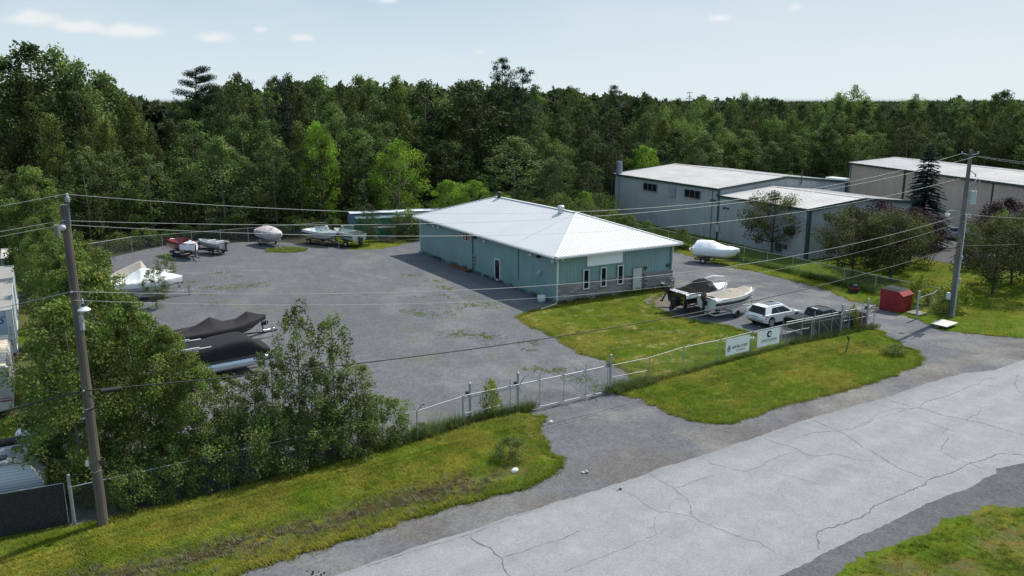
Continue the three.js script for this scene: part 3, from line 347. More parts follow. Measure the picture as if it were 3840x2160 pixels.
// ---- the green metal workshop. Local frame: x along the front wall, y up, front wall at z = 0, building runs to -z
const W0 = 12.8, L0 = 28.2, E0 = 4.1, OH = .6;
const shop = thing('metal_building', 'low teal green metal workshop with white ribbed hip roof and stone base', 'building', [3.9, 0, -67.8], 30.7);
{
  const put = (name, g, m, mtx) => { const o = mesh(name, metreUV(clean(g)), m, shop); o.applyMatrix4(mtx); return o; };
  put('front_wall', ribbed(W0, () => E0 + .1, .3, .06, .022, () => 1.62), tealM, M4(0, 0, 0));
  put('side_wall', ribbed(L0, () => E0 + .1, .3, .06, .022), tealM, M4(0, 0, -L0, 0, -Math.PI / 2, 0));
  put('side_wall', ribbed(L0, () => E0 + .1, .3, .06, .022), tealM, M4(W0, 0, 0, 0, Math.PI / 2, 0));
  put('rear_wall', ribbed(W0, () => E0 + .1, .3, .06, .022), tealM, M4(W0, 0, -L0, 0, Math.PI, 0));
  new MB().box(W0 - .3, E0 - .3, L0 - .3, W0 / 2, (E0 - .3) / 2, -L0 / 2).build('lining', mat(.1, .1, .1, 1), shop);
  // split-faced stone base course, left and right of the door, block by block
  { const r = rng(3), tones = [.82, .92, 1, 1.1, 1.2].map((k) => mat(.44 * k, .40 * k, .40 * k, .95, { map: stoneM.map, bumpMap: stoneM.bumpMap, bumpScale: .05 })); const rows = 8, rh = 1.62 / rows;
    const base = new MB().box(8.06, 1.62, .1, 4.03, .81, .0).box(W0 - 9.28, 1.62, .1, 9.28 + (W0 - 9.28) / 2, .81, .0).build('stone_base', mat(.12, .115, .11, 1), shop);
    const geos = [0, 1, 2].map((k) => metreUV(clean(new RoundedBoxGeometry(.6, rh - .014, .1, 1, .015))));
    let n = 0; for (let i = 0; i < rows; i++) for (let x = -.05 + (i % 2) * -.3; x < W0 + .05; x += .615) { const a = Math.max(x, -.06), b = Math.min(x + .6, W0 + .06); if (b - a < .15 || (b > 8.06 && a < 9.28)) continue; const o = mesh('stone_block', geos[n++ % 3], tones[Math.floor(r() * 5)], base); o.position.set((a + b) / 2, rh * (i + .5), .05 + .02 * r()); o.scale.x = (b - a) / .6; } }
  new MB().box(8.06, .05, .16, 4.0, 1.66, .09).box(W0 - 9.2, .05, .16, 9.28 + (W0 - 9.28) / 2, 1.66, .09).build('stone_sill', mat(.3, .28, .27, .9), shop);
  // roof: equal-pitch hips; ribs run up the slope
  const half = W0 / 2 + OH, rise = 2.45, ang = Math.atan2(rise, half), sl = Math.hypot(rise, half), ye = E0 + .12, LL = L0 + 2 * OH, hip = (w) => (u) => Math.max(.02, Math.min(u, w - u) / half * sl), cap = (w) => (u) => Math.max(.02, Math.min(1, Math.min(u, w - u) / half) * sl);
  put('roof_slope', ribbed(2 * half, hip(2 * half),   .305, .05, .03, () => 0, [half]), roofW, new THREE.Matrix4().makeTranslation(-OH, ye, OH).multiply(M4(0, 0, 0, ang - Math.PI / 2, 0, 0)));
  put('roof_slope', ribbed(2 * half, hip(2 * half),   .305, .05, .03, () => 0, [half]), roofW, new THREE.Matrix4().makeTranslation(W0 + OH, ye, -L0 - OH).multiply(M4(0, 0, 0, 0, Math.PI, 0)).multiply(M4(0, 0, 0, ang - Math.PI / 2, 0, 0)));
  put('roof_slope', ribbed(LL, cap(LL),   .305, .05, .03, () => 0, [half, LL - half]), roofW, new THREE.Matrix4().makeTranslation(-OH, ye, -L0 - OH).multiply(M4(0, 0, 0, 0, -Math.PI / 2, 0)).multiply(M4(0, 0, 0, ang - Math.PI / 2, 0, 0)));
  put('roof_slope', ribbed(LL, cap(LL),   .305, .05, .03, () => 0, [half, LL - half]), roofW, new THREE.Matrix4().makeTranslation(W0 + OH, ye, OH).multiply(M4(0, 0, 0, 0, Math.PI / 2, 0)).multiply(M4(0, 0, 0, ang - Math.PI / 2, 0, 0)));
  const yr = ye + rise + .02, x0 = W0 / 2, zf = OH - half, zb = -L0 - OH + half;
  new MB().beam([x0, yr + .02, zf + .1], [x0, yr + .02, zb - .1], .32, .05).build('ridge_cap', roofW, shop);
  for (const [a, b] of [[[-OH, ye, OH], [x0, yr, zf]], [[W0 + OH, ye, OH], [x0, yr, zf]], [[-OH, ye, -L0 - OH], [x0, yr, zb]], [[W0 + OH, ye, -L0 - OH], [x0, yr, zb]]]) new MB().beam([a[0], a[1] + .035, a[2]], [b[0], b[1] + .02, b[2]], .24, .05).build('hip_cap', whiteTrim, shop);
  new MB().box(2 * half - .02, .03, LL - .02, W0 / 2, E0 - .02, -L0 / 2).build('soffit', mat(.3, .32, .32, .7), shop);
  const gut = (a, b) => new MB().beam(a, b, .13, .15).build('gutter', whiteTrim, shop);
  gut([-OH - .04, ye - .1, OH + .05], [W0 + OH + .04, ye - .1, OH + .05]); gut([-OH - .05, ye - .1, .46], [-OH - .05, ye - .1, -L0 - OH]); gut([W0 + OH + .05, ye - .1, .46], [W0 + OH + .05, ye - .1, -L0 - OH]);
  new MB().tube([[-OH - .02, ye - .16, OH], [-.5, E0 - .22, .4], [-.12, E0 - .42, .12], [-.1, E0 - .7, .09]], .055, 12).bar([-.1, E0 - .7, .09], [-.1, .25, .09], .055, 8).bar([-.1, .25, .09], [-.25, .1, .25], .055).bar([-.25, .1, .25], [-2.3, .06, 1.0], .05).build('downspout', whiteTrim, shop);
  new MB().box(.1, E0, .1, 0, E0 / 2, -L0).box(.06, E0 - 1.7, .06, 0.02, 1.7 + (E0 - 1.7) / 2, .03).box(.08, E0 - 1.7, .08, W0, 1.7 + (E0 - 1.7) / 2, .02).build('corner_trim', whiteTrim, shop);
  new MB().bar([W0 - .28, 1.75, .1], [W0 - .28, E0, .1], .045).build('downspout', mat(.05, .09, .09, .5), shop);
  // three slim front windows, blank sign board, door, number
  for (const x of [2.875, 4.75, 6.62]) windowUnit(shop, .5, 1.6, M4(x, 1.07, .17), white);
  const sb = new MB().rbox(3.86, 1.02, .1, 4.92, 3.49, .09, .01).build('sign_board', signM, shop); new MB().box(3.9, .05, .12, 4.92, 4.0, .09).box(3.9, .05, .12, 4.92, 2.98, .09).box(.05, 1.02, .12, 2.99, 3.49, .09).box(.05, 1.02, .12, 6.85, 3.49, .09).build('edge', whiteTrim, sb);
  const door = new MB().box(.98, 2.2, .06, 8.67, 1.12, .05).build('door', creamM, shop); new MB().box(.06, 2.26, .12, 8.12, 1.13, .05).box(.06, 2.26, .12, 9.22, 1.13, .05).box(1.16, .07, .12, 8.67, 2.28, .05).build('frame', mat(.18, .25, .24, .6), door); new MB().add(new THREE.SphereGeometry(.045, 8, 6), M4(9.07, 1.05, .12)).add(new THREE.SphereGeometry(.03, 8, 6), M4(9.07, 1.25, .1)).build('handle', steelDk, door);
  wallLamp(shop, M4(9.5, 2.2, .05)); wallLamp(shop, M4(.35, 3.95, .05), whiteTrim);
  { // street number 165 fixed on the siding
    const b = new MB(), y = 1.98, s = .26, st = .045, d = .03, z = .04; const seg = { a: [0, 1, 1], b: [1, .75, 0], c: [1, .25, 0], d: [0, 0, 1], e: [-1, .25, 0], f: [-1, .75, 0], g: [0, .5, 1] };
    [['c', 'b'], ['a', 'f', 'g', 'e', 'd', 'c'], ['a', 'f', 'g', 'c', 'd']].forEach((segs, i) => { for (const q of segs) { const [sx, sy, h] = seg[q]; b.box(h ? .15 : st, h ? st : s / 2 + st, d, 12.02 + i * .22 + sx * .055, y + sy * s, z); } });
    b.build('street_number', blackPl, shop); }
  // gas meter at the right corner
  { const b = new MB(); b.bar([12.3, 0, .25], [12.3, 1.0, .25], .03).bar([12.3, 1.0, .25], [12.75, 1.0, .25], .03).bar([12.75, 1.0, .25], [12.75, .7, .25], .03).rbox(.3, .36, .2, 12.62, .55, .3, .05).cyl(.1, .1, .12, 12.3, .78, .25, 10).bar([12.95, 0, .2], [12.95, .9, .2], .05); b.build('gas_meter', mat(.2, .21, .21, .6), shop); }
  // left side: door with glass, high window, hoods, conduit, meter, lamps. z measured back from the front corner
  const side = (z, y) => M4(-.06, y, -z, 0, -Math.PI / 2, 0);
  { const d = new MB().box(.1, 2.12, .1, -.5, 1.06, 0).box(.1, 2.12, .1, .5, 1.06, 0).box(1.1, .1, .1, 0, 2.1, 0).box(1.1, .16, .1, 0, .1, 0).build('door', whiteTrim, shop); d.applyMatrix4(side(10.28, .08)); new MB().box(.9, 1.88, .012, 0, 1.1, -.01).build('pane', glassDk, d); new MB().box(.03, .25, .06, .38, 1.05, .07).build('handle', steelDk, d); }
  const sw = windowUnit(shop, 1.62, .86, side(16.55, 3.1), creamM, 3); new MB().box(.34, .8, .01, -.5, .43, -.005).box(.34, .8, .01, .52, .43, -.005).build('curtain', mat(.42, .2, .17, .9), sw);
  new MB().poly([[0, .18, 0], [0, -.18, 0], [0, .18, .45], [0, -.18, .45], [.4, -.18, .05], [.4, -.18, .4], [0, .2, .45], [0, .2, 0]], [[0, 2, 5, 4], [0, 4, 1], [2, 3, 5]]).build('vent_hood', galv, shop).applyMatrix4(M4(-.03, 2.35, -2.45, 0, Math.PI, 0));
  new MB().poly([[0, .1, 0], [0, -.12, 0], [0, .1, .55], [0, -.12, .55], [.3, -.12, .05], [.3, -.12, .5]], [[0, 2, 5, 4], [0, 4, 1], [2, 3, 5]]).build('vent_hood', steelDk, shop).applyMatrix4(M4(-.03, 3.72, -2.6, 0, Math.PI, 0));
  new MB().poly([[0, .1, 0], [0, -.12, 0], [0, .1, .5], [0, -.12, .5], [.3, -.12, .05], [.3, -.12, .45]], [[0, 2, 5, 4], [0, 4, 1], [2, 3, 5]]).build('vent_hood', steelDk, shop).applyMatrix4(M4(-.03, 3.66, -25.6, 0, Math.PI, 0));
  new MB().bar([-.07, .3, -15.3], [-.07, 4, -15.3], .05).build('conduit', mat(.05, .06, .065, .5), shop);
  new MB().bar([-.05, .9, -6.42], [-.05, 4, -6.42], .03).build('conduit', mat(.06, .11, .115, .5), shop);
  { const m_ = new MB().rbox(.14, .5, .34, -.1, 1.6, -14.95, .02).rbox(.12, .3, .25, -.1, 1.05, -14.95, .02).bar([-.08, 0.1, -14.95], [-.08, 1.4, -14.95], .03).build('electric_meter', mat(.24, .26, .27, .5), shop); new MB().add(new THREE.CylinderGeometry(.09, .09, .1, 12), M4(-.2, 1.62, -14.95, 0, 0, Math.PI / 2)).build('dial', glassDk, m_); }
  for (const [z, w] of [[24.2, 1], [22.9, 1], [14.6, 0], [12.6, 1], [4.1, 1], [.5, 1]]) wallLamp(shop, side(z, 3.72), w ? whiteTrim : steelDk);
  // roof vents: a black flue near the back peak, a galvanised turbine near the front peak
  new MB().cyl(.2, .2, .45, x0 - .15, yr - .06, zb + .9, 14).cyl(.27, .27, .2, x0 - .15, yr + .36, zb + .9, 14).cyl(.27, .14, .07, x0 - .15, yr + .56, zb + .9, 14).build('roof_vent', mat(.03, .024, .02, .6), shop);
  { const b = new MB().cyl(.28, .24, .3, x0 - .55, yr - .2, zf - 1.9, 14).lathe([[.24, .1], [.36, .2], [.38, .36], [.3, .5], [.05, .56]], 16, M4(x0 - .55, yr, zf - 1.9)); b.build('roof_vent', silver, shop); }
}

// ---- grey warehouse: a tall gabled hall and a lower gabled annex before it. Local x right, z towards the street; origin at its back left corner
const hall = thing('warehouse', 'pale grey ribbed metal warehouse with dark green trim and lower annex', 'building', [15.4, 0, -122.3], 25.6);
function gableBlock(root, z0, z1, w, eave, apex, wallM, roofM_, o = {}) {
  const put = (name, g, m, mtx) => { const q = mesh(name, metreUV(clean(g)), m, root); q.applyMatrix4(mtx); return q; }, len = z1 - z0, x0 = o.x ?? 0;
  const top = (u) => eave + (apex - eave) * (1 - Math.abs(u - w / 2) / (w / 2)) - .02;
  put('side_wall', ribbed(len, () => eave, .42, .09, .035), wallM, M4(x0, 0, z0, 0, -Math.PI / 2, 0)); put('side_wall', ribbed(len, () => eave, .42, .09, .035), wallM, M4(x0 + w, 0, z1, 0, Math.PI / 2, 0));
  put('gable_wall', ribbed(w, top, .42, .09, .035, () => o.frontBot ?? 0, [w / 2]), wallM, M4(x0, 0, z1)); put('gable_wall', ribbed(w, top, .42, .09, .035, () => 0, [w / 2]), wallM, M4(x0 + w, 0, z0, 0, Math.PI, 0));
  const ang = Math.atan2(apex - eave, w / 2), sl = Math.hypot(w / 2 + .15, apex - eave);
  put('roof_slope', ribbed(len + .3, () => sl, .61, .06, .035), roofM_, new THREE.Matrix4().makeTranslation(x0 - .15, eave + .02, z0 - .15).multiply(M4(0, 0, 0, 0, -Math.PI / 2, 0)).multiply(M4(0, 0, 0, ang - Math.PI / 2, 0, 0)));
  put('roof_slope', ribbed(len + .3, () => sl, .61, .06, .035), roofM_, new THREE.Matrix4().makeTranslation(x0 + w + .15, eave + .02, z1 + .15).multiply(M4(0, 0, 0, 0, Math.PI / 2, 0)).multiply(M4(0, 0, 0, ang - Math.PI / 2, 0, 0)));
  const ins = .3; new MB().box(w - ins, eave - .2, len - ins, x0 + w / 2, (eave - .2) / 2, (z0 + z1) / 2).build('lining', mat(.1, .1, .1, 1), root);
  const t = (name, b) => b.build(name, o.trim ?? trimG, root);
  t('eave_trim', new MB().box(.14, .26, len + .34, x0 - .17, eave - .13, (z0 + z1) / 2)); t('eave_trim', new MB().box(.14, .26, len + .34, x0 + w + .17, eave - .13, (z0 + z1) / 2));
  for (const z of [z1 + .2, z0 - .2]) { const s = Math.sign(z - (z0 + z1) / 2) * .02; t('rake_trim', new MB().beam([x0 - .25, eave - .06, z + s], [x0 + w / 2, apex - .06, z + s], .1, .3).beam([x0 + w / 2, apex - .06, z + s], [x0 + w + .25, eave - .06, z + s], .1, .3)); }
  new MB().box(.5, .06, len + .3, x0 + w / 2, apex + .06, (z0 + z1) / 2).build('ridge_cap', roofM_, root);
}
gableBlock(hall, 0, 23.8, 21.5, 6.4, 7.45, greyWall, roofG);
gableBlock(hall, 23.86, 38.7, 16, 5.6, 6.35, greyWall, roofG);
{
  const corner = (x, z, h, w) => new MB().box(w, h, w, x, h / 2, z).build('corner_trim', trimG, hall); corner(0, 38.7, 5.6, .34); corner(-.02, 23.83, 6.4, .2); corner(21.5, 23.8, 6.4, .22); corner(16, 38.7, 5.6, .3); corner(0, 0, 6.4, .16);
  const side = (z, y) => M4(-.08, y, z, 0, -Math.PI / 2, 0);
  windowUnit(hall, 3.15, .95, side(9.2, 4.75), mat(.2, .2, .2, .6), 3); windowUnit(hall, 3.15, .95, side(18.6, 4.75), mat(.2, .2, .2, .6), 3);
  { const v = new MB().box(1.5, 1.5, .06, 0, .75, -.01).build('louvre_vent', mat(.26, .28, .3, .5), hall); v.applyMatrix4(side(14.3, 4.3)); const sg = metreUV(clean(new THREE.BoxGeometry(1.36, .03, .12))); for (let k = 0; k < 8; k++) { const s = mesh('slat', sg, mat(.36, .38, .41, .5), v); s.position.set(0, .12 + k * .18, .06); s.rotation.x = .6; } }
  new MB().bar([-.1, .1, 1.3], [-.1, 6.2, 1.3], .06).build('downspout', mat(.24, .27, .3, .5), hall); new MB().bar([-.1, .1, 22.6], [-.1, 6.2, 22.6], .06).build('downspout', mat(.2, .23, .26, .5), hall);
  for (const z of [22.9, 25.4]) new MB().box(.1, .1, .8, -.1, z > 24 ? 4.2 : 4.9, z).box(.16, .16, .2, -.22, z > 24 ? 4.15 : 4.85, z - .35).box(.16, .16, .2, -.22, z > 24 ? 4.15 : 4.85, z + .35).build('wall_lamp', steelDk, hall);
  new MB().rbox(.2, .9, .6, -.14, 1.5, 24, .03).bar([-.1, 0, 23.7], [-.1, 1.4, 23.7], .05).tube([[-.12, 1.1, 24.3], [-.3, .7, 24.9], [-.4, .6, 25.6]], .06, 10).build('electric_meter', mat(.4, .42, .44, .5), hall);
  new MB().box(.2, .9, .9, -.12, .8, 34.6).box(.2, .5, .5, -.12, 1.0, 35.6).build('electric_meter', mat(.06, .065, .07, .6), hall);
  new MB().cyl(.5, .44, 2.1, .2, 6.1, .8, 16).cyl(.4, .4, .08, .2, 8.2, .8, 16).build('chimney', mat(.17, .2, .25, .5, { metalness: .3 }), hall);
  new MB().bar([13.2, 6.5, 24.05], [13.2, 8.3, 24.05], .07).bar([13.2, 6.5, 24.05], [12.9, 6.4, 24.05], .07).build('stack_pipe', trimG, hall);
  new MB().box(1.3, .35, 3, 21.6, 6.6, 22.2).build('roof_hatch', whiteTrim, hall);
}
// ---- tan warehouse far right
const shed = thing('warehouse', 'long tan metal warehouse with white roof behind the tall pole', 'building', [54.6, 0, -132.6], 9.1);
gableBlock(shed, 0, 60, 15.4, 7.3, 8.0, tanWall, roofG);
{ for (const [z, w] of [[0, .3], [14.5, .28], [32, .2], [46, .2]]) new MB().box(w, 7.2, w, -.02, 3.6, z).build('corner_trim', trimG, shed);
  for (const z of [37.5, 50]) new MB().bar([-.25, 6.2, z], [-.25, 8.2, z], .08).bar([-.25, 6.2, z], [-.1, 6.2, z + .35], .08).build('stack_pipe', trimG, shed);
  new MB().bar([-.1, 0, .6], [-.1, 7.2, .6], .06).build('downspout', mat(.1, .1, .09, .6), shed); }
// ---------------------------------------------------------------- fences and gates
const linkTex = (() => { const n = 64, d = new Uint8Array(n * n * 4); for (let y = 0; y < n; y++) for (let x = 0; x < n; x++) { const a = Math.abs(((x + y) % n) / n - .5), b = Math.abs((((x - y) % n) + n) % n / n - .5), on = Math.min(a, b) < .02 ? 255 : 0, o = (y * n + x) * 4; d[o] = d[o + 1] = d[o + 2] = on; d[o + 3] = 255; } const t = new THREE.DataTexture(d, n, n, THREE.RGBAFormat); t.wrapS = t.wrapT = THREE.RepeatWrapping; t.magFilter = THREE.LinearFilter; t.repeat.set(1 / .07, 1 / .07); t.needsUpdate = true; return t; })();
const linkM = new THREE.MeshStandardMaterial({ color: new THREE.Color(.36, .38, .38), roughness: .5, metalness: .5, alphaMap: linkTex, transparent: true, side: THREE.DoubleSide });
function fabric(parent, a, b, y0, y1) { const L = Math.hypot(b[0] - a[0], b[1] - a[1]), g = new THREE.PlaneGeometry(L, y1 - y0), uv = g.attributes.uv; for (let i = 0; i < uv.count; i++) uv.setXY(i, uv.getX(i) * L, uv.getY(i) * (y1 - y0)); const o = mesh('chain_link', g, linkM, parent); o.castShadow = false; o.position.set((a[0] + b[0]) / 2, (y0 + y1) / 2, (a[1] + b[1]) / 2); o.rotation.y = -Math.atan2(b[1] - a[1], b[0] - a[0]); return o; }
function chainFence(label, pts, h, o = {}) {
  const t = thing('chain_link_fence', label, 'fence');
  pts.forEach((p, i) => { if (o.skip?.includes(i)) return; new MB().cyl(.035, .035, h + .02, p[0], 0, p[1], 8).add(new THREE.SphereGeometry(.042, 8, 5), M4(p[0], h + .03, p[1])).build('post', galv, t);
    if (o.arms?.includes(i)) { const s = o.armDir ?? [.32, .45]; new MB().beam([p[0], h - .02, p[1]], [p[0] + s[0], h + .42, p[1] + s[1] * .3], .045, .03).beam([p[0] + s[0], h + .42, p[1] + s[1] * .3], [p[0] + s[0] * 1.3, h + .4, p[1] + s[1] * .4], .06, .05).build('barbed_wire_arm', steelDk, t); } });
  for (let i = 0; i + 1 < pts.length; i++) { const a = pts[i], b = pts[i + 1]; if (o.gap?.includes(i)) continue; new MB().bar([a[0], h, a[1]], [b[0], h, b[1]], .022, 6).build('top_rail', galv, t); fabric(t, a, b, .04, h); }
  return t;
}
const lerp2 = (a, b, t) => [mix(a[0], b[0], t), mix(a[1], b[1], t)], split = (a, b, n) => Array.from({ length: n + 1 }, (_, i) => lerp2(a, b, i / n));
chainFence('chain link fence half hidden by the poplar thicket below the left pole', [...split([-18.01, -30.3], [-4.81, -38.65], 5), [-2.62, -40.75]], 1.72, { arms: [2, 5], skip: [0] });
const fB = chainFence('chain link fence carrying two white banners between grass and lawn', [[5.95, -46.02], [8.42, -47.5], [10.95, -49.68], [13.67, -51.29], [16.35, -53.19], [18.92, -54.84], [21.6, -56.5], [24.39, -58.01]], 1.7, { arms: [2, 3, 4], skip: [0] });
new MB().bar([5.95, .95, -46.02], [8.42, .9, -47.5], .02).build('mid_rail', galv, fB);
chainFence('long chain link fence on the right side of the driveway', [[13.2, -111], [16, -103.4], [18.9, -97.2], [21.6, -91.2], [24.94, -86], [26.5, -82.9], [28.3, -80.4], [29.9, -77.2], [31.2, -74.7], [32.8, -71.6], [34.4, -69], [35.9, -66.4], [34.2, -64.4]], 1.68, { arms: [1, 2, 3, 4, 5], armDir: [-.3, .2] });
chainFence('chain link fence in the shade along the foot of the dark wood', [[-47.6, -82], [-46.5, -87.5], ...split([-43.8, -92.4], [-24, -104], 7)], 1.75, { skip: [0] });
chainFence('chain link fence between the gravel yard and the trailer lot at left', split([-18.6, -31.4], [-47.4, -80.6], 16), 1.72);
// end post of the driveway gate with its short fence
{ const t = thing('gate_post', 'thick grey gate post standing beside the wooden pallet', 'post', [32.29, 0, -62.76]); new MB().cyl(.08, .08, 2.25, 0, 0, 0, 10).add(new THREE.SphereGeometry(.085, 10, 6), M4(0, 2.26, 0)).build('pole', galv, t); new MB().box(.12, .18, .12, .08, 1.2, 0).build('latch', steelDk, t); }
{ const t = thing('chain_link_fence', 'short chain link panel beside the wooden pallet near the pole', 'fence'); new MB().bar([32.36, 1.75, -62.8], [34.2, 1.72, -64.4], .022).build('top_rail', galv, t); fabric(t, [32.36, -62.8], [34.2, -64.4], .05, 1.72); }
// sliding cantilever gates: a frame that hangs beside two thick posts
function slidingGate(label, A, B, posts, h, verts, diag, open) {
  const t = thing('sliding_gate', label, 'gate'), P = (u, y) => { const p = lerp2(A, B, u); return [p[0], y, p[1]]; }, L = Math.hypot(B[0] - A[0], B[1] - A[1]);
  new MB().bar(P(0, h), P(1, h), .032, 8).build('top_rail', galv, t); new MB().bar(P(0, .14), P(1, .14), .028, 8).build('bottom_rail', galv, t);
  if (open) new MB().bar(P(0, h - .17), P(1, h - .17), .03, 8).build('track_rail', galv, t); else new MB().bar(P(0, h - .14), P(.36, h - .14), .03, 8).build('track_rail', galv, t);
  new MB().bar(P(0, open ? 1.0 : .72), P(open ? .25 : .35, open ? 1.0 : .72), .025, 6).build('mid_rail', galv, t); if (open) new MB().bar(P(.62, 1.0), P(1, 1.0), .025, 6).build('mid_rail', galv, t);
  for (const [u, top] of verts) new MB().bar(P(u, .12), P(u, top), .026, 6).build('upright', galv, t);
  for (const [a, b] of diag) new MB().bar(P(a, h - .25), P(b, .2), .02, 6).build('brace', galv, t);
  fabric(t, lerp2(A, B, .001), lerp2(A, B, .999), .14, h);
  for (const [x, z, hh] of posts) { const p = new MB().cyl(.075, .075, hh, x, 0, z, 12).add(new THREE.SphereGeometry(.085, 10, 6), M4(x, hh + .01, z)).build('gate_post', galv, t); new MB().rbox(.22, .24, .16, x - .14, h - .02, z - .05, .03).rbox(.18, .2, .14, x - .13, .3, z - .05, .03).build('roller', steelDk, p); }
  return t;
}
const g1 = slidingGate('closed sliding chain link gate across the gravel yard entrance', [-2.59, -40.82], [5.72, -45.85], [[-2.25, -41.2, 2.25], [.33, -42.76, 2.3], [5.86, -46.0, 2.3]], 1.72, [[0, 1.75], [.3, 2.15], [.345, 1.7], [.5, 2.15], [.67, 2.15], [.83, 2.15], [.995, 1.9]], [[.36, .5], [.505, .67], [.675, .83], [.835, .99]], false);
new MB().beam([5.86, 1.75, -46], [6.25, 2.3, -45.8], .05, .03).beam([.4, 1.65, -42.7], [.75, 2.25, -42.55], .05, .03).build('barbed_wire_arm', steelDk, g1);
const g2 = slidingGate('open sliding gate parked along the fence before the black pickup', [19.4, -55.45], [27.8, -60.35], [[24.42, -58.2, 2.3], [26.99, -59.75, 2.35]], 1.75, [[0, 1.75], [.17, 1.7], [.3, 2.15], [.36, 1.7], [.5, 2.15], [.64, 2.1], [.7, 2.1], [.85, 2.15], [1, 1.75]], [[.36, .5], [.505, .63], [.87, .99]], true);
new MB().beam([27.05, 1.5, -59.7], [27.9, 2.35, -60.0], .05, .03).beam([20.9, 1.6, -56.4], [21.2, 2.3, -56.2], .05, .03).build('barbed_wire_arm', steelDk, g2);
// black slatted chain link screen at the lower left
{ const t = thing('slatted_fence', 'black privacy slat fence in front of the old camper at lower left', 'fence'), A = [-24.3, -27.6], B = [-18.25, -30.4], L = Math.hypot(B[0] - A[0], B[1] - A[1]), ry = -Math.atan2(B[1] - A[1], B[0] - A[0]);
  const g = ribbed(L, () => 1.85, .075, .052, .014, () => .05); const p = mesh('slat_panel', metreUV(clean(g)), mat(.006, .0065, .008, .9), t); p.position.set(A[0], 0, A[1]); p.rotation.y = ry; p.userData.kind = 'stuff';
  fabric(t, [A[0] + .015, A[1] + .035], [B[0] + .015, B[1] + .035], .05, 1.86); new MB().bar([A[0], 1.87, A[1]], [B[0], 1.87, B[1]], .02).build('top_rail', galv, t);
  new MB().cyl(.07, .07, 2.2, -17.98, 0, -30.4, 12).add(new THREE.SphereGeometry(.075, 10, 6), M4(-17.98, 2.2, -30.4)).build('post', galv, t); new MB().bar([-18.2, .1, -30.38], [-18.2, 1.9, -30.38], .018).build('tension_bar', galv, t); }

// banners on the fence
function banner(name, label, at, draw) {
  const c = document.createElement('canvas'); c.width = 768; c.height = 384; const x = c.getContext('2d'); x.fillStyle = '#f2f5f7'; x.fillRect(0, 0, 768, 384); draw(x);
  const tx = new THREE.CanvasTexture(c); tx.colorSpace = THREE.SRGBColorSpace; tx.magFilter = THREE.LinearFilter;
  const t = thing(name, label, 'banner', [at[0], .5, at[1]], 33.4, 'banners tied to the fence'); delete t.userData.group;
  const g = surf(24, 8, (u, v) => [(u - .5) * 2.34, v * 1.16, .06 + .012 * Math.sin(u * 9 + v * 4) + .01 * Math.sin(u * 23)]); { const p = g.attributes.position, uv = []; for (let i = 0; i < p.count; i++) uv.push(p.getX(i) / 2.34 + .5, p.getY(i) / 1.16); g.setAttribute('uv', new THREE.Float32BufferAttribute(uv, 2)); }
  mesh('panel', g, new THREE.MeshStandardMaterial({ map: tx, roughness: .5, side: THREE.DoubleSide }), t);
  const gm = metreUV(clean(new THREE.TorusGeometry(.025, .008, 5, 10))); for (const [a, b] of [[-1.13, .04], [1.13, .04], [-1.13, 1.12], [1.13, 1.12]]) { const o = mesh('eyelet', gm, galv, t); o.position.set(a, b, .085); }
}
banner('banner', 'white fence banner lettered with a round M emblem and bold slanted word', [15.07, -52.2], (x) => {
  x.save(); x.translate(110, 232); x.strokeStyle = '#10141c'; x.lineWidth = 20; x.beginPath(); x.ellipse(0, 0, 46, 66, .25, .9, 5.2); x.stroke(); x.strokeStyle = '#5a6470'; x.lineWidth = 16; x.beginPath(); x.ellipse(0, 0, 46, 66, .25, 5.3, 7.1); x.stroke(); x.strokeStyle = '#10141c'; x.lineWidth = 13; x.beginPath(); x.moveTo(-24, 42); x.lineTo(-10, -40); x.lineTo(4, 14); x.lineTo(26, -40); x.lineTo(18, 42); x.stroke(); x.restore();
  x.fillStyle = '#0b0f16'; x.save(); x.transform(1.16, 0, -.2, 1, 192, 256); x.font = 'bold 96px sans-serif'; x.fillText('MERCURY', 0, 0, 445); x.restore(); x.save(); x.transform(1.15, 0, 0, 1, 345, 324); x.font = 'bold 46px sans-serif'; x.fillText('GO BOLDLY.', 0, 0, 285); x.restore(); });
banner('banner', 'white fence banner with a dark crescent C emblem over one word', [17.7, -54.05], (x) => {
  x.fillStyle = '#10202a'; x.beginPath(); x.arc(400, 118, 82, .35, 5.85, false); x.arc(425, 118, 46, 5.3, .75, true); x.fill(); x.beginPath(); x.moveTo(420, 118); x.quadraticCurveTo(450, 70, 490, 74); x.quadraticCurveTo(460, 100, 455, 130); x.fill(); x.fillStyle = '#f2f5f7'; x.beginPath(); x.moveTo(322, 140); x.quadraticCurveTo(380, 130, 420, 60); x.lineWidth = 5; x.strokeStyle = '#8d99a2'; x.stroke();
  x.fillStyle = '#0f2028'; x.save(); x.transform(1.2, 0, -.12, 1, 118, 288); x.font = 'bold 82px sans-serif'; x.fillText('CRESTLINER', 0, 0, 455); x.restore(); x.fillStyle = '#7b8993'; x.fillRect(140, 308, 500, 5); });

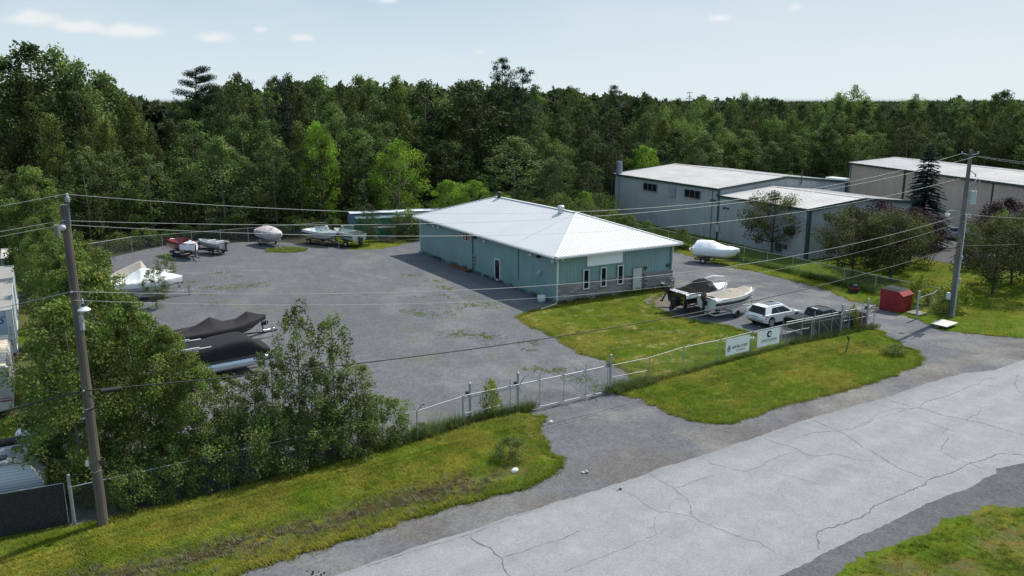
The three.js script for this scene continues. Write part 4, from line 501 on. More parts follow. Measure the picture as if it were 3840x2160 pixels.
// ---------------------------------------------------------------- utility poles and wires
const poleM = mat(.19, .165, .14, .95, { map: rep(T.wood, .8, 3), bumpMap: rep(T.wood, .8, 3), bumpScale: .02 });
const lampGlass = mat(.75, .77, .78, .3), porcelain = mat(.42, .46, .52, .3);
const PL = [-16.55, -29.95], PR = [35.35, -63.4];
const poleGeo = (h, r0, r1) => { const g = surf(24, 16, (v, a) => { const A = a * 6.2832, n = 1 + .04 * (fbm(a * 9, v * 3, 3, 2) - .5), r = mix(r0, r1, v) * n; return [Math.cos(A) * r, v * h, -Math.sin(A) * r]; }); return g; };
{
  const t = thing('utility_pole', 'tall weathered wooden utility pole in the left foreground thicket', 'utility pole', [PL[0], 0, PL[1]]);
  new MB().add(poleGeo(13.25, .2, .15)).cyl(.15, .15, .02, 0, 13.24, 0, 14).build('pole', poleM, t);
  new MB().bar([.17, 12.75, .06], [.2, 13.35, .06], .035).box(.08, .7, .12, .16, 12.9, .06).build('bracket', mat(.12, .14, .17, .5, { metalness: .4 }), t);
  new MB().lathe([[.03, 0], [.1, .02], [.05, .06], [.1, .09], [.05, .13], [.095, .16], [.05, .2], [.03, .3], [.05, .32], [0, .34]], 14, M4(.2, 13.36, .06)).build('insulator', porcelain, t);
  new MB().add(new THREE.SphereGeometry(.12, 14, 10), M4(-.02, 12.45, .22)).build('insulator', mat(.6, .62, .63, .4), t);
  for (const [y, z] of [[12.7, .12], [12.55, .14], [10.0, .19], [6.08, .2]]) new MB().add(new THREE.CylinderGeometry(.04, .04, .14, 10), M4(0, y, z, Math.PI / 2, 0, 0)).build('clamp', galv, t);
  const arm = new MB().tube([[.16, 8.9, .05], [.32, 9.35, .15], [.36, 9.75, .25], [.46, 9.75, .35], [.5, 9.58, .4]], .022, 14).bar([.2, 8.75, .05], [.48, 9.4, .38], .018).box(.12, .55, .16, .17, 8.75, .06).build('lamp_arm', galv, t);
  new MB().cyl(.09, .05, .16, .5, 9.44, .4, 12).build('lamp_cap', steelDk, t); new MB().lathe([[.05, .16], [.1, .13], [.22, .04], [.23, 0], [.19, -.04], [0, -.09]], 18, M4(.5, 9.34, .4)).build('lamp_shade', lampGlass, t);
  new MB().rbox(.14, .26, .12, -.27, 3.0, .1, .03).build('junction_box', mat(.6, .6, .6, .5), t); new MB().rbox(.26, .24, .05, .34, 3.05, .14, .01, 0, 0, .3).build('sign_plate', steelDk, t);
  new MB().tube([[-.2, 2.68, .05], [0, 2.66, .22], [.2, 2.68, .05]], .012, 10).tube([[-.18, 5.35, .06], [0, 5.3, .22], [.19, 5.36, .06]], .02, 10).build('band', galv, t);
  new MB().tube([[.12, 5.9, .1], [.35, 5.55, .12], [.24, 5.3, .1], [.1, 5.25, .18]], .022, 14).build('cable_loop', cableM, t);
  new MB().tube([[.2, 10.0, .1], [.55, 9.7, .2], [.75, 9.9, .3], [.6, 10.1, .2]], .012, 14).build('cable_loop', cableM, t);
}
{ const t = thing('utility_pole', 'cut off old wooden pole among the leaves behind the tall left pole', 'utility pole', [-29.54, 0, -52.31]); new MB().add(poleGeo(9.15, .22, .17)).cyl(.17, .17, .02, 0, 9.14, 0, 14).build('pole', mat(.3, .285, .25, .95, { map: poleM.map }), t); new MB().rbox(.12, .16, .1, .1, 7.9, .2, .02).build('insulator', white, t); }
{
  const t = thing('utility_pole', 'grey utility pole with transformer and lamp at the driveway mouth', 'utility pole', [PR[0], 0, PR[1]]);
  new MB().add(poleGeo(13.35, .2, .14)).cyl(.14, .14, .02, 0, 13.34, 0, 14).build('pole', mat(.21, .2, .19, .95, { map: poleM.map, bumpMap: poleM.map, bumpScale: .02 }), t);
  new MB().beam([-.5, 13.0, .1], [.55, 12.85, .1], .07, .09).build('crossarm', steelDk, t);
  for (const x of [-.75, .5]) new MB().bar([x < 0 ? -.1 : .1, 12.95, .1], [x, 13.05, .15], .03).lathe([[.02, 0], [.07, .03], [.035, .07], [.07, .1], [.035, .14], [.07, .17], [.02, .22]], 12, M4(x, 13.0, .15)).build('insulator', porcelain, t);
  new MB().bar([.1, 11.75, .1], [.5, 11.4, .15], .03).lathe([[.02, 0], [.05, .03], [.03, .08], [.05, .12], [.02, .3]], 10, M4(.5, 11.25, .15)).build('fuse_cutout', mat(.4, .24, .18, .5), t);
  const tf = new MB().cyl(.26, .26, .95, .5, 9.15, .12, 20).cyl(.28, .24, .1, .5, 10.08, .12, 20).bar([.15, 9.9, .05], [.4, 9.9, .1], .05).bar([.15, 9.4, .05], [.4, 9.4, .1], .05).build('transformer', mat(.4, .46, .47, .4), t);
  for (const [x, z] of [[.42, .05], [.6, .2]]) new MB().lathe([[.03, 0], [.06, .04], [.03, .08], [.06, .12], [.03, .16], [.04, .26]], 10, M4(x, 10.15, z)).build('bushing', porcelain, tf);
  new MB().tube([[.15, 10.55, .1], [.5, 10.9, .12], [.8, 11.1, .1], [.95, 10.8, .1]], .03, 16).lathe([[.02, 0], [.07, .05], [.04, .1], [.07, .15], [.02, .3]], 10, M4(.55, 10.75, .1)).lathe([[.02, 0], [.06, .05], [.03, .1], [.06, .15], [.02, .25]], 10, M4(.92, 10.6, .1)).build('fuse_cutout', galv, t);
  new MB().tube([[-.16, 8.3, .05], [-.7, 8.6, .15], [-1.25, 8.65, .25], [-1.35, 8.55, .27]], .028, 14).build('lamp_arm', galv, t); new MB().cyl(.1, .06, .16, -1.36, 8.42, .27, 12).build('lamp_cap', galv, t); new MB().lathe([[.05, .12], [.16, .07], [.19, 0], [.16, -.1], [.08, -.18], [0, -.2]], 16, M4(-1.36, 8.36, .27)).build('lamp_shade', mat(.7, .74, .74, .25), t);
  new MB().bar([.2, 0, .14], [.2, 8.2, .14], .05).bar([.2, 8.2, .14], [.1, 8.4, .1], .05).build('conduit', mat(.5, .52, .54, .5), t); new MB().bar([.08, 0, .2], [.08, 5.6, .2], .03).rbox(.16, .3, .12, .22, 4.9, .2, .02).rbox(.14, .4, .14, .3, 3.0, .16, .02).build('conduit', galv, t);
  new MB().rbox(.34, .62, .25, -.35, 1.75, .0, .1).build('electric_meter', mat(.5, .53, .56, .4), t);
  for (const [y, z] of [[12.87, .1], [11.34, .12], [8.37, .14], [7.8, .14], [5.84, .16]]) new MB().add(new THREE.CylinderGeometry(.04, .04, .14, 10), M4(0, y, z, Math.PI / 2, 0, 0)).build('clamp', galv, t);
  new MB().tube([[.1, 8.3, .1], [.4, 8.1, .15], [.55, 8.2, .1], [.35, 8.4, .1], [.2, 8.2, .15]], .014, 16).build('cable_loop', white, t);
}
// wires sag between the poles and run on beyond both
function wire(label, hl, hr, sag, r, m, o = {}) {
  const f = (A, ha, B, hb, s) => { const g = []; for (let i = 0; i <= 48; i++) { const u = i / 48; g.push([mix(A[0], B[0], u), mix(ha, hb, u) - 4 * s * u * (1 - u), mix(A[1], B[1], u)]); } return g; };
  const dl = o.dl ?? 0, a = [PL[0] + (o.ox ?? 0), PL[1] + .2], b = [PR[0] + (o.rx ?? 0), PR[1] + .12], prev = [a[0] - 51.9, a[1] + 33.4], next = [b[0] + 51.9, b[1] - 33.4];
  const t = new MB(); t.tube(f(a, hl, b, hr, sag), r, 60, 5); if (!o.only) { t.tube(f(prev, hl - .4, a, hl, sag), r, 40, 5); t.tube(f(b, hr, next, hr, sag), r, 40, 5); }
  return tag(t.build(o.name ?? 'power_line', m, scene), label, o.cat ?? 'wire');
}
wire('topmost bare wire leaving the insulator on top of the left pole', 13.67, 13.05, 2.25, .009, wireM, { ox: .2, rx: -.75 });
wire('second bare wire, just above the round insulator of the left pole', 12.7, 12.87, 1.85, .009, wireM, { rx: .5 });
wire('third bare wire, touching the round insulator of the left pole', 12.55, 11.34, 2.0, .009, wireM);
wire('thick twisted grey service cable crossing above the stone wainscot', 10.01, 8.37, 2.05, .015, mat(.3, .31, .31, .6), { name: 'service_cable', cat: 'cable' });
wire('thin pale wire from the left pole lamp across the yard', 9.68, 7.8, 2.3, .006, mat(.5, .51, .5, .6), { only: 1, name: 'lamp_wire' });
{ const w = wire('heavy black cable bundle, lowest of the lines, crossing above the gate', 6.08, 5.84, 1.45, .028, cableM, { name: 'telephone_cable', cat: 'cable' }); new MB().add(new THREE.CylinderGeometry(.09, .09, .75, 10), new THREE.Matrix4().compose(V3(-15.75, 5.93, -30.25), new THREE.Quaternion().setFromUnitVectors(V3(0, 1, 0), V3(.835, -.03, -.54).normalize()), V3(1, 1, 1))).build('splice_case', cableM, w); }
// ---------------------------------------------------------------- boats and trailers
const canvasM = (r, g, b) => mat(r, g, b, .92, { transmission: 0, specularIntensity: .25, bumpMap: rep(T.soft, 1.4), bumpScale: .03 }), gel = (r, g, b) => mat(r, g, b, .25, { clearcoat: .6, clearcoatRoughness: .1 });
function hullForm(p) {
  const { L, B, D, y0 = .62, fine = 2.3, rise = .62 } = p;
  const b = (t) => B / 2 * (.92 + .08 * Math.sin(Math.PI * Math.min(t / .7, 1))) * (1 - Math.pow(Math.max(0, (t - .42) / .58), fine)) + .012, k = (t) => y0 + D * rise * Math.pow(Math.max(0, (t - .6) / .4), 2), s = (t) => y0 + D * (1 + (p.sheer ?? .1) * Math.pow(Math.max(0, (t - .3) / .7), 2)), x = (t, q) => -L / 2 + L * t * (1 - .09 * (1 - q) * smooth(.6, 1, t));
  return { b, k, s, x, at: (t, q) => x(t, q), y: (t, q) => mix(k(t), s(t), q) };
}
function makeBoat(label, pos, turn, p) {
  const t = thing(p.name ?? 'motor_boat', label, 'boat', [pos[0], 0, pos[1]], turn), F = hullForm(p), { L, B, D } = p;
  const sect = [[1, 1], [.97, .66], [.86, .3], [.45, .13], [0, 0]], sec = (u) => { const v = u * 8, m = v > 4 ? 8 - v : v, i = Math.min(3, Math.floor(m)), f = m - i; return [(v > 4 ? 1 : -1) * mix(sect[i][0], sect[i + 1][0], f), mix(sect[i][1], sect[i + 1][1], f)]; };
  const hg = surf(28, 16, (tt, u) => { const [w, q] = sec(u); return [F.x(tt, q), F.y(tt, q), w * F.b(tt)]; });
  new MB().add(hg).add(surf(8, 2, (u, v) => { const [w, q] = sec(u); return [F.x(0, q), mix(F.y(0, q), F.s(0), v), w * F.b(0) * (1 - .0 * v)]; })).build('hull', p.hull, t);
  if (p.stripe) { const st = surf(28, 1, (tt, v) => [F.x(tt, .7 - .16 * v), F.y(tt, .78 - .2 * v), F.b(tt) * .985 + .012]), s2 = surf(28, 1, (tt, v) => [F.x(tt, .7 - .16 * v), F.y(tt, .78 - .2 * v), -F.b(tt) * .985 - .012]); new MB().add(st).add(s2).build('stripe', p.stripe, t); }
  if (p.deck) {  // gunwale cap, deck and cockpit well
    const inn = (tt) => { const op = p.openBow ? smooth(.9, .8, tt) : smooth(.66, .62, tt); return Math.max(0.01, (F.b(tt) - .2) * smooth(.03, .06, tt) * op); };
    new MB().add(surf(40, 14, (tt, u) => { const sd = u < .5 ? -1 : 1, v = Math.abs(u - .5) * 2, b = F.b(tt), s = F.s(tt), n = inn(tt), w = v > .85 ? b + .03 : v > .7 ? b : v > .42 ? mix(n, b, (v - .42) / .3) : n * Math.min(1, v / .35), y = v > .85 ? s - (p.cap ?? .14) : v > .42 ? s + .05 + .1 * (1 - n / (b || 1)) * (1 - v) : v > .34 ? mix(s - .45 * smooth(.02, .1, n), s + .05, (v - .34) / .08) : s - .45 * smooth(.02, .1, n) + .02; return [F.x(tt, 1), y, sd * Math.min(w, b + .03)]; })).build('deck', p.deck, t);
    if (p.seats) for (const [tx, w] of p.seats) new MB().rbox(.5, .42, w, F.x(tx, 1), F.s(tx) - .28, 0, .06).rbox(.14, .5, w, F.x(tx, 1) - .22, F.s(tx) - .05, 0, .05).build('seat', p.seatM ?? white, t);
  }
  new MB().add(surf(30, 5, (tt, a) => { const A = a * 6.283; return [F.x(tt, 1), F.s(tt) - .03 + .022 * Math.sin(A), F.b(tt) + .02 + .022 * Math.cos(A)]; })).add(surf(30, 5, (tt, a) => { const A = a * 6.283; return [F.x(tt, 1), F.s(tt) - .03 + .022 * Math.sin(A), -F.b(tt) - .02 - .022 * Math.cos(A)]; })).build('rub_rail', p.rail ?? steelDk, t);
  if (p.shield) {  // wrap-round windscreen
    const c = p.shield, pl = (v) => { const a = (v - .5) * 2, ww = F.b(c.t) - .16; return [F.x(c.t, 1) + .55 * (1 - a * a) - .5 * Math.pow(Math.abs(a), 3), ww * Math.sin(a * 1.45) / Math.sin(1.45)]; };
    const g = mesh('windscreen', metreUV(clean(surf(24, 3, (v, u) => { const [x, z] = pl(v); return [x - u * c.h * .9, F.s(c.t) + .05 + u * c.h, z * (1 - .1 * u)]; }))), new THREE.MeshPhysicalMaterial({ color: new THREE.Color(.35, .45, .47), roughness: .06, transmission: .75, thickness: 0, side: THREE.DoubleSide }), t);
    const fr = new MB(); const top = [], bot = []; for (let i = 0; i <= 24; i++) { const [x, z] = pl(i / 24); top.push([x - c.h * .9, F.s(c.t) + .05 + c.h, z * .9]); bot.push([x, F.s(c.t) + .06, z]); } fr.tube(top, .028, 30, 5).tube(bot, .024, 30, 5); for (const i of [0, 7, 10, 14, 17, 24]) fr.bar(top[i], bot[i], .02); fr.build('frame', c.m ?? white, g);
  }
  if (p.cover) {  // canvas or film stretched over: ridge profile [[t, height over the gunwale], ...]
    const c = p.cover, R = (tt) => { const a = c.ridge; let i = 0; while (i < a.length - 2 && a[i + 1][0] < tt) i++; const f = clamp((tt - a[i][0]) / (a[i + 1][0] - a[i][0])); return mix(a[i][1], a[i + 1][1], c.soft ? sm(f) : f); }, r0 = c.t0 ?? 0, r1 = c.t1 ?? 1, sk = c.skirt ?? .16, pw = c.pow ?? 1.25;
    const g = surf(72, 28, (u, v) => {
      const tt = mix(r0, r1, u), a = (v - .5) * 2, av = Math.abs(a), b = F.b(tt) + .035, h = R(tt), s = F.s(tt), xx = F.x(tt, 1) + (u > .995 ? .03 : u < .005 ? -.04 : 0);
      const n = (fbm(tt * 14 + 3, v * 7, p.seed ?? 1, 3) - .5) * (c.wrinkle ?? .06), pl = (c.pleat ?? 0) * Math.sin(tt * 62 + av * 3) * smooth(.1, .7, av) * smooth(0, .15, 1 - Math.abs(u - .5) * 2);
      if (av < .84) { const w = av / .84; return [xx, s + .03 + h * (1 - Math.pow(w, pw)) - (c.sag ?? .05) * Math.sin(Math.PI * w) + n * (1 - .5 * w) + pl, Math.sign(a) * b * w]; }
      const w = (av - .84) / .16; return [xx - .04 * w * (u > .9 ? 1 : 0), s + .03 - sk * w - w * .05 * vnoise(tt * 30, 2, 4), Math.sign(a) * (b + .02 * Math.sin(w * 3) - (p.tuck ?? .0) * w + .5 * n * w)];
    });
    const e = new MB().add(g); if (r0 === 0) e.add(surf(20, 4, (v, u) => { const a = (v - .5) * 2, w = Math.min(1, Math.abs(a) / .84); return [F.x(0, 1) - .04 - .02 * u, mix(F.s(0) + .03 + R(0) * (1 - Math.pow(w, pw)), F.s(0) - sk, u), Math.sign(a) * (F.b(0) + .035) * w]; })); e.build('cover', c.m, t);
    for (const [ct, cz, hh] of c.poles ?? []) new MB().add(new THREE.SphereGeometry(.05, 8, 6), M4(F.x(ct, 1), F.s(ct) + .05 + hh, cz)).build('cover_vent', white, t);
  }
  if (p.outboard) {  // outboard motor on the transom
    const o = p.outboard, x = -L / 2 - .3, y = F.s(0) + .1; const m = new MB().add(toCreasedNormals(surf(14, 14, (u, v) => { const A = v * 6.283, q = Math.sin(Math.PI * Math.min(1, .08 + u * .92) * .93 + .06), r = Math.pow(q, .5); return [x - .02 + .3 * r * Math.cos(A) * (1 - .15 * u), y - .25 + u * .78, .21 * r * Math.sin(A)]; }), 1.2)).build('outboard_motor', o.m ?? mat(.012, .012, .014, .22, { clearcoat: 1 }), t);
    new MB().rbox(.22, .75, .16, x + .02, y - .6, 0, .05).rbox(.3, .5, .05, x - .05, y - 1.1, 0, .02).rbox(.5, .1, .12, x - .1, y - 1.22, 0, .05).box(.36, .02, .26, x - .1, y - .95, 0).box(.3, .3, .3, x + .24, y - .45, 0).build('leg', blackPl, m); new MB().rbox(.32, .1, .012, x, y + .12, .19, .005, 0, 0, .25).rbox(.2, .08, .012, x + .05, y + .0, .2, .005, 0, 0, .25).build('decal', mat(.3, .02, .03, .4), m);
    if (!o.noProp) new MB().add(new THREE.TorusGeometry(.12, .03, 5, 12), M4(x - .38, y - 1.22, 0, 0, Math.PI / 2, 0)).build('propeller', steelDk, m);
  }
  if (p.extra) p.extra(t, F);
  return t;
}
function makeTrailer(label, pos, turn, p) {
  const L = p.L, t = thing('boat_trailer', label, 'trailer', [pos[0], 0, pos[1]], turn), fm = p.m ?? steelDk, w = p.w ?? .78, ax = p.ax ?? -L * .2, y = .42;
  const f = new MB(); for (const s of [-1, 1]) f.beam([-L / 2 + .2, y, s * w], [L * .12, y, s * w], .06, .1).beam([L * .12, y, s * w], [L * .5, y, s * .05], .06, .1).beam([-L / 2 + .5, y + .16, s * .45], [L * .1, y + .22, s * .42], .09, .06).bar([-L * .3, y, s * .45], [-L * .3, y + .16, s * .45], .025); f.beam([L * .42, y, 0], [L * .5 + .75, y, 0], .08, .1).beam([-L / 2 + .22, y, -w], [-L / 2 + .22, y, w], .06, .08).beam([-L * .05, y, -w], [-L * .05, y, w], .06, .08).beam([ax, y - .08, -w - .15], [ax, y - .08, w + .15], .06, .06).rbox(.18, .09, .1, L * .5 + .8, y + .04, 0, .03); f.build('frame', fm, t);
  for (const s of [-1, 1]) { const tyre = new MB().add(new THREE.TorusGeometry(.235, .1, 8, 20), M4(ax, .335, s * (w + .24))).build('wheel', rubber, t); new MB().add(new THREE.CylinderGeometry(.17, .17, .12, 14), M4(ax, .335, s * (w + .24), Math.PI / 2, 0, 0)).build('rim', p.rim ?? rimM, tyre);
    new MB().add(surf(10, 2, (a, v) => { const A = Math.PI * (.04 + .92 * a); return [ax + .43 * Math.cos(A), .36 + .37 * Math.sin(A), s * (w + .12 + .26 * v)]; })).add(surf(10, 2, (a, v) => { const A = Math.PI * (.04 + .92 * a), q = .43 - .09 * v; return [ax + q * Math.cos(A), .36 + (q - .06) * Math.sin(A), s * (w + .38)]; })).build('fender', p.fender ?? fm, t); }
  new MB().bar([L * .5 + .45, .1, .1], [L * .5 + .45, .85, .1], .03).bar([L * .5 + .45, .85, .1], [L * .5 + .6, .9, .1], .015).add(new THREE.TorusGeometry(.07, .035, 6, 12), M4(L * .5 + .45, .105, .1)).build('jack', p.jack ?? galv, t);
  new MB().beam([L * .47, y, 0], [L * .47 - .1, y + .75, 0], .07, .07).rbox(.18, .16, .16, L * .47 - .08, y + .62, 0, .03).build('winch_post', fm, t);
  if (p.guides) for (const s of [-1, 1]) new MB().bar([-L / 2 + .25, y, s * (w + .1)], [-L / 2 + .25, y, s * (w + .4)], .025).bar([-L / 2 + .25, y, s * (w + .4)], [-L / 2 + .25, 1.9, s * (w + .4)], .04).build('guide_post', white, t);
  return t;
}
const rig = (bl, tl, pos, turn, b, tr = {}) => { const o = makeBoat(bl, pos, turn, b); makeTrailer(tl, pos, turn, { L: b.L, ...tr }); return o; };
const film = mat(.80, .81, .83, .45, { bumpMap: rep(T.soft, 1.2), bumpScale: .05 });
rig('boat shrink wrapped in white film parked by the grey warehouse fence', 'black boat trailer under the white shrink wrapped boat', [21.9, -85.7], -25, { L: 4.8, B: 2.05, D: .98, rise: .38, fine: 2.8, hull: film, seed: 3, rail: film, cover: { m: film, ridge: [[0, .25], [.05, .7], [.13, .82], [.4, .8], [.64, .36], [.86, .2], [1, .02]], skirt: .3, pow: 1.7, wrinkle: .1, sag: .0 },
  extra: (t, F) => { new MB().tube([[-2.2, 1.5, -.3], [-2.8, 1.45, -.25], [-2.8, 1.3, .35], [-2.2, 1.3, .4]], .05, 16).build('rail', white, t); new MB().rbox(.3, .6, .4, -2.35, 1.75, 0, .08).build('outboard_motor', blackPl, t); } }, { ax: -1.2, rim: rimM });
const blackC = canvasM(.012, .012, .014);
rig('black and white bowrider boat under a black canvas top', 'dark trailer under the black and white bowrider', [15.9, -66.15], 34, { L: 6.0, B: 2.3, D: 1.12, hull: gel(.012, .012, .015), deck: gel(.72, .73, .73), cap: .3, rail: white, shield: { t: .6, h: .5, m: steelDk }, cover: { m: blackC, t0: .06, t1: .61, ridge: [[.06, .08], [.2, .35], [.42, .85], [.52, .82], [.61, .45]], skirt: .04, pow: 1.5, wrinkle: .05, soft: 1 },
  extra: (t, F) => { new MB().tube([[.9, 2.35, -.7], [1.7, 2.5, -.5], [2.9, 2.35, -.3]], .05, 16).build('bow_rail', white, t); new MB().tube([[1.6, F.s(.75) + .1, .75], [2.3, F.s(.88) + .26, .5], [2.85, F.s(.97) + .3, .1], [2.85, F.s(.97) + .3, -.1], [2.3, F.s(.88) + .26, -.5], [1.6, F.s(.75) + .1, -.75]], .018, 26).build('bow_rail', chrome, t); const m = new MB().rbox(.5, .7, .5, -3.2, 1.0, 0, .08).rbox(.35, .4, .2, -3.45, .62, 0, .06).add(new THREE.TorusGeometry(.14, .04, 5, 12), M4(-3.62, .55, 0, 0, Math.PI / 2, 0)).build('stern_drive', blackPl, t); new MB().beam([-3.05, 1.85, -.9], [-3.5, 1.05, -1.1], .1, .1).rbox(.25, .4, .24, -3.05, 1.95, -.9, .06).rbox(.3, .14, .1, -3.55, .98, -1.1, .03).build('kicker_motor', blackPl, t); new MB().box(.03, .62, .04, -3.03, 1.1, .45).box(.03, .62, .04, -3.03, 1.1, .85).box(.03, .04, .44, -3.03, 1.42, .65).box(.03, .04, .44, -3.03, 1.1, .65).build('ladder', chrome, t); new MB().rbox(.3, .04, 1.6, -2.6, F.s(0) + .1, 0, .01).build('swim_deck', gel(.6, .6, .6), t); } }, { fender: steelDk, ax: -.9 });
rig('white fishing boat under a beige canvas cover with black outboard', 'white trailer under the beige covered fishing boat', [17.8, -64.3], 32, { L: 5.5, B: 2.25, D: 1.08, y0: .6, hull: gel(.6, .62, .64), stripe: gel(.016, .02, .03), deck: gel(.74, .74, .73), cap: .18, rail: white, sheer: .22, seed: 5, outboard: {}, cover: { m: canvasM(.37, .335, .285), t0: .12, t1: .96, ridge: [[.12, .08], [.3, .42], [.45, .5], [.62, .36], [.76, .4], [.86, .18], [.96, .02]], skirt: .05, pow: 1.2, wrinkle: .05 , poles: [[.42, .3, .42], [.55, .45, .27], [.34, .5, .2]] },
  extra: (t, F) => { new MB().add(surf(14, 4, (u, v) => { const tt = .8 + .2 * u, a = (v - .5) * 2; return [F.x(tt, 1), F.s(tt) + .06 + .06 * u, a * (F.b(tt) + .01)]; })).build('bow_cap', gel(.02, .1, .07), t); for (const s of [-1, 1]) new MB().rbox(.55, .12, .5, -2.52, F.s(0) + .04, s * .78, .04).build('splash_well', gel(.7, .7, .7), t); } }, { m: mat(.62, .63, .63, .5), fender: white, ax: -.35, rim: steelDk });
rig('boat wrapped in pinkish stained white tarpaulin before the dark wood', 'grey trailer under the pink stained tarpaulin boat', [-28.9, -96.6], -50, { L: 5.2, B: 2.2, D: 1.05, hull: mat(.5, .48, .49, .6), seed: 7, cover: { m: mat(.6, .545, .56, .8, { map: rep(T.dirt, 2) }), ridge: [[0, .3], [.2, .6], [.5, .62], [.62, .55], [.85, .25], [1, .02]], skirt: .35, pow: 2.1, wrinkle: .12, soft: 1 } }, { m: galv, ax: -1.2 });
rig('open white bowrider boat with framed windscreen at the wood edge', 'dark trailer under the open white bowrider', [-22.9, -97.4], -42, { L: 5.6, B: 2.25, D: 1.0, hull: gel(.5, .52, .56), stripe: gel(.03, .05, .1), deck: gel(.76, .77, .77), openBow: 1, seats: [[.3, 1.4], [.52, .6]], shield: { t: .58, h: .55 } }, { ax: -1.5, m: steelDk });
rig('green and white boat with stern towards the green container', 'trailer under the green and white boat beside the container', [-20.0, -97.3], 135, { L: 5.4, B: 2.2, D: 1.0, hull: gel(.52, .53, .51), stripe: gel(.02, .1, .09), deck: gel(.6, .66, .62), seats: [[.25, 1.4]], shield: { t: .6, h: .6, m: mat(.4, .46, .42, .5) }, seatM: mat(.45, .3, .28, .7), extra: (t, F) => new MB().rbox(.5, .7, .45, -2.9, .95, 0, .08).rbox(.3, .4, .18, -3.1, .55, 0, .05).build('stern_drive', steelDk, t) }, { ax: -1.3, rim: white });
rig('red boat with a white wrapped bow in the shade by the wood', 'dark trailer under the red boat with the wrapped bow', [-36.4, -89.3], -47, { L: 5.8, B: 2.2, D: 1.05, hull: gel(.16, .012, .02), deck: gel(.2, .02, .03), rail: steelDk, seed: 9, cover: { m: film, t0: .66, t1: 1, ridge: [[.66, .1], [.72, .3], [.85, .25], [1, .05]], skirt: .65, pow: 1.4, wrinkle: .22 } }, { ax: -1.2, jack: mat(.5, .52, .52, .5) });
rig('open grey aluminium boat with its transom towards the yard', 'small trailer under the grey aluminium boat', [-34.3, -91.6], 150, { name: 'utility_boat', L: 4.4, B: 1.75, D: .75, y0: .6, hull: mat(.36, .37, .39, .4, { metalness: .4 }), deck: mat(.5, .51, .52, .4, { metalness: .3 }), openBow: 1, seats: [[.25, 1.2], [.55, 1.2]], seatM: mat(.5, .52, .53, .5), rail: silver, extra: (t, F) => new MB().bar([-2.3, .4, .1], [-2.25, 1.2, .1], .06).rbox(.25, .3, .2, -2.35, 1.35, .1, .06).build('outboard_motor', blackPl, t) }, { w: .6 });
rig('boat under a creased white tarpaulin nearest the tall left pole', 'trailer with long white tongue under the creased white tarpaulin', [-32, -69.7], 24, { L: 5.7, B: 2.3, D: 1.05, hull: mat(.45, .5, .5, .5), seed: 11, cover: { m: mat(.76, .78, .79, .7), ridge: [[0, .1], [.18, .35], [.42, 1.05], [.52, 1.0], [1, .06]], skirt: .42, pow: 1.05, wrinkle: .1, pleat: .02 } }, { m: mat(.5, .5, .5, .5), jack: steelDk });
rig('boat under a white cover with a beige tented top', 'red tongued trailer under the beige tented boat', [-34.1, -73.1], 19, { L: 5.4, B: 2.1, D: .95, hull: mat(.5, .5, .5, .5), seed: 13, cover: { m: mat(.74, .75, .76, .7), t0: .46, ridge: [[.46, .45], [.6, .3], [1, .02]], skirt: .3, wrinkle: .04, pleat: .012 }, extra: (t, F) => { new MB().add(surf(20, 12, (u, v) => { const a = (v - .5) * 2, x = mix(-2.6, .1, u); return [x, F.s(.2) - .1 + (.15 + 1.15 * u) * (1 - Math.pow(Math.abs(a), 1.15)), a * 1.06]; })).add(surf(8, 12, (u, v) => { const a = (v - .5) * 2; return [.1 + .55 * u, F.s(.2) - .1 + 1.3 * (1 - Math.pow(Math.abs(a), 1.15)) * (1 - u * .7), a * 1.06]; })).build('tent', canvasM(.47, .43, .365), t); } }, { m: mat(.3, .02, .03, .5) });
rig('low boat under a dark grey tarpaulin, farthest of the trio at left', 'small black trailer under the dark grey tarpaulin', [-36.6, -77.1], 10, { L: 4.8, B: 2.0, D: .6, y0: .5, hull: mat(.12, .12, .13, .6), seed: 15, cover: { m: canvasM(.13, .125, .135), ridge: [[0, .05], [.4, .3], [.6, .25], [1, .02]], skirt: .4, wrinkle: .06 } }, { m: mat(.25, .02, .03, .5) });
rig('long low boat under a black peaked cover in the middle yard', 'black trailer under the long black covered boat', [-20.5, -55.6], 40, { L: 6.3, B: 2.35, D: .85, y0: .6, hull: gel(.01, .01, .012), seed: 17, sheer: .3, cover: { m: canvasM(.04, .037, .039), ridge: [[0, .0], [.12, .12], [.36, .78], [.5, .3], [.62, .22], [.78, .62], [.92, .2], [1, .02]], skirt: .3, pow: 1.0, wrinkle: .05, sag: .07 }, extra: (t, F) => { new MB().tube([[2.4, .75, .1], [3.0, .62, .15], [3.8, .62, 0]], .05, 10).build('mast', silver, t); new MB().rbox(.35, .3, .16, 2.95, 1.15, .12, .06).add(new THREE.TorusGeometry(.12, .045, 6, 14), M4(3.1, 1.2, .2)).build('trolling_motor', blackPl, t); } }, { guides: 0, ax: -1.0 });
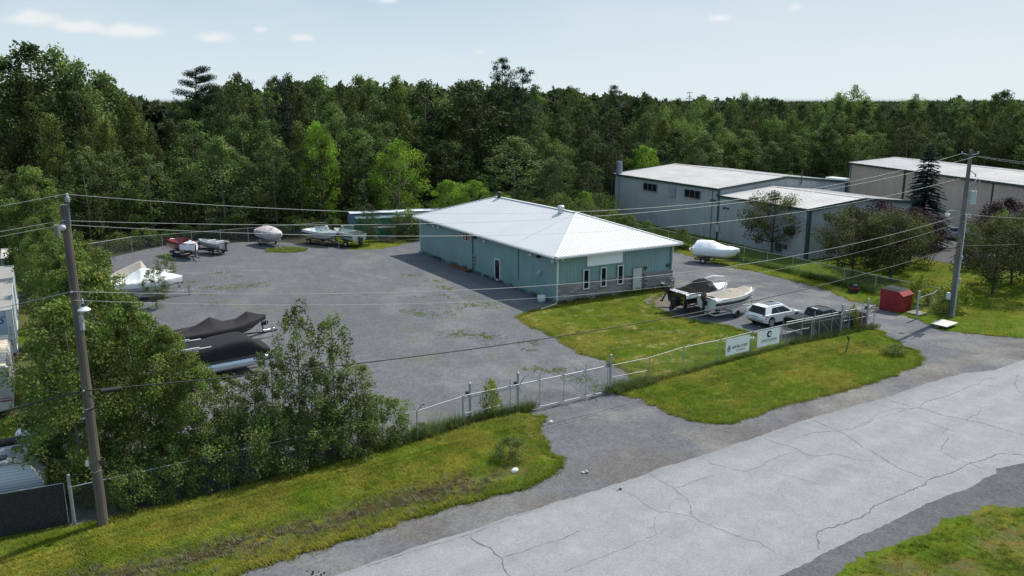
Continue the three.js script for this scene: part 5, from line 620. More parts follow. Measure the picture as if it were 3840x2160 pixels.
// covered pontoon boat with bright aluminium tubes
{
  const t = thing('pontoon_boat', 'pontoon boat with silver float tubes under a black cover', 'boat', [-18.8, 0, -49.25], 37), L = 6.2;
  for (const s of [-1, 1]) { const tb = new MB().add(new THREE.CylinderGeometry(.33, .33, L - 1, 22), M4(-.3, .82, s * .95, 0, 0, Math.PI / 2)).add(new THREE.SphereGeometry(.33, 18, 10), M4(-.3 - (L - 1) / 2, .82, s * .95, 0, 0, 0, V3(.3, 1, 1))).add(new THREE.CylinderGeometry(.06, .33, .9, 22), M4(-.3 + (L - 1) / 2 + .45, .9, s * .95, 0, 0, -Math.PI / 2)).build('float_tube', mat(.55, .62, .68, .32, { metalness: .7 }), t); new MB().box(L - 1, .02, .34, -.3, 1.16, s * .95).build('riser', silver, tb); }
  new MB().rbox(L - .2, .1, 2.5, 0, 1.22, 0, .03).build('deck', mat(.06, .06, .065, .6), t);
  const cv = (x) => .62 + .3 * smooth(-2.6, 1.2, x) - .75 * smooth(1.7, 3.1, x);
  new MB().add(surf(50, 24, (u, v) => { const x = mix(-3.05, 3.1, u), a = (v - .5) * 2, av = Math.abs(a), n = (fbm(u * 9, v * 4, 5, 3) - .5) * .05; if (av < .8) { const w = av / .8; return [x, 1.35 + cv(x) + .12 * (1 - w * w) + n, Math.sign(a) * 1.22 * w]; } const w = (av - .8) / .2; return [x, mix(1.35 + cv(x), 1.28, w) + n, Math.sign(a) * (1.22 + .05 * Math.sin(w * 3))]; })).build('cover', canvasM(.03, .03, .033), t);
  for (const s of [-1, 1]) for (const [x0, x1, y] of [[-2.6, -.5, 1.98], [-2.3, -1.2, 2.07], [-2.7, -1.0, 1.84]]) new MB().bar([x0, y + .22, s * 1.05], [x1, y + .22, s * 1.05], .035, 8).build('bimini_bar', white, t);
  makeTrailer('black trailer carrying the covered pontoon boat', [-18.8, -49.25], 37, { L: 6.0, w: .6, ax: -.8 });
}
// ---------------------------------------------------------------- vehicles
const lampRed = mat(.28, .008, .018, .15, { clearcoat: 1 });
function makeCar(name, label, cat, pos, turn, p) {
  const t = thing(name, label, cat, [pos[0], 0, pos[1]], turn), bw = .05, W = p.W - 2 * bw;
  const arch = (x, r) => { const a = []; for (let i = 0; i <= 10; i++) { const A = Math.PI * (1 - i / 10); a.push([x + r * Math.cos(A), p.sill + .02 + r * Math.sin(A) * 1.08]); } return a; };
  const prof = [...p.rear, ...p.belt, ...p.front, ...arch(p.wf, p.ar).reverse(), ...arch(p.wr, p.ar).reverse()];
  new MB().prism(prof, W, M4(0, 0, -W / 2), bw).build('body', p.paint, t, .6);
  if (p.trim) new MB().prism([[p.wr + p.ar, p.sill - .04], [p.wf - p.ar, p.sill - .04], [p.wf - p.ar, p.sill + .12], [p.wr + p.ar, p.sill + .12]], p.W - .06, M4(0, 0, -p.W / 2 + .03)).rbox(.3, .3, p.W - .12, p.rear[0][0] + .22, p.sill + .06, 0, .06).rbox(.3, .22, p.W - .16, p.front.at(-1)[0] - .18, p.sill + .06, 0, .06).build('bumper', mat(.03, .03, .032, .7), t);
  new MB().box(p.wf - p.wr + .5, .3, p.W - .5, (p.wf + p.wr) / 2, p.sill + .16, 0).build('underbody', blackPl, t);
  // greenhouse: belt ring and roof ring
  const { b0, b1, r0, r1, by, ry, bh, rh } = p.gh; const B = (x, z) => [x, by, z], q = (x, y, z) => [x, y, z];
  const roof = surf(10, 8, (u, v) => { const a = (v - .5) * 2; return [mix(r0 - .04, r1 + .02, u), ry + .045 * (1 - a * a) + .03 * Math.sin(Math.PI * u), a * rh]; });
  const cab = new MB().add(roof).poly([q(b0, by, -bh), q(b0, by, bh), q(b1, by, bh), q(b1, by, -bh), q(r0, ry, -rh), q(r0, ry, rh), q(r1, ry, rh), q(r1, ry, -rh)], [[0, 4, 5, 1], [1, 5, 6, 2], [2, 6, 7, 3], [3, 7, 4, 0]]).build('cab', p.paint, t);
  const P = (s, u, v, e) => { const x = mix(mix(b0, b1, u), mix(r0, r1, u), v), z = mix(bh, rh, v) + e; return [x, mix(by, ry, v), s * z]; };
  for (const s of [-1, 1]) for (const poly of p.glass) new MB().poly(poly.map(([u, v]) => P(s, u, v, .012)), [poly.map((_, i) => i)]).build('side_window', glassDk, t);
  const end = (xb, xr, e, v0, v1, wb = .9) => new MB().poly([[mix(xb, xr, v0) + e, mix(by, ry, v0), -mix(bh, rh, v0) * wb], [mix(xb, xr, v0) + e, mix(by, ry, v0), mix(bh, rh, v0) * wb], [mix(xb, xr, v1) + e, mix(by, ry, v1), mix(bh, rh, v1) * wb], [mix(xb, xr, v1) + e, mix(by, ry, v1), -mix(bh, rh, v1) * wb]], [[0, 1, 2, 3]]);
  end(b0, r0, -.014, .02, .93, .92).build('rear_window', glassDk, t); end(b1, r1, .014, .08, .93, .94).build('windscreen', glassDk, t);
  if (p.sunroof) new MB().add(surf(6, 6, (u, v) => { const a = (v - .5) * 1.5; return [mix(r0 + .5, r1 - .1, u), ry + .045 * (1 - a * a) + .03 * Math.sin(Math.PI * mix(.3, .95, u)) + .012, a * rh]; })).build('sunroof', mat(.03, .04, .07, .1, { clearcoat: 1 }), t);
  for (const x of [p.wr, p.wf]) for (const s of [-1, 1]) { const z = s * (p.W / 2 - .14), w = new MB().add(new THREE.TorusGeometry(p.tr - .1, .105, 10, 26), M4(x, p.tr, z)).add(new THREE.CylinderGeometry(p.tr - .05, p.tr - .05, .19, 24), M4(x, p.tr, z, Math.PI / 2, 0, 0)).build('wheel', rubber, t); const rb = new MB().add(new THREE.CylinderGeometry(.05, .05, .03, 10), M4(x, p.tr, z + s * .105, Math.PI / 2, 0, 0)).add(new THREE.TorusGeometry(p.tr - .13, .022, 6, 24), M4(x, p.tr, z + s * .1)); for (let k = 0; k < 7; k++) { const A = k * 6.283 / 7; rb.beam([x, p.tr, z + s * .1], [x + (p.tr - .12) * Math.cos(A), p.tr + (p.tr - .12) * Math.sin(A), z + s * .1], .02, .07); } rb.build('rim', p.rim ?? rimM, w); }
  for (const s of [-1, 1]) { new MB().poly(p.lamp.map(([x, y, z]) => [x, y, s * z]), [[0, 1, 2, 3], [3, 2, 5, 4]]).build('tail_lamp', lampRed, t); new MB().rbox(.12, .14, .22, b1 - .35, by + .12, s * (bh + .13), .04).build('mirror', p.mirror ?? p.paint, t); }
  for (const s of [-1, 1]) new MB().rbox(.12, .14, .34, p.front[0][0] + .26, p.front[0][1] - .14, s * (p.W / 2 - .3), .04).build('headlamp', mat(.6, .62, .62, .15), t);
  const h = new MB(); for (const s of [-1, 1]) for (const x of p.handles) h.rbox(.18, .035, .03, x, by - .13, s * (p.W / 2 + .005), .01); h.build('door_handle', p.paint, t);
  if (p.extra) p.extra(t);
  return t;
}
const suvP = { W: 1.9, sill: .4, ar: .46, wr: -1.4, wf: 1.41, tr: .375, rear: [[-2.14, .5], [-2.25, .64], [-2.27, .86], [-2.17, 1.0]], belt: [[-2.03, 1.03], [.95, .99]], front: [[1.72, .9], [2.1, .8], [2.25, .62], [2.2, .44]], gh: { b0: -2.14, b1: 1.12, r0: -1.88, r1: .12, by: 1.04, ry: 1.6, bh: .91, rh: .66 }, paint: mat(.8, .81, .80, .3, { clearcoat: .8, clearcoatRoughness: .08 }), trim: 1, sunroof: 1,
  glass: [[[.2, .1], [.5, .08], [.49, .84], [.3, .8]], [[.515, .08], [.9, .1], [.9, .45], [.86, .84], [.505, .84]]], lamp: [[-2.335, .66, .7], [-2.25, .66, .965], [-2.16, 1.06, .965], [-2.27, 1.06, .74], [-2.0, 1.06, .97], [-2.1, .7, .97]], handles: [-.75, .3],
  extra: (t) => { new MB().box(.012, .16, .34, -2.33, .74, 0).build('number_plate', mat(.55, .58, .56, .5), t); new MB().box(.012, .04, .8, -2.33, .87, 0).build('tailgate_strip', steelDk, t); new MB().box(.02, .03, 1.6, -2.37, .6, 0).build('tailgate_strip', mat(.1, .14, .14, .5), t); new MB().rbox(.2, .05, 1.25, -1.95, 1.62, 0, .02).build('spoiler', suvP.paint, t); } };
makeCar('suv', 'white crossover car parked beside the beige covered fishing boat', 'car', [20.65, -61.75], 32, suvP);
const navy = mat(.009, .012, .02, .3, { clearcoat: .35, clearcoatRoughness: .1, specularIntensity: .4 });
makeCar('pickup_truck', 'dark blue pickup truck with bed cover behind the parked gate', 'pickup', [23.2, -58.95], 28, { W: 2.0, sill: .5, ar: .47, wr: -1.75, wf: 1.75, tr: .4, rear: [[-2.75, .55], [-2.85, .75], [-2.86, 1.0]], belt: [[-2.84, 1.27], [1.1, 1.22]], front: [[1.5, 1.2], [2.55, 1.1], [2.78, .88], [2.8, .62], [2.68, .5]], gh: { b0: -.98, b1: 1.25, r0: -.72, r1: .45, by: 1.22, ry: 1.9, bh: .94, rh: .74 }, paint: navy, rim: mat(.3, .31, .32, .4, { metalness: .5 }), trim: 0, glass: [[[.1, .08], [.42, .08], [.42, .88], [.14, .88]], [[.46, .08], [.93, .08], [.86, .55], [.92, .88], [.47, .88]]], lamp: [[-2.97, .85, .8], [-2.9, .85, .99], [-2.9, 1.2, .99], [-2.96, 1.2, .8], [-2.78, 1.2, 1.005], [-2.78, .85, 1.005]], handles: [-.55, .35], mirror: blackPl,
  extra: (t) => { new MB().rbox(1.85, .05, 1.86, -1.92, 1.39, 0, .015).build('bed_cover', mat(.03, .032, .035, .8, { transmission: 0, specularIntensity: .3 }), t); new MB().rbox(.2, .2, 1.9, -2.96, .56, 0, .05).build('bumper', mat(.3, .31, .32, .3, { metalness: .8 }), t); new MB().rbox(.16, .05, .5, -.76, 1.95, 0, .01).build('cab_lamp', mat(.6, .6, .6, .4), t); new MB().rbox(.12, .3, 1.4, 2.84, .85, 0, .03).build('grille', steelDk, t); } });
makeCar('suv', 'silver car parked beside the tan warehouse behind purple trees', 'car', [55.2, -101.4], 165, { ...suvP, paint: mat(.42, .43, .45, .3, { clearcoat: .8, metalness: .4 }), extra: null });
// ---------------------------------------------------------------- yard and roadside objects
{ // red refuse skip with black lid
  const t = thing('dumpster', 'red steel dumpster with black lid beside the driveway', 'dumpster', [31.97, 0, -65.75], 39), red = mat(.30, .012, .022, .45, { map: rep(T.soft, 2.2) });
  const w = 1.75, prof = [[-.9, .06], [.86, .06], [.98, 1.42], [.62, 1.7], [-.95, 1.76]];
  new MB().prism(prof.map(([a, b]) => [-a, b]), w, M4(-w / 2, 0, 0, 0, Math.PI / 2, 0), .01).build('bin', red, t);
  for (const x of [-.9, .9]) new MB().box(.05, .12, 1.8, x, 1.3, 0).box(.14, .16, .9, x * 1.04, .75, 0).box(.08, .1, .9, x * 1.1, .75, 0).build('lift_pocket', red, t);
  new MB().box(1.78, .06, .06, 0, 1.42, 1.0).box(1.78, .07, .05, 0, .1, .92).build('rim', red, t);
  new MB().rbox(.88, .05, 1.52, -.45, 1.77, -.2, .015, 0, .035).build('lid', mat(.03, .033, .037, .6), t); new MB().rbox(.88, .05, 1.52, .45, 1.775, -.2, .015, 0, .035).build('lid', mat(.03, .033, .037, .6), t);
  { const b = new MB(); for (const lx of [-.45, .45]) for (let k = 0; k < 5; k++) b.box(.03, .03, 1.42, lx - .34 + k * .17, 1.805, -.2, 0, .035); b.build('lid_rib', mat(.045, .05, .055, .6), t); }
}
{ const t = thing('fire_barrel', 'rusty black drum with a red band on the shaded grass by the driveway', 'barrel', [31.0, 0, -71.9]); new MB().lathe([[.42, 0], [.46, .3], [.47, .7], [.45, .72], [.42, .3], [.4, .05]], 20).build('drum', mat(.03, .02, .018, .8), t); new MB().lathe([[.475, .42], [.5, .44], [.5, .54], [.475, .56]], 20).build('band', mat(.22, .04, .02, .7), t); new MB().add(new THREE.SphereGeometry(.14, 8, 6), M4(.12, .7, 0, 0, 0, 0, V3(1.6, .4, 1))).build('ash', mat(.2, .21, .22, 1), t); }
{ const t = thing('steel_bin', 'low reddish brown steel bin with slanted ends before the pickup', 'bin', [26.35, 0, -60.75], 30), m = mat(.12, .035, .03, .8, { map: rep(T.dirt, 1.6) }); new MB().poly([[-.9, 1.0, -.7], [.95, 1.0, -.7], [.95, 1.0, .7], [-.9, 1.0, .7], [-.75, .08, -.62], [.6, .08, -.62], [.6, .08, .62], [-.75, .08, .62], [-.85, .95, -.65], [.9, .95, -.65], [.9, .95, .65], [-.85, .95, .65], [-.7, .3, -.55], [.55, .3, -.55], [.55, .3, .55], [-.7, .3, .55]], [[0, 1, 5, 4], [1, 2, 6, 5], [2, 3, 7, 6], [3, 0, 4, 7], [4, 5, 6, 7], [8, 9, 13, 12], [9, 10, 14, 13], [10, 11, 15, 14], [11, 8, 12, 15], [12, 13, 14, 15], [0, 1, 9, 8], [1, 2, 10, 9], [2, 3, 11, 10], [3, 0, 8, 11]]).build('tub', m, t); new MB().box(.12, .08, 1.2, -.5, .04, 0).box(.12, .08, 1.2, .4, .04, 0).build('skid', m, t); }
{ // pallet: seven deck boards on three bearers
  const t = thing('pallet', 'pale wooden pallet lying on the grass beside the grey gate post', 'pallet', [33.05, .03, -64.3], 38), g = metreUV(clean(new THREE.BoxGeometry(.1, .022, 1.15))), tones = [mat(.5, .52, .44, .9, { map: oldWood.map }), mat(.6, .6, .52, .9, { map: oldWood.map })];
  for (let k = 0; k < 7; k++) { const b = mesh('deck_board', g, tones[k % 2], t); b.position.set(-.54 + k * .18, .125, 0); } for (const z of [-.5, 0, .5]) new MB().box(1.2, .09, .05, 0, .065, z).build('bearer', oldWood, t); }
{ const t = thing('board', 'white board propped flat on blocks at the driveway edge by the pole', 'board', [33.33, 0, -60.5], 39); new MB().rbox(1.95, .035, 1.25, 0, .3, 0, .01, 0, .03).build('panel', mat(.55, .53, .47, .6), t); new MB().box(.3, .26, .3, -.7, .14, -.2).box(.3, .26, .3, .6, .14, .2).build('block', mat(.2, .19, .18, 1), t); }
{ const t = thing('marker_post', 'bent green marker post standing on the verge before the gate', 'post', [22.99, .05, -53.6]); new MB().beam([0, 0, 0], [.18, .95, -.12], .07, .03).beam([.18, .95, -.12], [.0, 1.25, -.0], .16, .03).build('strip', mat(.03, .1, .06, .6), t); }
// containers
function container(label, pos, turn, L, H, m, ends) {
  const t = thing('shipping_container', label, 'container', pos, turn), W = 2.44;
  const put = (n, g, mm) => { const o = mesh(n, metreUV(clean(g)), m, t); o.applyMatrix4(mm); };
  put('side_panel', ribbed(L - .2, () => H - .2, .28, .13, .04, () => .15), M4(.1, 0, -.02)); put('side_panel', ribbed(L - .2, () => H - .2, .28, .13, .04, () => .15), M4(L - .1, 0, -W + .02, 0, Math.PI, 0)); put('end_panel', ribbed(W - .2, () => H - .2, .28, .13, .04, () => .15), M4(.02, 0, -W + .1, 0, -Math.PI / 2, 0)); put('end_panel', ribbed(W - .2, () => H - .2, .28, .13, .04, () => .15), M4(L - .02, 0, -.1, 0, Math.PI / 2, 0));
  const f = new MB(); for (const z of [-.06, -W + .06]) f.box(L, .16, .12, L / 2, .1, z).box(L, .12, .12, L / 2, H - .06, z); for (const x of [.06, L - .06]) f.box(.12, H - .02, .12, x, H / 2, -.06).box(.12, H - .02, .12, x, H / 2, -W + .06).box(.12, .12, W - .25, x, H - .06, -W / 2).box(.12, .16, W - .25, x, .1, -W / 2); f.build('frame', m, t);
  new MB().box(L - .22, .03, W - .22, L / 2, H - .06, -W / 2).build('roof', ends, t); return t;
}
container('green shipping container behind the wooden rack, half hidden by bushes', [-19.5, 0, -101.0], 16, 12.2, 2.6, mat(.045, .20, .11, .6, { map: rep(T.streak, 4) }), mat(.15, .2, .25, .5, { map: rep(T.dirt, 3) }));
container('blue grey shipping container with frosty roof behind the green one', [-20.9, 0, -104.0], 17, 12.2, 2.85, mat(.15, .22, .32, .6, { map: rep(T.streak, 4) }), mat(.7, .73, .76, .5));
{ const t = container('white shipping container end seen left of the cut off pole', [-47.9, 0, -74.8], 31, 2.44, 2.6, mat(.42, .46, .47, .6, { map: rep(T.streak, 4) }), mat(.6, .57, .5, .8, { map: rep(T.dirt, 2) })); t.scale.z = 2.5; new MB().bar([.6, .3, .06], [.6, 2.3, .06], .02).bar([1.1, .3, .06], [1.1, 2.3, .06], .02).bar([1.35, .3, .06], [1.35, 2.3, .06], .02).bar([1.85, .3, .06], [1.85, 2.3, .06], .02).box(.5, .14, .02, 1.4, 1.75, .06).build('lock_rod', mat(.5, .53, .56, .5), t); }
// semi-trailer, camper and caravan in the lot at the left
{ const t = thing('semi_trailer', 'long white box semi trailer with blue lettering at the left edge', 'trailer', [-31.85, 0, -50.1], 30.5), m = mat(.5, .56, .62, .5);
  const c = document.createElement('canvas'); c.width = c.height = 512; const x = c.getContext('2d'); x.fillStyle = '#a9b6c8'; x.fillRect(0, 0, 512, 512); x.fillStyle = '#cfd6da'; x.fillRect(446, 0, 66, 512); x.fillStyle = '#8e9aa8'; x.fillRect(440, 0, 4, 512); x.fillStyle = '#1f4f94'; x.font = 'italic bold 120px sans-serif'; x.save(); x.transform(1, 0, -.2, 1, 0, 0); x.fillText('S', 380, 150); x.restore(); x.fillStyle = '#222a30'; x.font = 'bold 36px sans-serif'; 'V53 80'.split('').forEach((k, i) => x.fillText(k, 462, 220 + i * 40));
  const tx = new THREE.CanvasTexture(c); tx.colorSpace = THREE.SRGBColorSpace; const fg = new THREE.PlaneGeometry(2.58, 2.8); mesh('front_panel', fg, new THREE.MeshStandardMaterial({ map: tx, roughness: .5 }), t).position.set(-1.3, 2.62, .012);
  new MB().box(2.56, 2.76, 16.6, -1.3, 2.6, -8.31).build('box', m, t); new MB().box(2.6, .05, 16.6, -1.3, 4.0, -8.3).build('roof', mat(.34, .325, .30, .7, { map: rep(T.streak, 5, 1.2, Math.PI / 2) }), t);
  for (const z of [-.03, -16.6]) new MB().box(.06, 2.84, .06, -.01, 2.6, z).box(2.6, .08, .06, -1.3, 4.02, z).build('corner_post', mat(.6, .64, .62, .5), t); new MB().box(.04, .12, 16.6, .01, 4.0, -8.3).box(.04, .2, 16.6, .01, 1.25, -8.3).build('side_rail', mat(.45, .55, .52, .5), t);
  new MB().box(2.5, .2, .1, -1.3, 1.12, 0).build('sill', mat(.25, .1, .06, .7), t); new MB().bar([-.5, .1, -2.8], [-.5, 1.1, -2.8], .08).bar([-2.1, .1, -2.8], [-2.1, 1.1, -2.8], .08).box(1.8, .12, .12, -1.3, .7, -2.8).build('landing_gear', steelDk, t);
  for (const z of [-13.4, -14.6]) for (const wx of [-.25, -2.35]) { const w = new MB().add(new THREE.TorusGeometry(.38, .13, 8, 20), M4(wx, .51, z, 0, Math.PI / 2, 0)).build('wheel', rubber, t); new MB().add(new THREE.CylinderGeometry(.28, .28, .2, 14), M4(wx, .51, z, 0, 0, Math.PI / 2)).build('rim', rimM, w); } }
{ const t = thing('camper_trailer', 'weathered white camper at the left edge with peeling cream roof', 'camper', [-27.4, 0, -42.1], 30), m = mat(.56, .58, .58, .5, { map: rep(T.soft, 3) });
  new MB().prism([[-2.4, .5], [0, .5], [0, 2.75], [-.12, 2.95], [-2.28, 2.95], [-2.4, 2.75]], 7, M4(0, 0, -7)).build('body', m, t); new MB().box(2.2, .05, 6.9, -1.2, 2.98, -3.5).build('roof', mat(.6, .54, .43, .9, { map: rep(T.dirt, 1.6) }), t); new MB().box(2.42, .06, .02, -1.2, 1.02, .012).box(2.42, .03, .02, -1.2, 1.16, .012).build('stripe', mat(.2, .03, .05, .6), t);
  { const r = new MB(); for (let k = 0; k < 9; k++) r.box(2.38, .012, .02, -1.2, 1.3 + k * .16, .01); r.build('ribs', mat(.4, .42, .44, .5), t); } const w = new MB().rbox(1.0, .75, .04, -1.1, 1.75, .02, .02).build('window', white, t); new MB().rbox(.88, .63, .02, -1.1, 1.75, .04, .005).build('pane', mat(.2, .23, .25, .2), w); new MB().box(.03, 2.2, .03, .01, 1.7, -.02).build('edge', mat(.5, .53, .5, .6), t);
  for (const z of [-3.2, -4]) { const wh = new MB().add(new THREE.TorusGeometry(.27, .09, 8, 18), M4(-.1, .36, z, 0, Math.PI / 2, 0)).build('wheel', rubber, t); new MB().add(new THREE.CylinderGeometry(.18, .18, .14, 12), M4(-.1, .36, z, 0, 0, Math.PI / 2)).build('rim', rimM, wh); } new MB().bar([-.1, .4, .1], [-.05, 1.1, 1.3], .03).build('tongue_strut', mat(.6, .58, .5, .7), t); }
{ const t = thing('camper_trailer', 'old ribbed white camper with grey roof behind the black screen', 'camper', [-19.55, 0, -31.1], 26), m = mat(.5, .55, .58, .45);
  // horizontal ribbed siding that leans back; nose at the right end
  const side = surf(70, 30, (v, u) => { const y = .55 + v * 1.95, z = -.15 * smooth(.5, 1, v) - .012 * (.5 + .5 * Math.cos(v * 16 * 6.283)), x = mix(-5.6, .1 - .5 * smooth(.45, 1, v) , u); return [x, y, z]; });
  new MB().add(side).build('front_wall', m, t); new MB().add(surf(12, 12, (v, w) => { const y = .55 + v * 1.95, x = .1 - .5 * smooth(.45, 1, v) + .18 * Math.sin(Math.PI * w); return [x, y, mix(-.15 * smooth(.5, 1, v), -2.2, w)]; })).build('end_wall', mat(.34, .38, .39, .5), t); new MB().box(5.0, .05, 2.1, -2.95, 2.5, -1.2).build('roof', mat(.2, .225, .25, .6, { map: rep(T.dirt, 1.5) }), t); new MB().box(5.4, 2, .05, -2.9, 1.5, -2.2).build('rear_wall', m, t);
  new MB().rbox(.62, .09, .4, -1.5, 2.56, -.9, .02).box(.4, .05, .2, -2.0, 2.54, -.62).rbox(.4, .07, .3, -.9, 2.55, -1.85, .02).build('roof_vent', mat(.02, .022, .026, .6), t); new MB().rbox(1.5, .08, .35, -3.0, 2.56, -.35, .03).build('awning_box', mat(.6, .64, .66, .4), t); new MB().poly([[.12, 1.9, -.35], [.2, 1.9, -1.1], [.2, 1.45, -1.1], [.17, 1.45, -.25]], [[0, 1, 2, 3]]).build('window', glassDk, t).position.x = .1; }
// small things in the lot
{ const t = thing('culvert_pipe', 'short black corrugated drain pipe lying behind the old camper', 'pipe', [-25.35, .22, -38.25], 35); new MB().lathe([...Array.from({ length: 21 }, (_, k) => [.22 + (k % 2) * .025, -.55 + k * .055]), ...Array.from({ length: 2 }, (_, k) => [.19, .55 - k * 1.1])], 18, M4(0, 0, 0, 0, 0, Math.PI / 2)).build('tube', mat(.03, .03, .032, .6), t); }
function bucket(label, pos, m, r) { const t = thing('bucket', label, 'bucket', pos); new MB().lathe([[0, .02], [r * .8, .02], [r, .38], [r * 1.08, .4], [r * 1.08, .43], [r * .95, .43], [r * .76, .05], [0, .05]], 18).build('tub', m, t); return t; }
bucket('grey green tub standing next to the blue bucket', [-24.72, 0, -38.3], mat(.13, .17, .15, .6), .27); bucket('bright blue bucket behind the old camper at lower left', [-24.2, 0, -38.5], mat(.015, .08, .42, .4), .25);
{ const t = thing('wrapped_bundle', 'bundle wrapped in white plastic sheet on the grass behind the tubs', 'bundle', [-25.0, 0, -39.5]); new MB().add(surf(24, 14, (u, v) => { const A = u * 6.283, q = v * 1.57, n = 1 + .3 * (fbm(u * 6, v * 4, 8, 3) - .5); return [.75 * Math.cos(A) * Math.cos(q) * n, .75 * Math.sin(q) * n, .6 * Math.sin(A) * Math.cos(q) * n]; })).build('sheet', mat(.6, .62, .64, .5), t); }
// weathered wooden rack before the green container
{ const t = thing('wooden_rack', 'weathered timber rack standing in weeds before the green container', 'rack', [-15.7, 0, -99.6], 8); for (const x of [-1.25, -1.0, 1.05, 1.3]) for (const z of [.1, -.9]) new MB().beam([x, 0, z], [x + (x < 0 ? -.25 : -.15), 1.75, z - .1], .1, .09).build('leg', oldWood, t); for (const [y, z] of [[1.65, .05], [1.65, -1], [.35, .1]]) new MB().beam([-1.75, y, z], [1.35, y + .12, z], .12, .13).build('rail', oldWood, t); const g = metreUV(clean(new THREE.BoxGeometry(2.7, .04, .18))); for (let k = 0; k < 5; k++) { const b = mesh('plank', g, mat(.15, .14, .135, .9, { map: oldWood.map }), t); b.position.set(-.1, 1.74, -.9 + k * .2); b.rotation.z = .04; } new MB().beam([-1.0, .1, .3], [1.1, .45, .1], .08, .12).beam([.2, .25, .35], [1.2, .1, .5], .08, .12).build('brace', oldWood, t); }
{ const t = thing('lumber_pile', 'grey planks lying in weeds beside the back corner of the green building', 'lumber', [-11.9, 0, -99.9], 10); const g = metreUV(clean(new THREE.BoxGeometry(2.6, .06, .16))); for (let k = 0; k < 6; k++) { const b = mesh('plank', g, oldWood, t); b.position.set((k % 2) * .3, .08 + .07 * (k >> 1), (k % 2) * .35 - .2); b.rotation.y = .1 * (k - 3); } }
{ const t = thing('lumber_pile', 'stack of orange brown boards along the base of the green wall', 'lumber', [-5.45, 0, -82.6], -59.3), ms = [mat(.22, .105, .05, .9, { map: oldWood.map }), mat(.17, .08, .04, .9, { map: oldWood.map })], g = metreUV(clean(new THREE.BoxGeometry(3.9, .05, .14))); for (let i = 0; i < 4; i++) for (let k = 0; k < 3; k++) { const b = mesh('board', g, ms[(i + k) % 2], t); b.position.set(.12 * ((i * 7 + k * 3) % 5 - 2), .03 + .055 * i, -.2 + k * .16); } }
{ const t = thing('rust_heap', 'rusty steel plates and white pipes piled behind the blue container', 'scrap', [-9.6, 0, -107.2], 20); const g = metreUV(clean(new THREE.BoxGeometry(3.2, .1, 1.5))); for (let k = 0; k < 5; k++) { const b = mesh('plate', g, k % 2 ? rust : mat(.1, .045, .03, .9), t); b.position.set(k * .9 - 1.6, 1.7 + (k % 3) * .3, (k % 2) * .8); b.rotation.set(.1, k * .2, .06); } for (let k = 0; k < 4; k++) new MB().bar([-.6 + k * .4, 2.35 + k * .06, 1.0], [3.4 + k * .1, 2.3 + k * .08, .6 - k * .3], .06).build('pipe', mat(.5, .48, .46, .6), t); for (const x of [-2, 2]) new MB().box(.3, 1.6, 1.6, x, .8, .3).build('stand', rust, t); }
{ const t = thing('plastic_drum', 'white plastic tub standing by the green wall near the downspout', 'tub', [2.55, 0, -68.3]); new MB().lathe([[0, .02], [.3, .02], [.34, .25], [.33, .5], [.37, .53], [.37, .6], [.33, .62], [0, .6]], 20).build('tub', mat(.62, .66, .67, .5), t); new MB().lathe([[.345, .26], [.36, .28], [.345, .3]], 20).build('rib', mat(.5, .54, .56, .5), t); }
{ const t = thing('planter', 'big grey blue flower tub with a thin plant by the stone wall', 'planter', [14.1, 0, -72.75]); new MB().lathe([[0, .02], [.36, .02], [.46, .62], [.52, .64], [.52, .72], [.46, .72], [.43, .6], [0, .58]], 20).build('pot', mat(.07, .095, .115, .6), t); const b = new MB(); for (const [x, z, h] of [[0, 0, .6], [.1, .05, .4], [-.12, .04, .5], [.02, -.1, .35]]) b.bar([x * .3, .58, z * .3], [x * 2, .6 + h, z * 2], .02, 5, .006); b.build('plant', mat(.1, .17, .06, .9), t); }
// dock sections stacked in the shade behind the red boat
{ const t = thing('dock_stack', 'weathered grey dock sections stacked by the fence behind the red boat', 'dock', [-36.2, 0, -94.6], 10), g = metreUV(clean(new THREE.BoxGeometry(.19, .04, 1.5))); for (let k = 0; k < 26; k++) { const b = mesh('plank', g, mat(.13, .12, .115, .9, { map: oldWood.map }), t); b.position.set(-2.6 + k * .205, .82, 0); } new MB().box(5.3, .2, .1, 0, .7, .6).box(5.3, .2, .1, 0, .7, -.6).box(.3, .6, 1.3, -1.8, .3, 0).box(.3, .6, 1.3, 1.8, .3, 0).build('frame', mat(.1, .09, .085, .9), t); }
// litter
tag(new MB().add(new THREE.DodecahedronGeometry(.16, 1), M4(0, 0, 0, .3, .5, .2, V3(1.2, .7, .9))).build('white_bag', mat(.75, .74, .68, .7)), 'small white plastic bag lying on the lower left verge', 'litter').position.set(.12, .1, -35.25);
tag(new MB().add(new THREE.DodecahedronGeometry(.1, 1), M4(0, 0, 0, .3, .5, .2, V3(1.2, .7, .9))).build('paper_scrap', mat(.7, .68, .6, .8)), 'pale scrap of paper on bare ground beside the gravel entrance', 'litter').position.set(2.1, .06, -41.3);
{ const b = new MB().box(.3, .05, .18, 0, .03, 0, .4).box(.1, .06, .2, .1, .07, 0, .4).build('wood_block', mat(.3, .3, .3, .8)); tag(b, 'small grey block lying on the gravel near the road edge', 'litter'); b.position.set(3.4, .01, -35.2); }
tag(new MB().add(new THREE.DodecahedronGeometry(.22, 1), M4(0, 0, 0, .3, .5, .2, V3(1, .8, .5))).build('plastic_bag', mat(.75, .75, .74, .5)), 'white plastic bag caught on the fence between the two banners', 'litter').position.set(16.35, 1.15, -53.35);
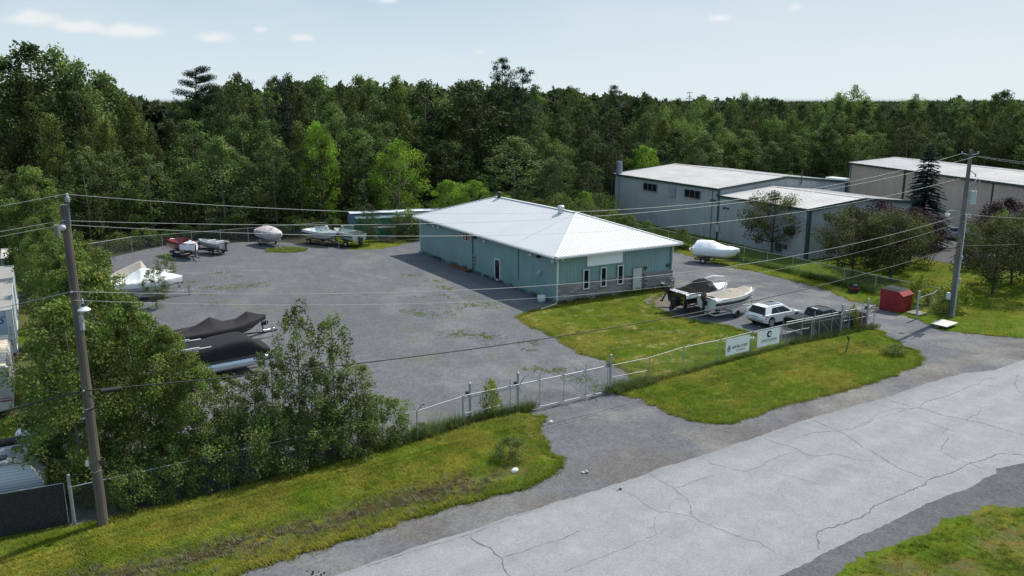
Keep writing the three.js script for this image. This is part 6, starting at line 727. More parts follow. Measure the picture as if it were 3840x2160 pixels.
// ---------------------------------------------------------------- trees and shrubs
class Leaves {
  constructor(seed) { this.p = []; this.n = []; this.c = []; this.i = []; this.r = rng(seed); }
  rnd() { const r = this.r, z = 2 * r() - 1, a = 6.283 * r(), q = Math.sqrt(1 - z * z); return V3(q * Math.cos(a), z, q * Math.sin(a)); }
  leaf(p, dir, nor, len, wid, col) {
    const s = V3().crossVectors(dir, nor).normalize().multiplyScalar(wid / 2), k = this.p.length / 3, m = p.clone().addScaledVector(dir, len * .45), e = p.clone().addScaledVector(dir, len);
    for (const q of [p, m.clone().add(s), e, m.sub(s)]) { this.p.push(q.x, q.y, q.z); this.n.push(nor.x, nor.y, nor.z); this.c.push(col[0], col[1], col[2]); }
    this.i.push(k, k + 1, k + 2, k, k + 2, k + 3);
  }
  blob(c, rad, n, size, col, o = {}) {  // leaves through an ellipsoid, denser near its skin
    const r = this.r;
    for (let i = 0; i < n; i++) {
      const d = this.rnd(), q = Math.pow(r(), .38), p = V3(c.x + d.x * rad.x * q, c.y + d.y * rad.y * q, c.z + d.z * rad.z * q);
      const nor = this.rnd().multiplyScalar(o.mess ?? .9).addScaledVector(d, .75).add(V3(0, o.up ?? .35, 0)).normalize(), dir = this.rnd().add(V3(0, o.droop ?? -.1, 0)); dir.addScaledVector(nor, -dir.dot(nor)).normalize();
      const k = (.72 + .56 * r()), s = size * (.7 + .6 * r()); this.leaf(p, dir, nor, s, s * (o.asp ?? .75), [col[0] * k, col[1] * k * (.96 + .08 * r()), col[2] * k]);
    }
  }
  geo() { const g = new THREE.BufferGeometry(); g.setAttribute('position', new THREE.Float32BufferAttribute(this.p, 3)); g.setAttribute('normal', new THREE.Float32BufferAttribute(this.n, 3)); g.setAttribute('color', new THREE.Float32BufferAttribute(this.c, 3)); g.setIndex(this.i); g.computeVertexNormals(); return g; }
}
const leafM = new THREE.MeshPhysicalMaterial({ vertexColors: true, roughness: .8, specularIntensity: .3, side: THREE.DoubleSide, transmission: .42, thickness: 0 });
const barkDk = mat(.07, .058, .048, .95), barkPale = mat(.19, .18, .155, .9), barkGrey = mat(.16, .145, .125, .95), barkRed = mat(.1, .06, .045, .95);
const limb = (mb, pts, r0, r1) => { for (let i = 0; i + 1 < pts.length; i++) { const a = i / (pts.length - 1), b = (i + 1) / (pts.length - 1); mb.bar(pts[i], pts[i + 1], mix(r0, r1, a), 6, mix(r0, r1, b)); } };
// broad-leaved tree: a trunk, limbs to leaf masses, crown outline prof(v) for v from crown base to top
function leafy(o) {
  const L = new Leaves(o.seed), r = L.r, tr = new MB(), { h, w } = o, y0 = h * (o.base ?? .25), lean = o.lean ?? 0, n = o.n ?? 34, top = V3(lean * h, h, 0);
  const ax = (y) => V3(lean * y + .12 * w * .1 * Math.sin(y * 1.1 + o.seed), y, .1 * w * .1 * Math.cos(y * .9 + o.seed * 2));
  const pts = []; for (let i = 0; i <= 6; i++) { const p = ax(h * .93 * i / 6); pts.push([p.x, p.y, p.z]); } limb(tr, pts, o.tr ?? h * .014 + .03, .025);
  for (let i = 0; i < n; i++) {
    const v = Math.pow((i + r()) / n, o.bias ?? .9), y = mix(y0, h, v) , R = w / 2 * o.prof(v), A = i * 2.4 + r() * 1.2, d = R * (i < n * .97 ? .35 + .62 * Math.sqrt(r()) : .1), a = ax(Math.max(y0 * .8, y - d * .6));
    const c = V3(lean * y + Math.cos(A) * d, y + (r() - .5) * .04 * h, Math.sin(A) * d), br = w * (o.br ?? .17) * (.65 + .7 * r()) * (.55 + .45 * o.prof(v));
    if (i % (o.limbEvery ?? 2) === 0) limb(tr, [[a.x, a.y, a.z], [mix(a.x, c.x, .55), mix(a.y, c.y, .4), mix(a.z, c.z, .55)], [c.x, c.y, c.z]], (o.tr ?? h * .014) * .38 * (1 - v * .6), .012);
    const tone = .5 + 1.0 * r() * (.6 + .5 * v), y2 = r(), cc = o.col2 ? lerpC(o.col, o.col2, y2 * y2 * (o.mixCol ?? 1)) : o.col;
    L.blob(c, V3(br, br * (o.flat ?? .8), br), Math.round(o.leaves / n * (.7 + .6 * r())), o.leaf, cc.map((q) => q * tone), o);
  }
  return { crown: L.geo(), trunk: tr.geo(), bark: o.bark ?? barkGrey };
}
// conifer: whorls of drooping or level boughs
function conifer(o) {
  const L = new Leaves(o.seed), r = L.r, tr = new MB(), { h, w } = o; limb(tr, [[0, 0, 0], [0, h * .5, 0], [0, h * .98, 0]], h * .016 + .03, .02);
  const lv = o.levels ?? 26; for (let i = 0; i < lv; i++) {
    const v = (i + r() * .6) / lv, y = mix(h * (o.base ?? .06), h * .985, v), R = w / 2 * Math.pow(1 - v, o.pow ?? .85) * (.8 + .35 * r()) + .06, nb = Math.max(4, Math.round((o.boughs ?? 9) * (1 - v * .5)));
    for (let b = 0; b < nb; b++) { const A = b * 6.283 / nb + i * 1.3 + r() * .6, q = R * (.7 + .4 * r()), dy = (o.droop ?? -.28) * q, dir = V3(Math.cos(A), 0, Math.sin(A)); if (b % 2 === 0 && q > .5) tr.bar([0, y, 0], [dir.x * q * .8, y + dy * .8, dir.z * q * .8], .02, 4, .008);
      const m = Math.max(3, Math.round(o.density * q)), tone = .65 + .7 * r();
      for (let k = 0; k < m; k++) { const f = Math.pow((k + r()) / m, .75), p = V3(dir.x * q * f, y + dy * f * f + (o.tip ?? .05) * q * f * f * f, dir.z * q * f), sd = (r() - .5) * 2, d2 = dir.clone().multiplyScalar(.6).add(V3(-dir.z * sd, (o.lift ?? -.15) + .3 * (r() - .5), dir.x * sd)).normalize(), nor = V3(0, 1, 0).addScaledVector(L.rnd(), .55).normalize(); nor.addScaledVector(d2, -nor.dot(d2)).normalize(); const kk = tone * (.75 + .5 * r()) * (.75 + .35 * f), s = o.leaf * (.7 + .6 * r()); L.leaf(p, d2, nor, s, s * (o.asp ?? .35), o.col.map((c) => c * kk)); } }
  }
  return { crown: L.geo(), trunk: tr.geo(), bark: barkDk };
}
const round = (v) => Math.sqrt(Math.max(0, 1 - Math.pow(2 * v - .9, 2) * .95)), egg = (v) => Math.sin(Math.PI * Math.pow(clamp(.06 + v * .94), .62)) * .95 + .08, tall = (v) => Math.pow(Math.sin(Math.PI * clamp(.12 + .85 * v)), .7), spire = (v) => (1 - v) * .9 + .12, vase = (v) => .55 + .5 * Math.sin(Math.PI * clamp(v * .8 + .1));
const C = { poplar: [.075, .118, .03], poplar2: [.125, .165, .045], cedar: [.07, .095, .019], cedar2: [.115, .14, .026], maple: [.17, .32, .025], lime: [.30, .38, .03], birch: [.10, .135, .034], pine: [.035, .062, .028], spruce: [.022, .042, .038], crab: [.085, .105, .028], plum: [.055, .03, .036], plum2: [.1, .07, .078], young: [.115, .175, .035], young2: [.21, .23, .06], willow: [.085, .12, .05], yellow: [.15, .175, .03] };
const proto = {};
const P_ = (k, f) => (proto[k] = f);
function treeThing(name, label, cat, pr, pos, turn = 0, s = 1, group) { const t = thing(name, label, cat, pos, turn, group); if (Array.isArray(s)) t.scale.set(...s); else t.scale.setScalar(s); mesh('trunk', pr.trunk, pr.bark, t); mesh('crown', pr.crown, leafM, t); return t; }
// stand-alone tree kinds, each built 1:1 at a nominal height of 10 m and scaled where it grows
const tn = (c, s) => c.map((v) => v * [1.1, .78, 1.6][s % 3]);
const kinds = {
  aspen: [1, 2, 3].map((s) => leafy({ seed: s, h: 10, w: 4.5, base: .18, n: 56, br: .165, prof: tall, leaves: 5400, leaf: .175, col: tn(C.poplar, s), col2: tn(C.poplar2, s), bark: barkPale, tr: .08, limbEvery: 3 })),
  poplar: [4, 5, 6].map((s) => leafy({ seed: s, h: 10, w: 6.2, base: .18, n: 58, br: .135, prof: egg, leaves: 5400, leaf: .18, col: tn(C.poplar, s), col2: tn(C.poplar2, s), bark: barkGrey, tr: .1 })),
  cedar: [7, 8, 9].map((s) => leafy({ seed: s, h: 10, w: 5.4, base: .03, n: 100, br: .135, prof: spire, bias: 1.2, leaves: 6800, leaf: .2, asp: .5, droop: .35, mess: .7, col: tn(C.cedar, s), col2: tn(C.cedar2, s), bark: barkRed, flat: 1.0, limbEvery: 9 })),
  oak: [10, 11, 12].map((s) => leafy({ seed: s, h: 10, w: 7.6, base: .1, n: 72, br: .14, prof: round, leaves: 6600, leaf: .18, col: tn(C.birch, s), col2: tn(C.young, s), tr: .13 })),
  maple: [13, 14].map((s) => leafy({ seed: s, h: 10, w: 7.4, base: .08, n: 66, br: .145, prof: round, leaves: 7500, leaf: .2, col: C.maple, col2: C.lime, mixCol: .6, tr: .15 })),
  pine: [15, 16].map((s) => leafy({ seed: s, h: 10, w: 4.6, base: .2, n: 84, br: .125, flat: .5, prof: (v) => .2 + .9 * Math.pow(1 - v, .75), bias: 1.15, leaves: 8000, leaf: .19, asp: .3, up: .8, mess: .8, col: C.pine, bark: barkDk, limbEvery: 2, tr: .12 })),
  spruce: [17, 18].map((s) => conifer({ seed: s, h: 10, w: 4.3, levels: 34, boughs: 12, density: 16, leaf: .28, col: C.spruce })),
  shrub: [19, 20, 21].map((s) => leafy({ seed: s, h: 2, w: 2.4, base: .05, n: 30, br: .19, prof: round, leaves: 2600, leaf: .1, col: C.young, col2: C.young2, mixCol: .6, tr: .03, limbEvery: 3 })),
};
const first = new Map();
function plant(kind, v, name, label, cat, pos, h, wide = 1, turn = 0, group) {
  const pr = kinds[kind][v % kinds[kind].length], nominal = kind === 'shrub' ? 2 : 10, s = h / nominal, key = kind + (v % kinds[kind].length);
  let t = first.get(key); if (!t) { t = treeThing(name, label, cat, pr, pos, turn, 1, group); first.set(key, t); t.scale.set(s * wide, s, s * wide); return t; }
  const c = t.clone(); c.name = numbered(name); c.position.set(...pos); c.rotation.y = turn * D; c.scale.set(s * wide, s, s * wide); c.userData = {}; scene.add(c); return tag(c, label, cat, group);
}
// the height of the wood's skyline by direction: [x over depth, slope above eye level]
const SKY = [[-.63, .017], [-.6, .02], [-.551, .021], [-.524, .018], [-.515, .008], [-.505, .02], [-.468, .006], [-.414, -.004], [-.38, .004], [-.356, .02], [-.322, .021], [-.304, .010], [-.287, .022], [-.253, .025], [-.209, .021], [-.182, .025], [-.16, .021], [-.116, .02], [-.067, .018], [-.05, .022], [-.009, .022], [.021, .014], [.04, .008], [.052, .017], [.079, .014], [.104, .009], [.126, .012], [.177, .003], [.201, .001], [.236, .006], [.275, .006], [.299, .001], [.397, .004], [.446, .004], [.543, .008], [.63, .010]];
const skyAt = (a) => { if (a <= SKY[0][0]) return SKY[0][1]; for (let i = 0; i + 1 < SKY.length; i++) if (a <= SKY[i + 1][0]) return mix(SKY[i][1], SKY[i + 1][1], (a - SKY[i][0]) / (SKY[i + 1][0] - SKY[i][0])); return .010; };
const along = (a, dist) => { const n = Math.hypot(a, 1.026); return [a / n * dist, -1.026 / n * dist]; };
const EDGE = [[-58, -82], [-50.5, -90], [-46, -96], [-41, -102.5], [-29, -105.5], [-22, -111], [-15, -123], [-4, -131], [8, -134], [17, -136], [30, -143], [44, -151], [62, -153], [85, -150], [112, -142]];
{
  const r = rng(77), L = []; let acc = 0; for (let i = 0; i + 1 < EDGE.length; i++) { const a = EDGE[i], b = EDGE[i + 1], l = Math.hypot(b[0] - a[0], b[1] - a[1]); L.push([a, b, acc, l]); acc += l; }
  const at = (s) => { for (const [a, b, s0, l] of L) if (s <= s0 + l) return lerp2(a, b, clamp((s - s0) / l)); return EDGE.at(-1); };
  const names = { aspen: ['aspen_tree', 'slim pale trunked aspen', 'aspens of the wood'], poplar: ['poplar_tree', 'grey green poplar', 'poplars of the wood'], cedar: ['cedar_tree', 'dark olive cedar', 'cedars of the wood'], oak: ['broadleaf_tree', 'round crowned broadleaf tree', 'broadleaf trees of the wood'], pine: ['pine_tree', 'dark layered pine', 'pines of the wood'], spruce: ['spruce_tree', 'dark narrow spruce', 'spruces of the wood'], shrub: ['shrub', 'green shrub at the foot of the wood', 'shrubs along the edge of the wood'], maple: ['maple_tree', 'bright green maple in the wood', 'bright maples of the wood'] };
  for (let row = 0; row < 5; row++) {
    const step = [4.2, 4.6, 5.2, 6, 7][row];
    for (let s = r() * step; s < acc; s += step * (.75 + .5 * r())) {
      const p = at(s), dist0 = Math.hypot(...p), k = (dist0 + [0, 4.5, 9.5, 15.5, 23][row] + r() * 3) / dist0, x = p[0] * k + (r() - .5) * 2, z = p[1] * k, dist = Math.hypot(x, z), a = x / -z * 1.026; if (Math.abs(a) > .72) continue;
      const hs = 17 + skyAt(a) * dist, f = [.5 + .2 * r(), .7 + .14 * r(), .84 + .1 * r(), .93 + .09 * r(), .95 + .08 * r()][row]; const left = smooth(-8, -22, x), q = r(); let kind;
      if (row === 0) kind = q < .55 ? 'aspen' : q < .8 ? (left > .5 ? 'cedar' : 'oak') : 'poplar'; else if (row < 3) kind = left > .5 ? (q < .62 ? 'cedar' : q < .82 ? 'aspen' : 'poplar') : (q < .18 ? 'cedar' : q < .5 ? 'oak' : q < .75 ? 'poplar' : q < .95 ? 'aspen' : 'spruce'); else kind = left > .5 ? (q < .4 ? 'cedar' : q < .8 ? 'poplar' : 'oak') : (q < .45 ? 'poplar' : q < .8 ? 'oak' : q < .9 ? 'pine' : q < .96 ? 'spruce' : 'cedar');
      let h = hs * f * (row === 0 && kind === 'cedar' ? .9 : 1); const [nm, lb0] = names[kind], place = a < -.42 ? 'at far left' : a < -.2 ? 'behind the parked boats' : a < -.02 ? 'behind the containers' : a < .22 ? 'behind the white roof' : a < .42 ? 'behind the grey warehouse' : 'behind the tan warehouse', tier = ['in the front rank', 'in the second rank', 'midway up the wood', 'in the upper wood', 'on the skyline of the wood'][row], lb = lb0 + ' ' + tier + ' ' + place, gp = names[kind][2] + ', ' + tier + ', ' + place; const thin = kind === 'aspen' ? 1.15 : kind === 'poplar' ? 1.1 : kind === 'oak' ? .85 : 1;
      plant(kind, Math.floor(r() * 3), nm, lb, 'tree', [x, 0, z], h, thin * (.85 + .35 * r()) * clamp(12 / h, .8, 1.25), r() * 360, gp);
    }
  }
  // shrubs at the foot of the wood
  for (let s = 10; s < acc * .8; s += 2.4 + 1.6 * r()) { const p = at(s), h = 1.6 + 2.2 * r() * r() + (s > 105 ? 1 : 0); plant('shrub', Math.floor(r() * 3), 'shrub', names.shrub[1], 'shrub', [p[0] * .985 + r(), 0, p[1] * .985], h, 1.35, r() * 360, names.shrub[2]); }
}
// trees that stand out, placed one by one: direction, distance, height
const stand = (kind, v, name, label, a, dist, el, wide, turn = 0) => { const [x, z] = along(a, dist); return plant(kind, v, name, label, 'tree', [x, 0, z], 17 + el * dist, wide, turn); };
stand('poplar', 0, 'poplar_tree', 'tallest poplar at the far left rising above the wood', -.588, 122, .0565, .95, 20);
stand('poplar', 1, 'poplar_tree', 'tall poplar right of the tallest one in the far left group', -.553, 124, .049, .85, 100);
stand('poplar', 2, 'poplar_tree', 'tall poplar leftmost in the group above the wood', -.618, 121, .042, .95, 200);
stand('poplar', 1, 'poplar_tree', 'outer right poplar of the tall far left group', -.531, 121, .037, .8, 300);
stand('aspen', 1, 'aspen_tree', 'light feathery aspen top just right of the tall left group', -.503, 128, .026, 1.1, 40);
stand('oak', 0, 'broadleaf_tree', 'broad green crown right of the windswept pine on the skyline', -.335, 122, .0265, .62, 10);
stand('pine', 1, 'pine_tree', 'grey green pine top left of the dark narrow spruce on the skyline', -.29, 128, .0275, .8, 60);
stand('spruce', 0, 'spruce_tree', 'dark narrow spruce between two pale crowns on the left skyline', -.277, 122, .026, .62, 0);
stand('cedar', 1, 'cedar_tree', 'pointed dark conifer on the skyline above the bright maple', -.141, 126, .0265, .85, 0);
stand('pine', 0, 'pine_tree', 'very tall dark pine on the skyline above the white roof', -.012, 138, .0495, .78, 130);
stand('pine', 1, 'pine_tree', 'lower dark pine crown joined to the tallest pine at its right', .012, 138, .0385, .95, 220);
stand('aspen', 2, 'aspen_tree', 'sparse topped birch before the wood right of the bright maple', -.107, 134, .020, 1.5, 30);
stand('aspen', 0, 'aspen_tree', 'pale leaved birch crown with bare branches left of the tall pine', -.05, 136, .0215, 1.6, 80);
stand('spruce', 1, 'spruce_tree', 'dark spruce top on the skyline right of the centre', .218, 175, .0125, .9, 10);
stand('pine', 0, 'pine_tree', 'small dark pine breaking the skyline in the middle distance', .126, 172, .018, .8, 10);
stand('oak', 1, 'broadleaf_tree', 'ragged tree top rising on the right skyline', .421, 185, .013, .7, 10);
{ // windswept pine: bare sides and long level limbs towards the right
  const o = { seed: 31 }, L = new Leaves(31), r = L.r, tr = new MB(); limb(tr, [[0, 0, 0], [.1, 10, 0], [.4, 17, 0], [.9, 21.6, 0]], .32, .05);
  for (const [y, l, A] of [[13.6, -3.6, .2], [14.5, 2.9, .5], [15.3, -4.2, -.1], [16.2, 3.3, -.4], [17, -3.6, .3], [17.9, 3.5, .1], [18.6, -2.9, -.3], [19.4, 3.1, .3], [20, -2.2, .1], [20.7, 2.4, -.2], [21.3, -1.4, .3], [21.9, 1.6, 0], [20.6, 1.9, -.2], [19, 3.6, -.1], [17.4, 4, .2], [16.6, 1.2, 1.4], [18.4, -1.1, 1.6], [15.2, 1, -1.5]]) { const d = V3(Math.cos(A) * l, .1 * Math.abs(l) + .25, Math.sin(A) * l), b = V3(y * .035, y - .8, 0); limb(tr, [[b.x, b.y, b.z], [b.x + d.x * .6, b.y + d.y * .4, b.z + d.z * .6], [b.x + d.x, b.y + d.y + .3, b.z + d.z]], .1, .02); for (const f of [.3, .52, .75, .98]) L.blob(V3(b.x + d.x * f, b.y + d.y * f + .35, b.z + d.z * f), V3(1.15, .5, .95), 260, .26, C.pine.map((c) => c * (.7 + .6 * r())), { asp: .3, up: .8 }); }
  const [x, z] = along(-.392, 126); treeThing('pine_tree', 'windswept pine with level limbs standing clear on the left skyline', 'tree', { trunk: tr.geo(), crown: L.geo(), bark: barkDk }, [x, 0, z], 0, [.85, (17 + .039 * 126) / 22.4, .85]);
}
plant('maple', 0, 'maple_tree', 'bright green maple standing out before the dark wood behind the containers', 'tree', [-15.6, 0, -112.5], 11.6, .95, 30);
plant('maple', 1, 'maple_tree', 'small yellow green maple behind the back corner of the white roof', 'tree', [-8.6, 0, -111], 6.4, 1.2, 90);
plant('maple', 0, 'maple_tree', 'yellow green spreading tree, right of the small maple behind the roof', 'tree', [-5.2, 0, -112], 6.3, 1.25, 170);
plant('aspen', 1, 'birch_tree', 'tall loose birch rising straight behind the middle of the white roof', 'tree', [.3, 0, -121], 11.6, 1.9, 10);
plant('aspen', 2, 'birch_tree', 'feathery grey green tree behind the front peak of the white roof', 'tree', [6.6, 0, -119], 9, 1.5, 60);
plant('aspen', 0, 'birch_tree', 'feathery grey green tree between the white roof and the grey warehouse', 'tree', [11.2, 0, -120], 8.2, 1.4, 160);
plant('maple', 0, 'shrub', 'broad yellow green bush behind the middle of the white roof', 'shrub', [-1.6, 0, -113], 4.6, 1.1, 40); plant('maple', 1, 'shrub', 'yellow green bush behind the front peak of the white roof', 'shrub', [10.4, 0, -116], 4.4, 1.0, 80); plant('maple', 1, 'maple_tree', 'bright green maple half hidden among the dark cedars', 'tree', [-25.6, 0, -108.5], 14.2, .6, 200);
plant('maple', 1, 'maple_tree', 'light green tree top behind the chimney of the grey warehouse', 'tree', [22, 0, -137], 9.6, 1.0, 60);
plant('oak', 0, 'broadleaf_tree', 'rounded tree close behind the grey warehouse roof', 'tree', [31, 0, -139], 9.0, .9, 10);
for (const [i, [x, z, h, lb]] of [[3.6, -113.5, 3.6, 'leafy shrub touching the ridge of the white roof from behind'], [6.8, -112.5, 4.2, 'pale shrub behind the metal turbine vent'], [9.6, -110, 3.8, 'willow like shrub behind the right half of the white roof'], [12.2, -112, 4.4, 'tall shrub at the far corner of the grey warehouse'], [13.3, -105, 2.9, 'low shrub between the two buildings at the back']].entries()) plant('shrub', i, 'shrub', lb, 'shrub', [x, 0, z], h, 1.0, i * 70);
plant('aspen', 0, 'young_tree', 'young bushy tree growing in front of the green container', 'tree', [-17.3, 0, -97.2], 4.9, 1.3, 0);
plant('shrub', 1, 'shrub', 'bush between the wooden rack and the green building corner', 'shrub', [-13.0, 0, -101], 3.6, 1.1, 0);
plant('shrub', 2, 'shrub', 'weedy bush at the right edge of the green container', 'shrub', [-11.6, 0, -103.2], 3.0, 1.2, 90);
plant('shrub', 0, 'shrub', 'shrub by the driveway behind the right corner of the green building', 'shrub', [20.0, 0, -94.2], 2.4, .85, 20);
plant('shrub', 1, 'shrub', 'narrow shrub against the fence behind the white roof corner', 'shrub', [16.6, 0, -98.6], 2.6, .7, 120);
plant('shrub', 2, 'shrub', 'small shrub sticking up over the white roof edge before the grey wall', 'shrub', [15.2, 0, -104.5], 2.6, .8, 220);
// right-hand garden: crab apples, purple plums, one big spruce
const crab = [41, 42].map((s) => leafy({ seed: s, h: 6, w: 6.0, base: .26, n: 46, br: .15, prof: vase, leaves: 9500, leaf: .15, col: C.crab, col2: [.085, .062, .026], mixCol: .5, bark: barkDk, tr: .13, limbEvery: 1 }));
const plum = [43, 44].map((s) => leafy({ seed: s, h: 6, w: 6.6, base: .2, n: 48, br: .15, prof: round, leaves: 9000, leaf: .16, col: C.plum, col2: C.plum2, bark: barkDk, tr: .13, limbEvery: 2 }));
treeThing('crabapple_tree', 'olive crab apple tree before the dark corner trim of the grey warehouse', 'tree', crab[0], [29.6, 0, -91.2], 20, [1.12, 1.1, 1.12]);
for (const [i, [x, z, s, lb]] of [[33.3, -77.9, 1.1, 'crab apple tree over the fence, left of the pair above the red dumpster'], [36.4, -76.4, 1.08, 'crab apple tree over the fence, right of the pair above the red dumpster'], [38.2, -80.5, .98, 'crab apple tree close behind the pair above the dumpster'], [43.2, -71.2, 1.1, 'big crab apple tree right of the transformer pole'], [47.5, -75.5, 1.05, 'crab apple tree at the right edge of the lawn']].entries()) treeThing('crabapple_tree', lb, 'tree', crab[i % 2], [x, 0, z], i * 80 + 30, s);
for (const [i, [x, z, s, lb]] of [[38.4, -84.2, 1.1, 'purple leaved plum tree before the wall of the lower annex'], [42.6, -85.6, .95, 'purple leaved plum tree left of the big spruce'], [53, -86.4, 1.1, 'purple leaved plum tree right of the pole before the tan warehouse'], [47.6, -82.5, .5, 'low purple plum tree behind the pole'], [57, -82.5, .95, 'purple plum tree at the right picture edge']].entries()) treeThing('plum_tree', lb, 'tree', plum[i % 2], [x, 0, z], i * 70, s);
treeThing('blue_spruce', 'big blue green spruce before the tan warehouse', 'tree', conifer({ seed: 51, h: 12.6, w: 7.2, levels: 40, boughs: 13, density: 44, leaf: .36, col: [.026, .05, .046], pow: .85, asp: .4 }), [48.4, 0, -95.3], 0);
plant('maple', 1, 'maple_tree', 'yellow green tree top right of the transformer', 'tree', [54.3, 0, -89.5], 5.4, .75, 10);
plant('oak', 2, 'broadleaf_tree', 'green tree cut by the right picture edge', 'tree', [50.5, 0, -77], 6.4, .8, 10);
const vine = leafy({ seed: 61, h: 2, w: 2.6, base: .1, n: 30, br: .19, prof: round, leaves: 1500, leaf: .16, col: C.lime, col2: C.young2, tr: .04, limbEvery: 2 });
treeThing('vine', 'yellow green vine bush climbing the fence behind the dumpster', 'vine', vine, [34.9, 0, -67.7], 0, [1, 1.25, .8]); treeThing('vine', 'lime green vine bush on the fence left of the pole', 'vine', vine, [36.5, 0, -65.4], 100, [1.1, 1.2, .9]); treeThing('vine', 'small climbing vine on the parked gate frame', 'vine', vine, [25.75, 0, -59.35], 50, [.3, .95, .3]); treeThing('shrub', 'dark shrub under the vine beside the chain link panel', 'shrub', kinds.shrub[0], [35.2, 0, -63.9], 30, [.8, .75, .8]); treeThing('vine', 'yellow green vine growing through the gravel yard gate', 'vine', vine, [-1.15, 0, -41.95], 200, [.42, 1.06, .42]);
plant('shrub', 1, 'shrub', 'dark tuft of weeds near the point of the right verge', 'shrub', [26.2, 0, -53.2], .8, 1.5, 0); plant('shrub', 2, 'shrub', 'tall green weed clump on the left verge near the entrance', 'shrub', [-.1, 0, -36.6], 1.15, 1.1, 0);
// thicket below the left pole: young aspens with open crowns, seen close
const sap = [71, 72, 73].map((s) => leafy({ seed: s, h: 7, w: 2.3, base: .14, n: 46, br: .15, flat: 1.25, prof: (v) => .25 + .8 * Math.pow(Math.sin(Math.PI * clamp(.08 + .8 * v)), 1), leaves: 4200, leaf: .11, asp: .85, col: [.125, .18, .042], col2: [.24, .26, .09], mixCol: .8, bark: barkGrey, tr: .045, limbEvery: 1, mess: 1.1 }));
const ttree = [74, 75, 76].map((s) => leafy({ seed: s, h: 9, w: 5.0, base: .12, n: 64, br: .13, prof: (v) => .55 + .5 * Math.sin(Math.PI * clamp(.1 + .85 * v)) - .45 * smooth(.7, 1, v), leaves: 15000, leaf: .13, asp: .8, col: [.125, .19, .036], col2: [.22, .245, .05], mixCol: .75, bark: barkGrey, tr: .075, limbEvery: 2, mess: 1.1 }));
const bush = [77, 78, 79].map((s) => leafy({ seed: s, h: 2.6, w: 3.0, base: .02, n: 44, br: .15, prof: vase, leaves: 5200, leaf: .1, asp: .8, col: [.11, .175, .036], col2: [.19, .22, .065], mixCol: .7, bark: barkGrey, tr: .03, limbEvery: 2, mess: 1.1 }));
const T9 = [[-16.9, -34.6, 8.2, .82, 'pale stemmed tree rising right beside the tall left pole'], [-19.6, -36.2, 9.8, .85, 'leafy tree behind the left pole at its left'], [-17.5, -37.0, 7.2, .85, 'leafy tree in the second line behind the left pole'], [-15.6, -35.0, 7.0, .85, 'tree at the right shoulder of the left thicket'], [-21.3, -40.2, 8.8, .88, 'tree left of the pole above the tubs and pipe'], [-23.2, -42.6, 9.0, .9, 'tree with a white dead stem by the camper corner'], [-25.2, -46.6, 9.2, .9, 'tree in the row along the left fence, near its middle'], [-28.0, -50.4, 8.6, .95, 'tree in the left fence row beside the cut off pole'], [-31.6, -55.4, 8.0, .9, 'tree in the left fence row by the white tarpaulin boats'], [-35.6, -60.6, 7.6, .85, 'tree in the left fence row left of the tarpaulin boats'], [-39.6, -66.6, 7.6, .85, 'far tree of the left fence row, before the white container'], [-18.7, -32.7, 8.8, .95, 'dark shaded tree just left of the pole foot'], [-14.1, -34.4, 5.6, .9, 'low tree filling the right foot of the thicket'], [-42.2, -71.4, 11.4, 1.0, 'yellow green tree behind the top of the left pole'], [-41.4, -70, 9.2, .9, 'green tree between the yellow green tree and the boats']];
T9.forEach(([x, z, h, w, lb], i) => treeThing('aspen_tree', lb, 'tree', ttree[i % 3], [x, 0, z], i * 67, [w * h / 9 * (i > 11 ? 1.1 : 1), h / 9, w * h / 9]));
const S9 = [[-10.05, -36.4, 7.7, 'tallest slim poplar sapling standing free before the gravel'], [-8.5, -36.9, 7.1, 'slim poplar sapling with a forked top, right of the tallest'], [-11.3, -36.3, 5.6, 'poplar sapling left of the tallest slim one'], [-13.1, -35.4, 4.7, 'poplar sapling before the pontoon boat'], [-7.6, -37.5, 4.6, 'short poplar sapling near the right end of the thicket'], [-9.3, -36.2, 5.0, 'leaning sapling between the two tall slim poplars'], [-12.2, -36.8, 4.4, 'sapling half hiding the silver float tube'], [-31.2, -71.8, 3.6, 'sapling growing before the beige tented boat'], [-29.8, -66.2, 3.4, 'sapling at the stern of the white tarpaulin boat']];
S9.forEach(([x, z, h, lb], i) => treeThing('poplar_sapling', lb, 'tree', sap[i % 3], [x, 0, z], i * 91, [.86, h / 7, .86]));
const B9 = [[-6.5, -38.2, 2.5, 'rounded willow bush ending the thicket at the fence post'], [-7.9, -37.1, 2.9, 'bush next to the rounded willow bush'], [-9.2, -36.0, 2.2, 'light green bush at the front edge of the thicket'], [-10.6, -35.3, 2.6, 'bush below the tallest slim poplar'], [-12.1, -34.4, 2.8, 'grey green bush in the middle of the thicket edge'], [-13.6, -33.6, 2.5, 'bush beside the hidden fence post'], [-14.6, -32.6, 1.9, 'pale leaved bush right of the shaded tree trunks'], [-16.4, -32.4, 2.2, 'dark bush at the foot of the pale stemmed tree'], [-11.6, -37.2, 2.4, 'bush behind the fence under the saplings'], [-13.8, -37.6, 2.1, 'weedy bush below the pontoon boat'], [-9.4, -37.6, 2.2, 'bush inside the yard near the slim poplars'], [-4.6, -39.0, .9, 'low weed bush at the foot of the armed fence post'], [-18.2, -32.6, 2.2, 'dark bush hiding the foot of the pole'], [-21.6, -34.6, 2.0, 'bush between the old camper and the pole'], [-22.2, -37.2, 2.2, 'bush behind the old camper near the blue bucket'], [-24.8, -44, 2.4, 'bush by the weathered camper corner'], [-16.0, -31.6, 1.9, 'low bush between the pole foot and the hidden fence'], [-17.0, -33.6, 2.8, 'dense dark bush behind the foot of the left pole'], [-15.4, -33.8, 2.6, 'dense bush behind the fence right of the left pole'], [-20.2, -33.4, 2.4, 'bush left of the pole behind the old camper corner']];
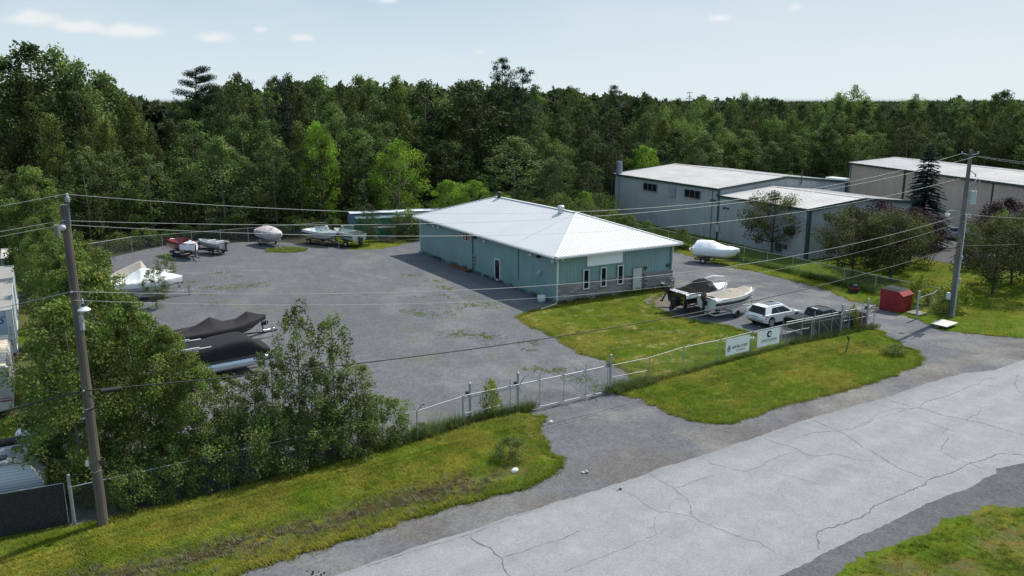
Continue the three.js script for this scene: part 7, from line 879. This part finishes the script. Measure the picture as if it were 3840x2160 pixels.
B9.forEach(([x, z, h, lb], i) => treeThing('shrub', lb, 'shrub', bush[i % 3], [x, 0, z], i * 53, [h / 2.6 * .95, h / 2.6, h / 2.6 * .95]));
// the wood that runs on behind, too far to tell trees apart
{
  const far = [leafy({ seed: 91, h: 10, w: 7, base: .1, n: 26, br: .2, prof: round, leaves: 520, leaf: .75, col: [.06, .085, .03], col2: [.085, .1, .035], tr: .15, limbEvery: 5 }), leafy({ seed: 92, h: 10, w: 5, base: .05, n: 26, br: .2, prof: egg, leaves: 520, leaf: .7, col: [.05, .075, .03], col2: [.07, .085, .03], tr: .15, limbEvery: 5 })];
  far.forEach((pr, k) => { const r = rng(200 + k), m = new THREE.Matrix4(), spots = []; for (let i = 0; i < 5200; i++) { const d = 150 + 900 * Math.pow(r(), 1.7), a = (r() * 2 - 1) * .8, [x, z] = along(a, d); const e = at2(x, z); if (d < e + 24) continue; const hs = 17 + skyAt(a) * Math.min(d, 200) * (d < 190 ? .9 : .35) - (d > 190 ? 1.2 : .6), h = Math.min(hs, d > 200 ? 16.9 : 40) * (.86 + .14 * r()); spots.push([x, z, h, r()]); }
    const im = new THREE.InstancedMesh(pr.crown, leafM, spots.length); spots.forEach(([x, z, h, q], i) => { const s = h / 10; m.compose(V3(x, 0, z), _q.setFromEuler(_e.set(0, q * 6.28, 0)), V3(s * .85, s, s * .85)); im.setMatrixAt(i, m); }); im.name = numbered('far_wood'); im.castShadow = im.receiveShadow = true; scene.add(im); tag(im, k ? 'darker slim crowns of the wood running on to the horizon' : 'endless rounded tree crowns of the wood reaching the horizon', 'wood', null, 'stuff'); });
}
function at2(x, z) { // distance at which the wood begins in this direction
  const a = x / -z; for (let i = 0; i + 1 < EDGE.length; i++) { const p = EDGE[i], q = EDGE[i + 1], a0 = p[0] / -p[1], a1 = q[0] / -q[1]; if (a >= Math.min(a0, a1) && a <= Math.max(a0, a1)) { const t = (a - a0) / (a1 - a0), e = lerp2(p, q, t); return Math.hypot(...e); } } return 150; }
renderer.render(scene, camera);
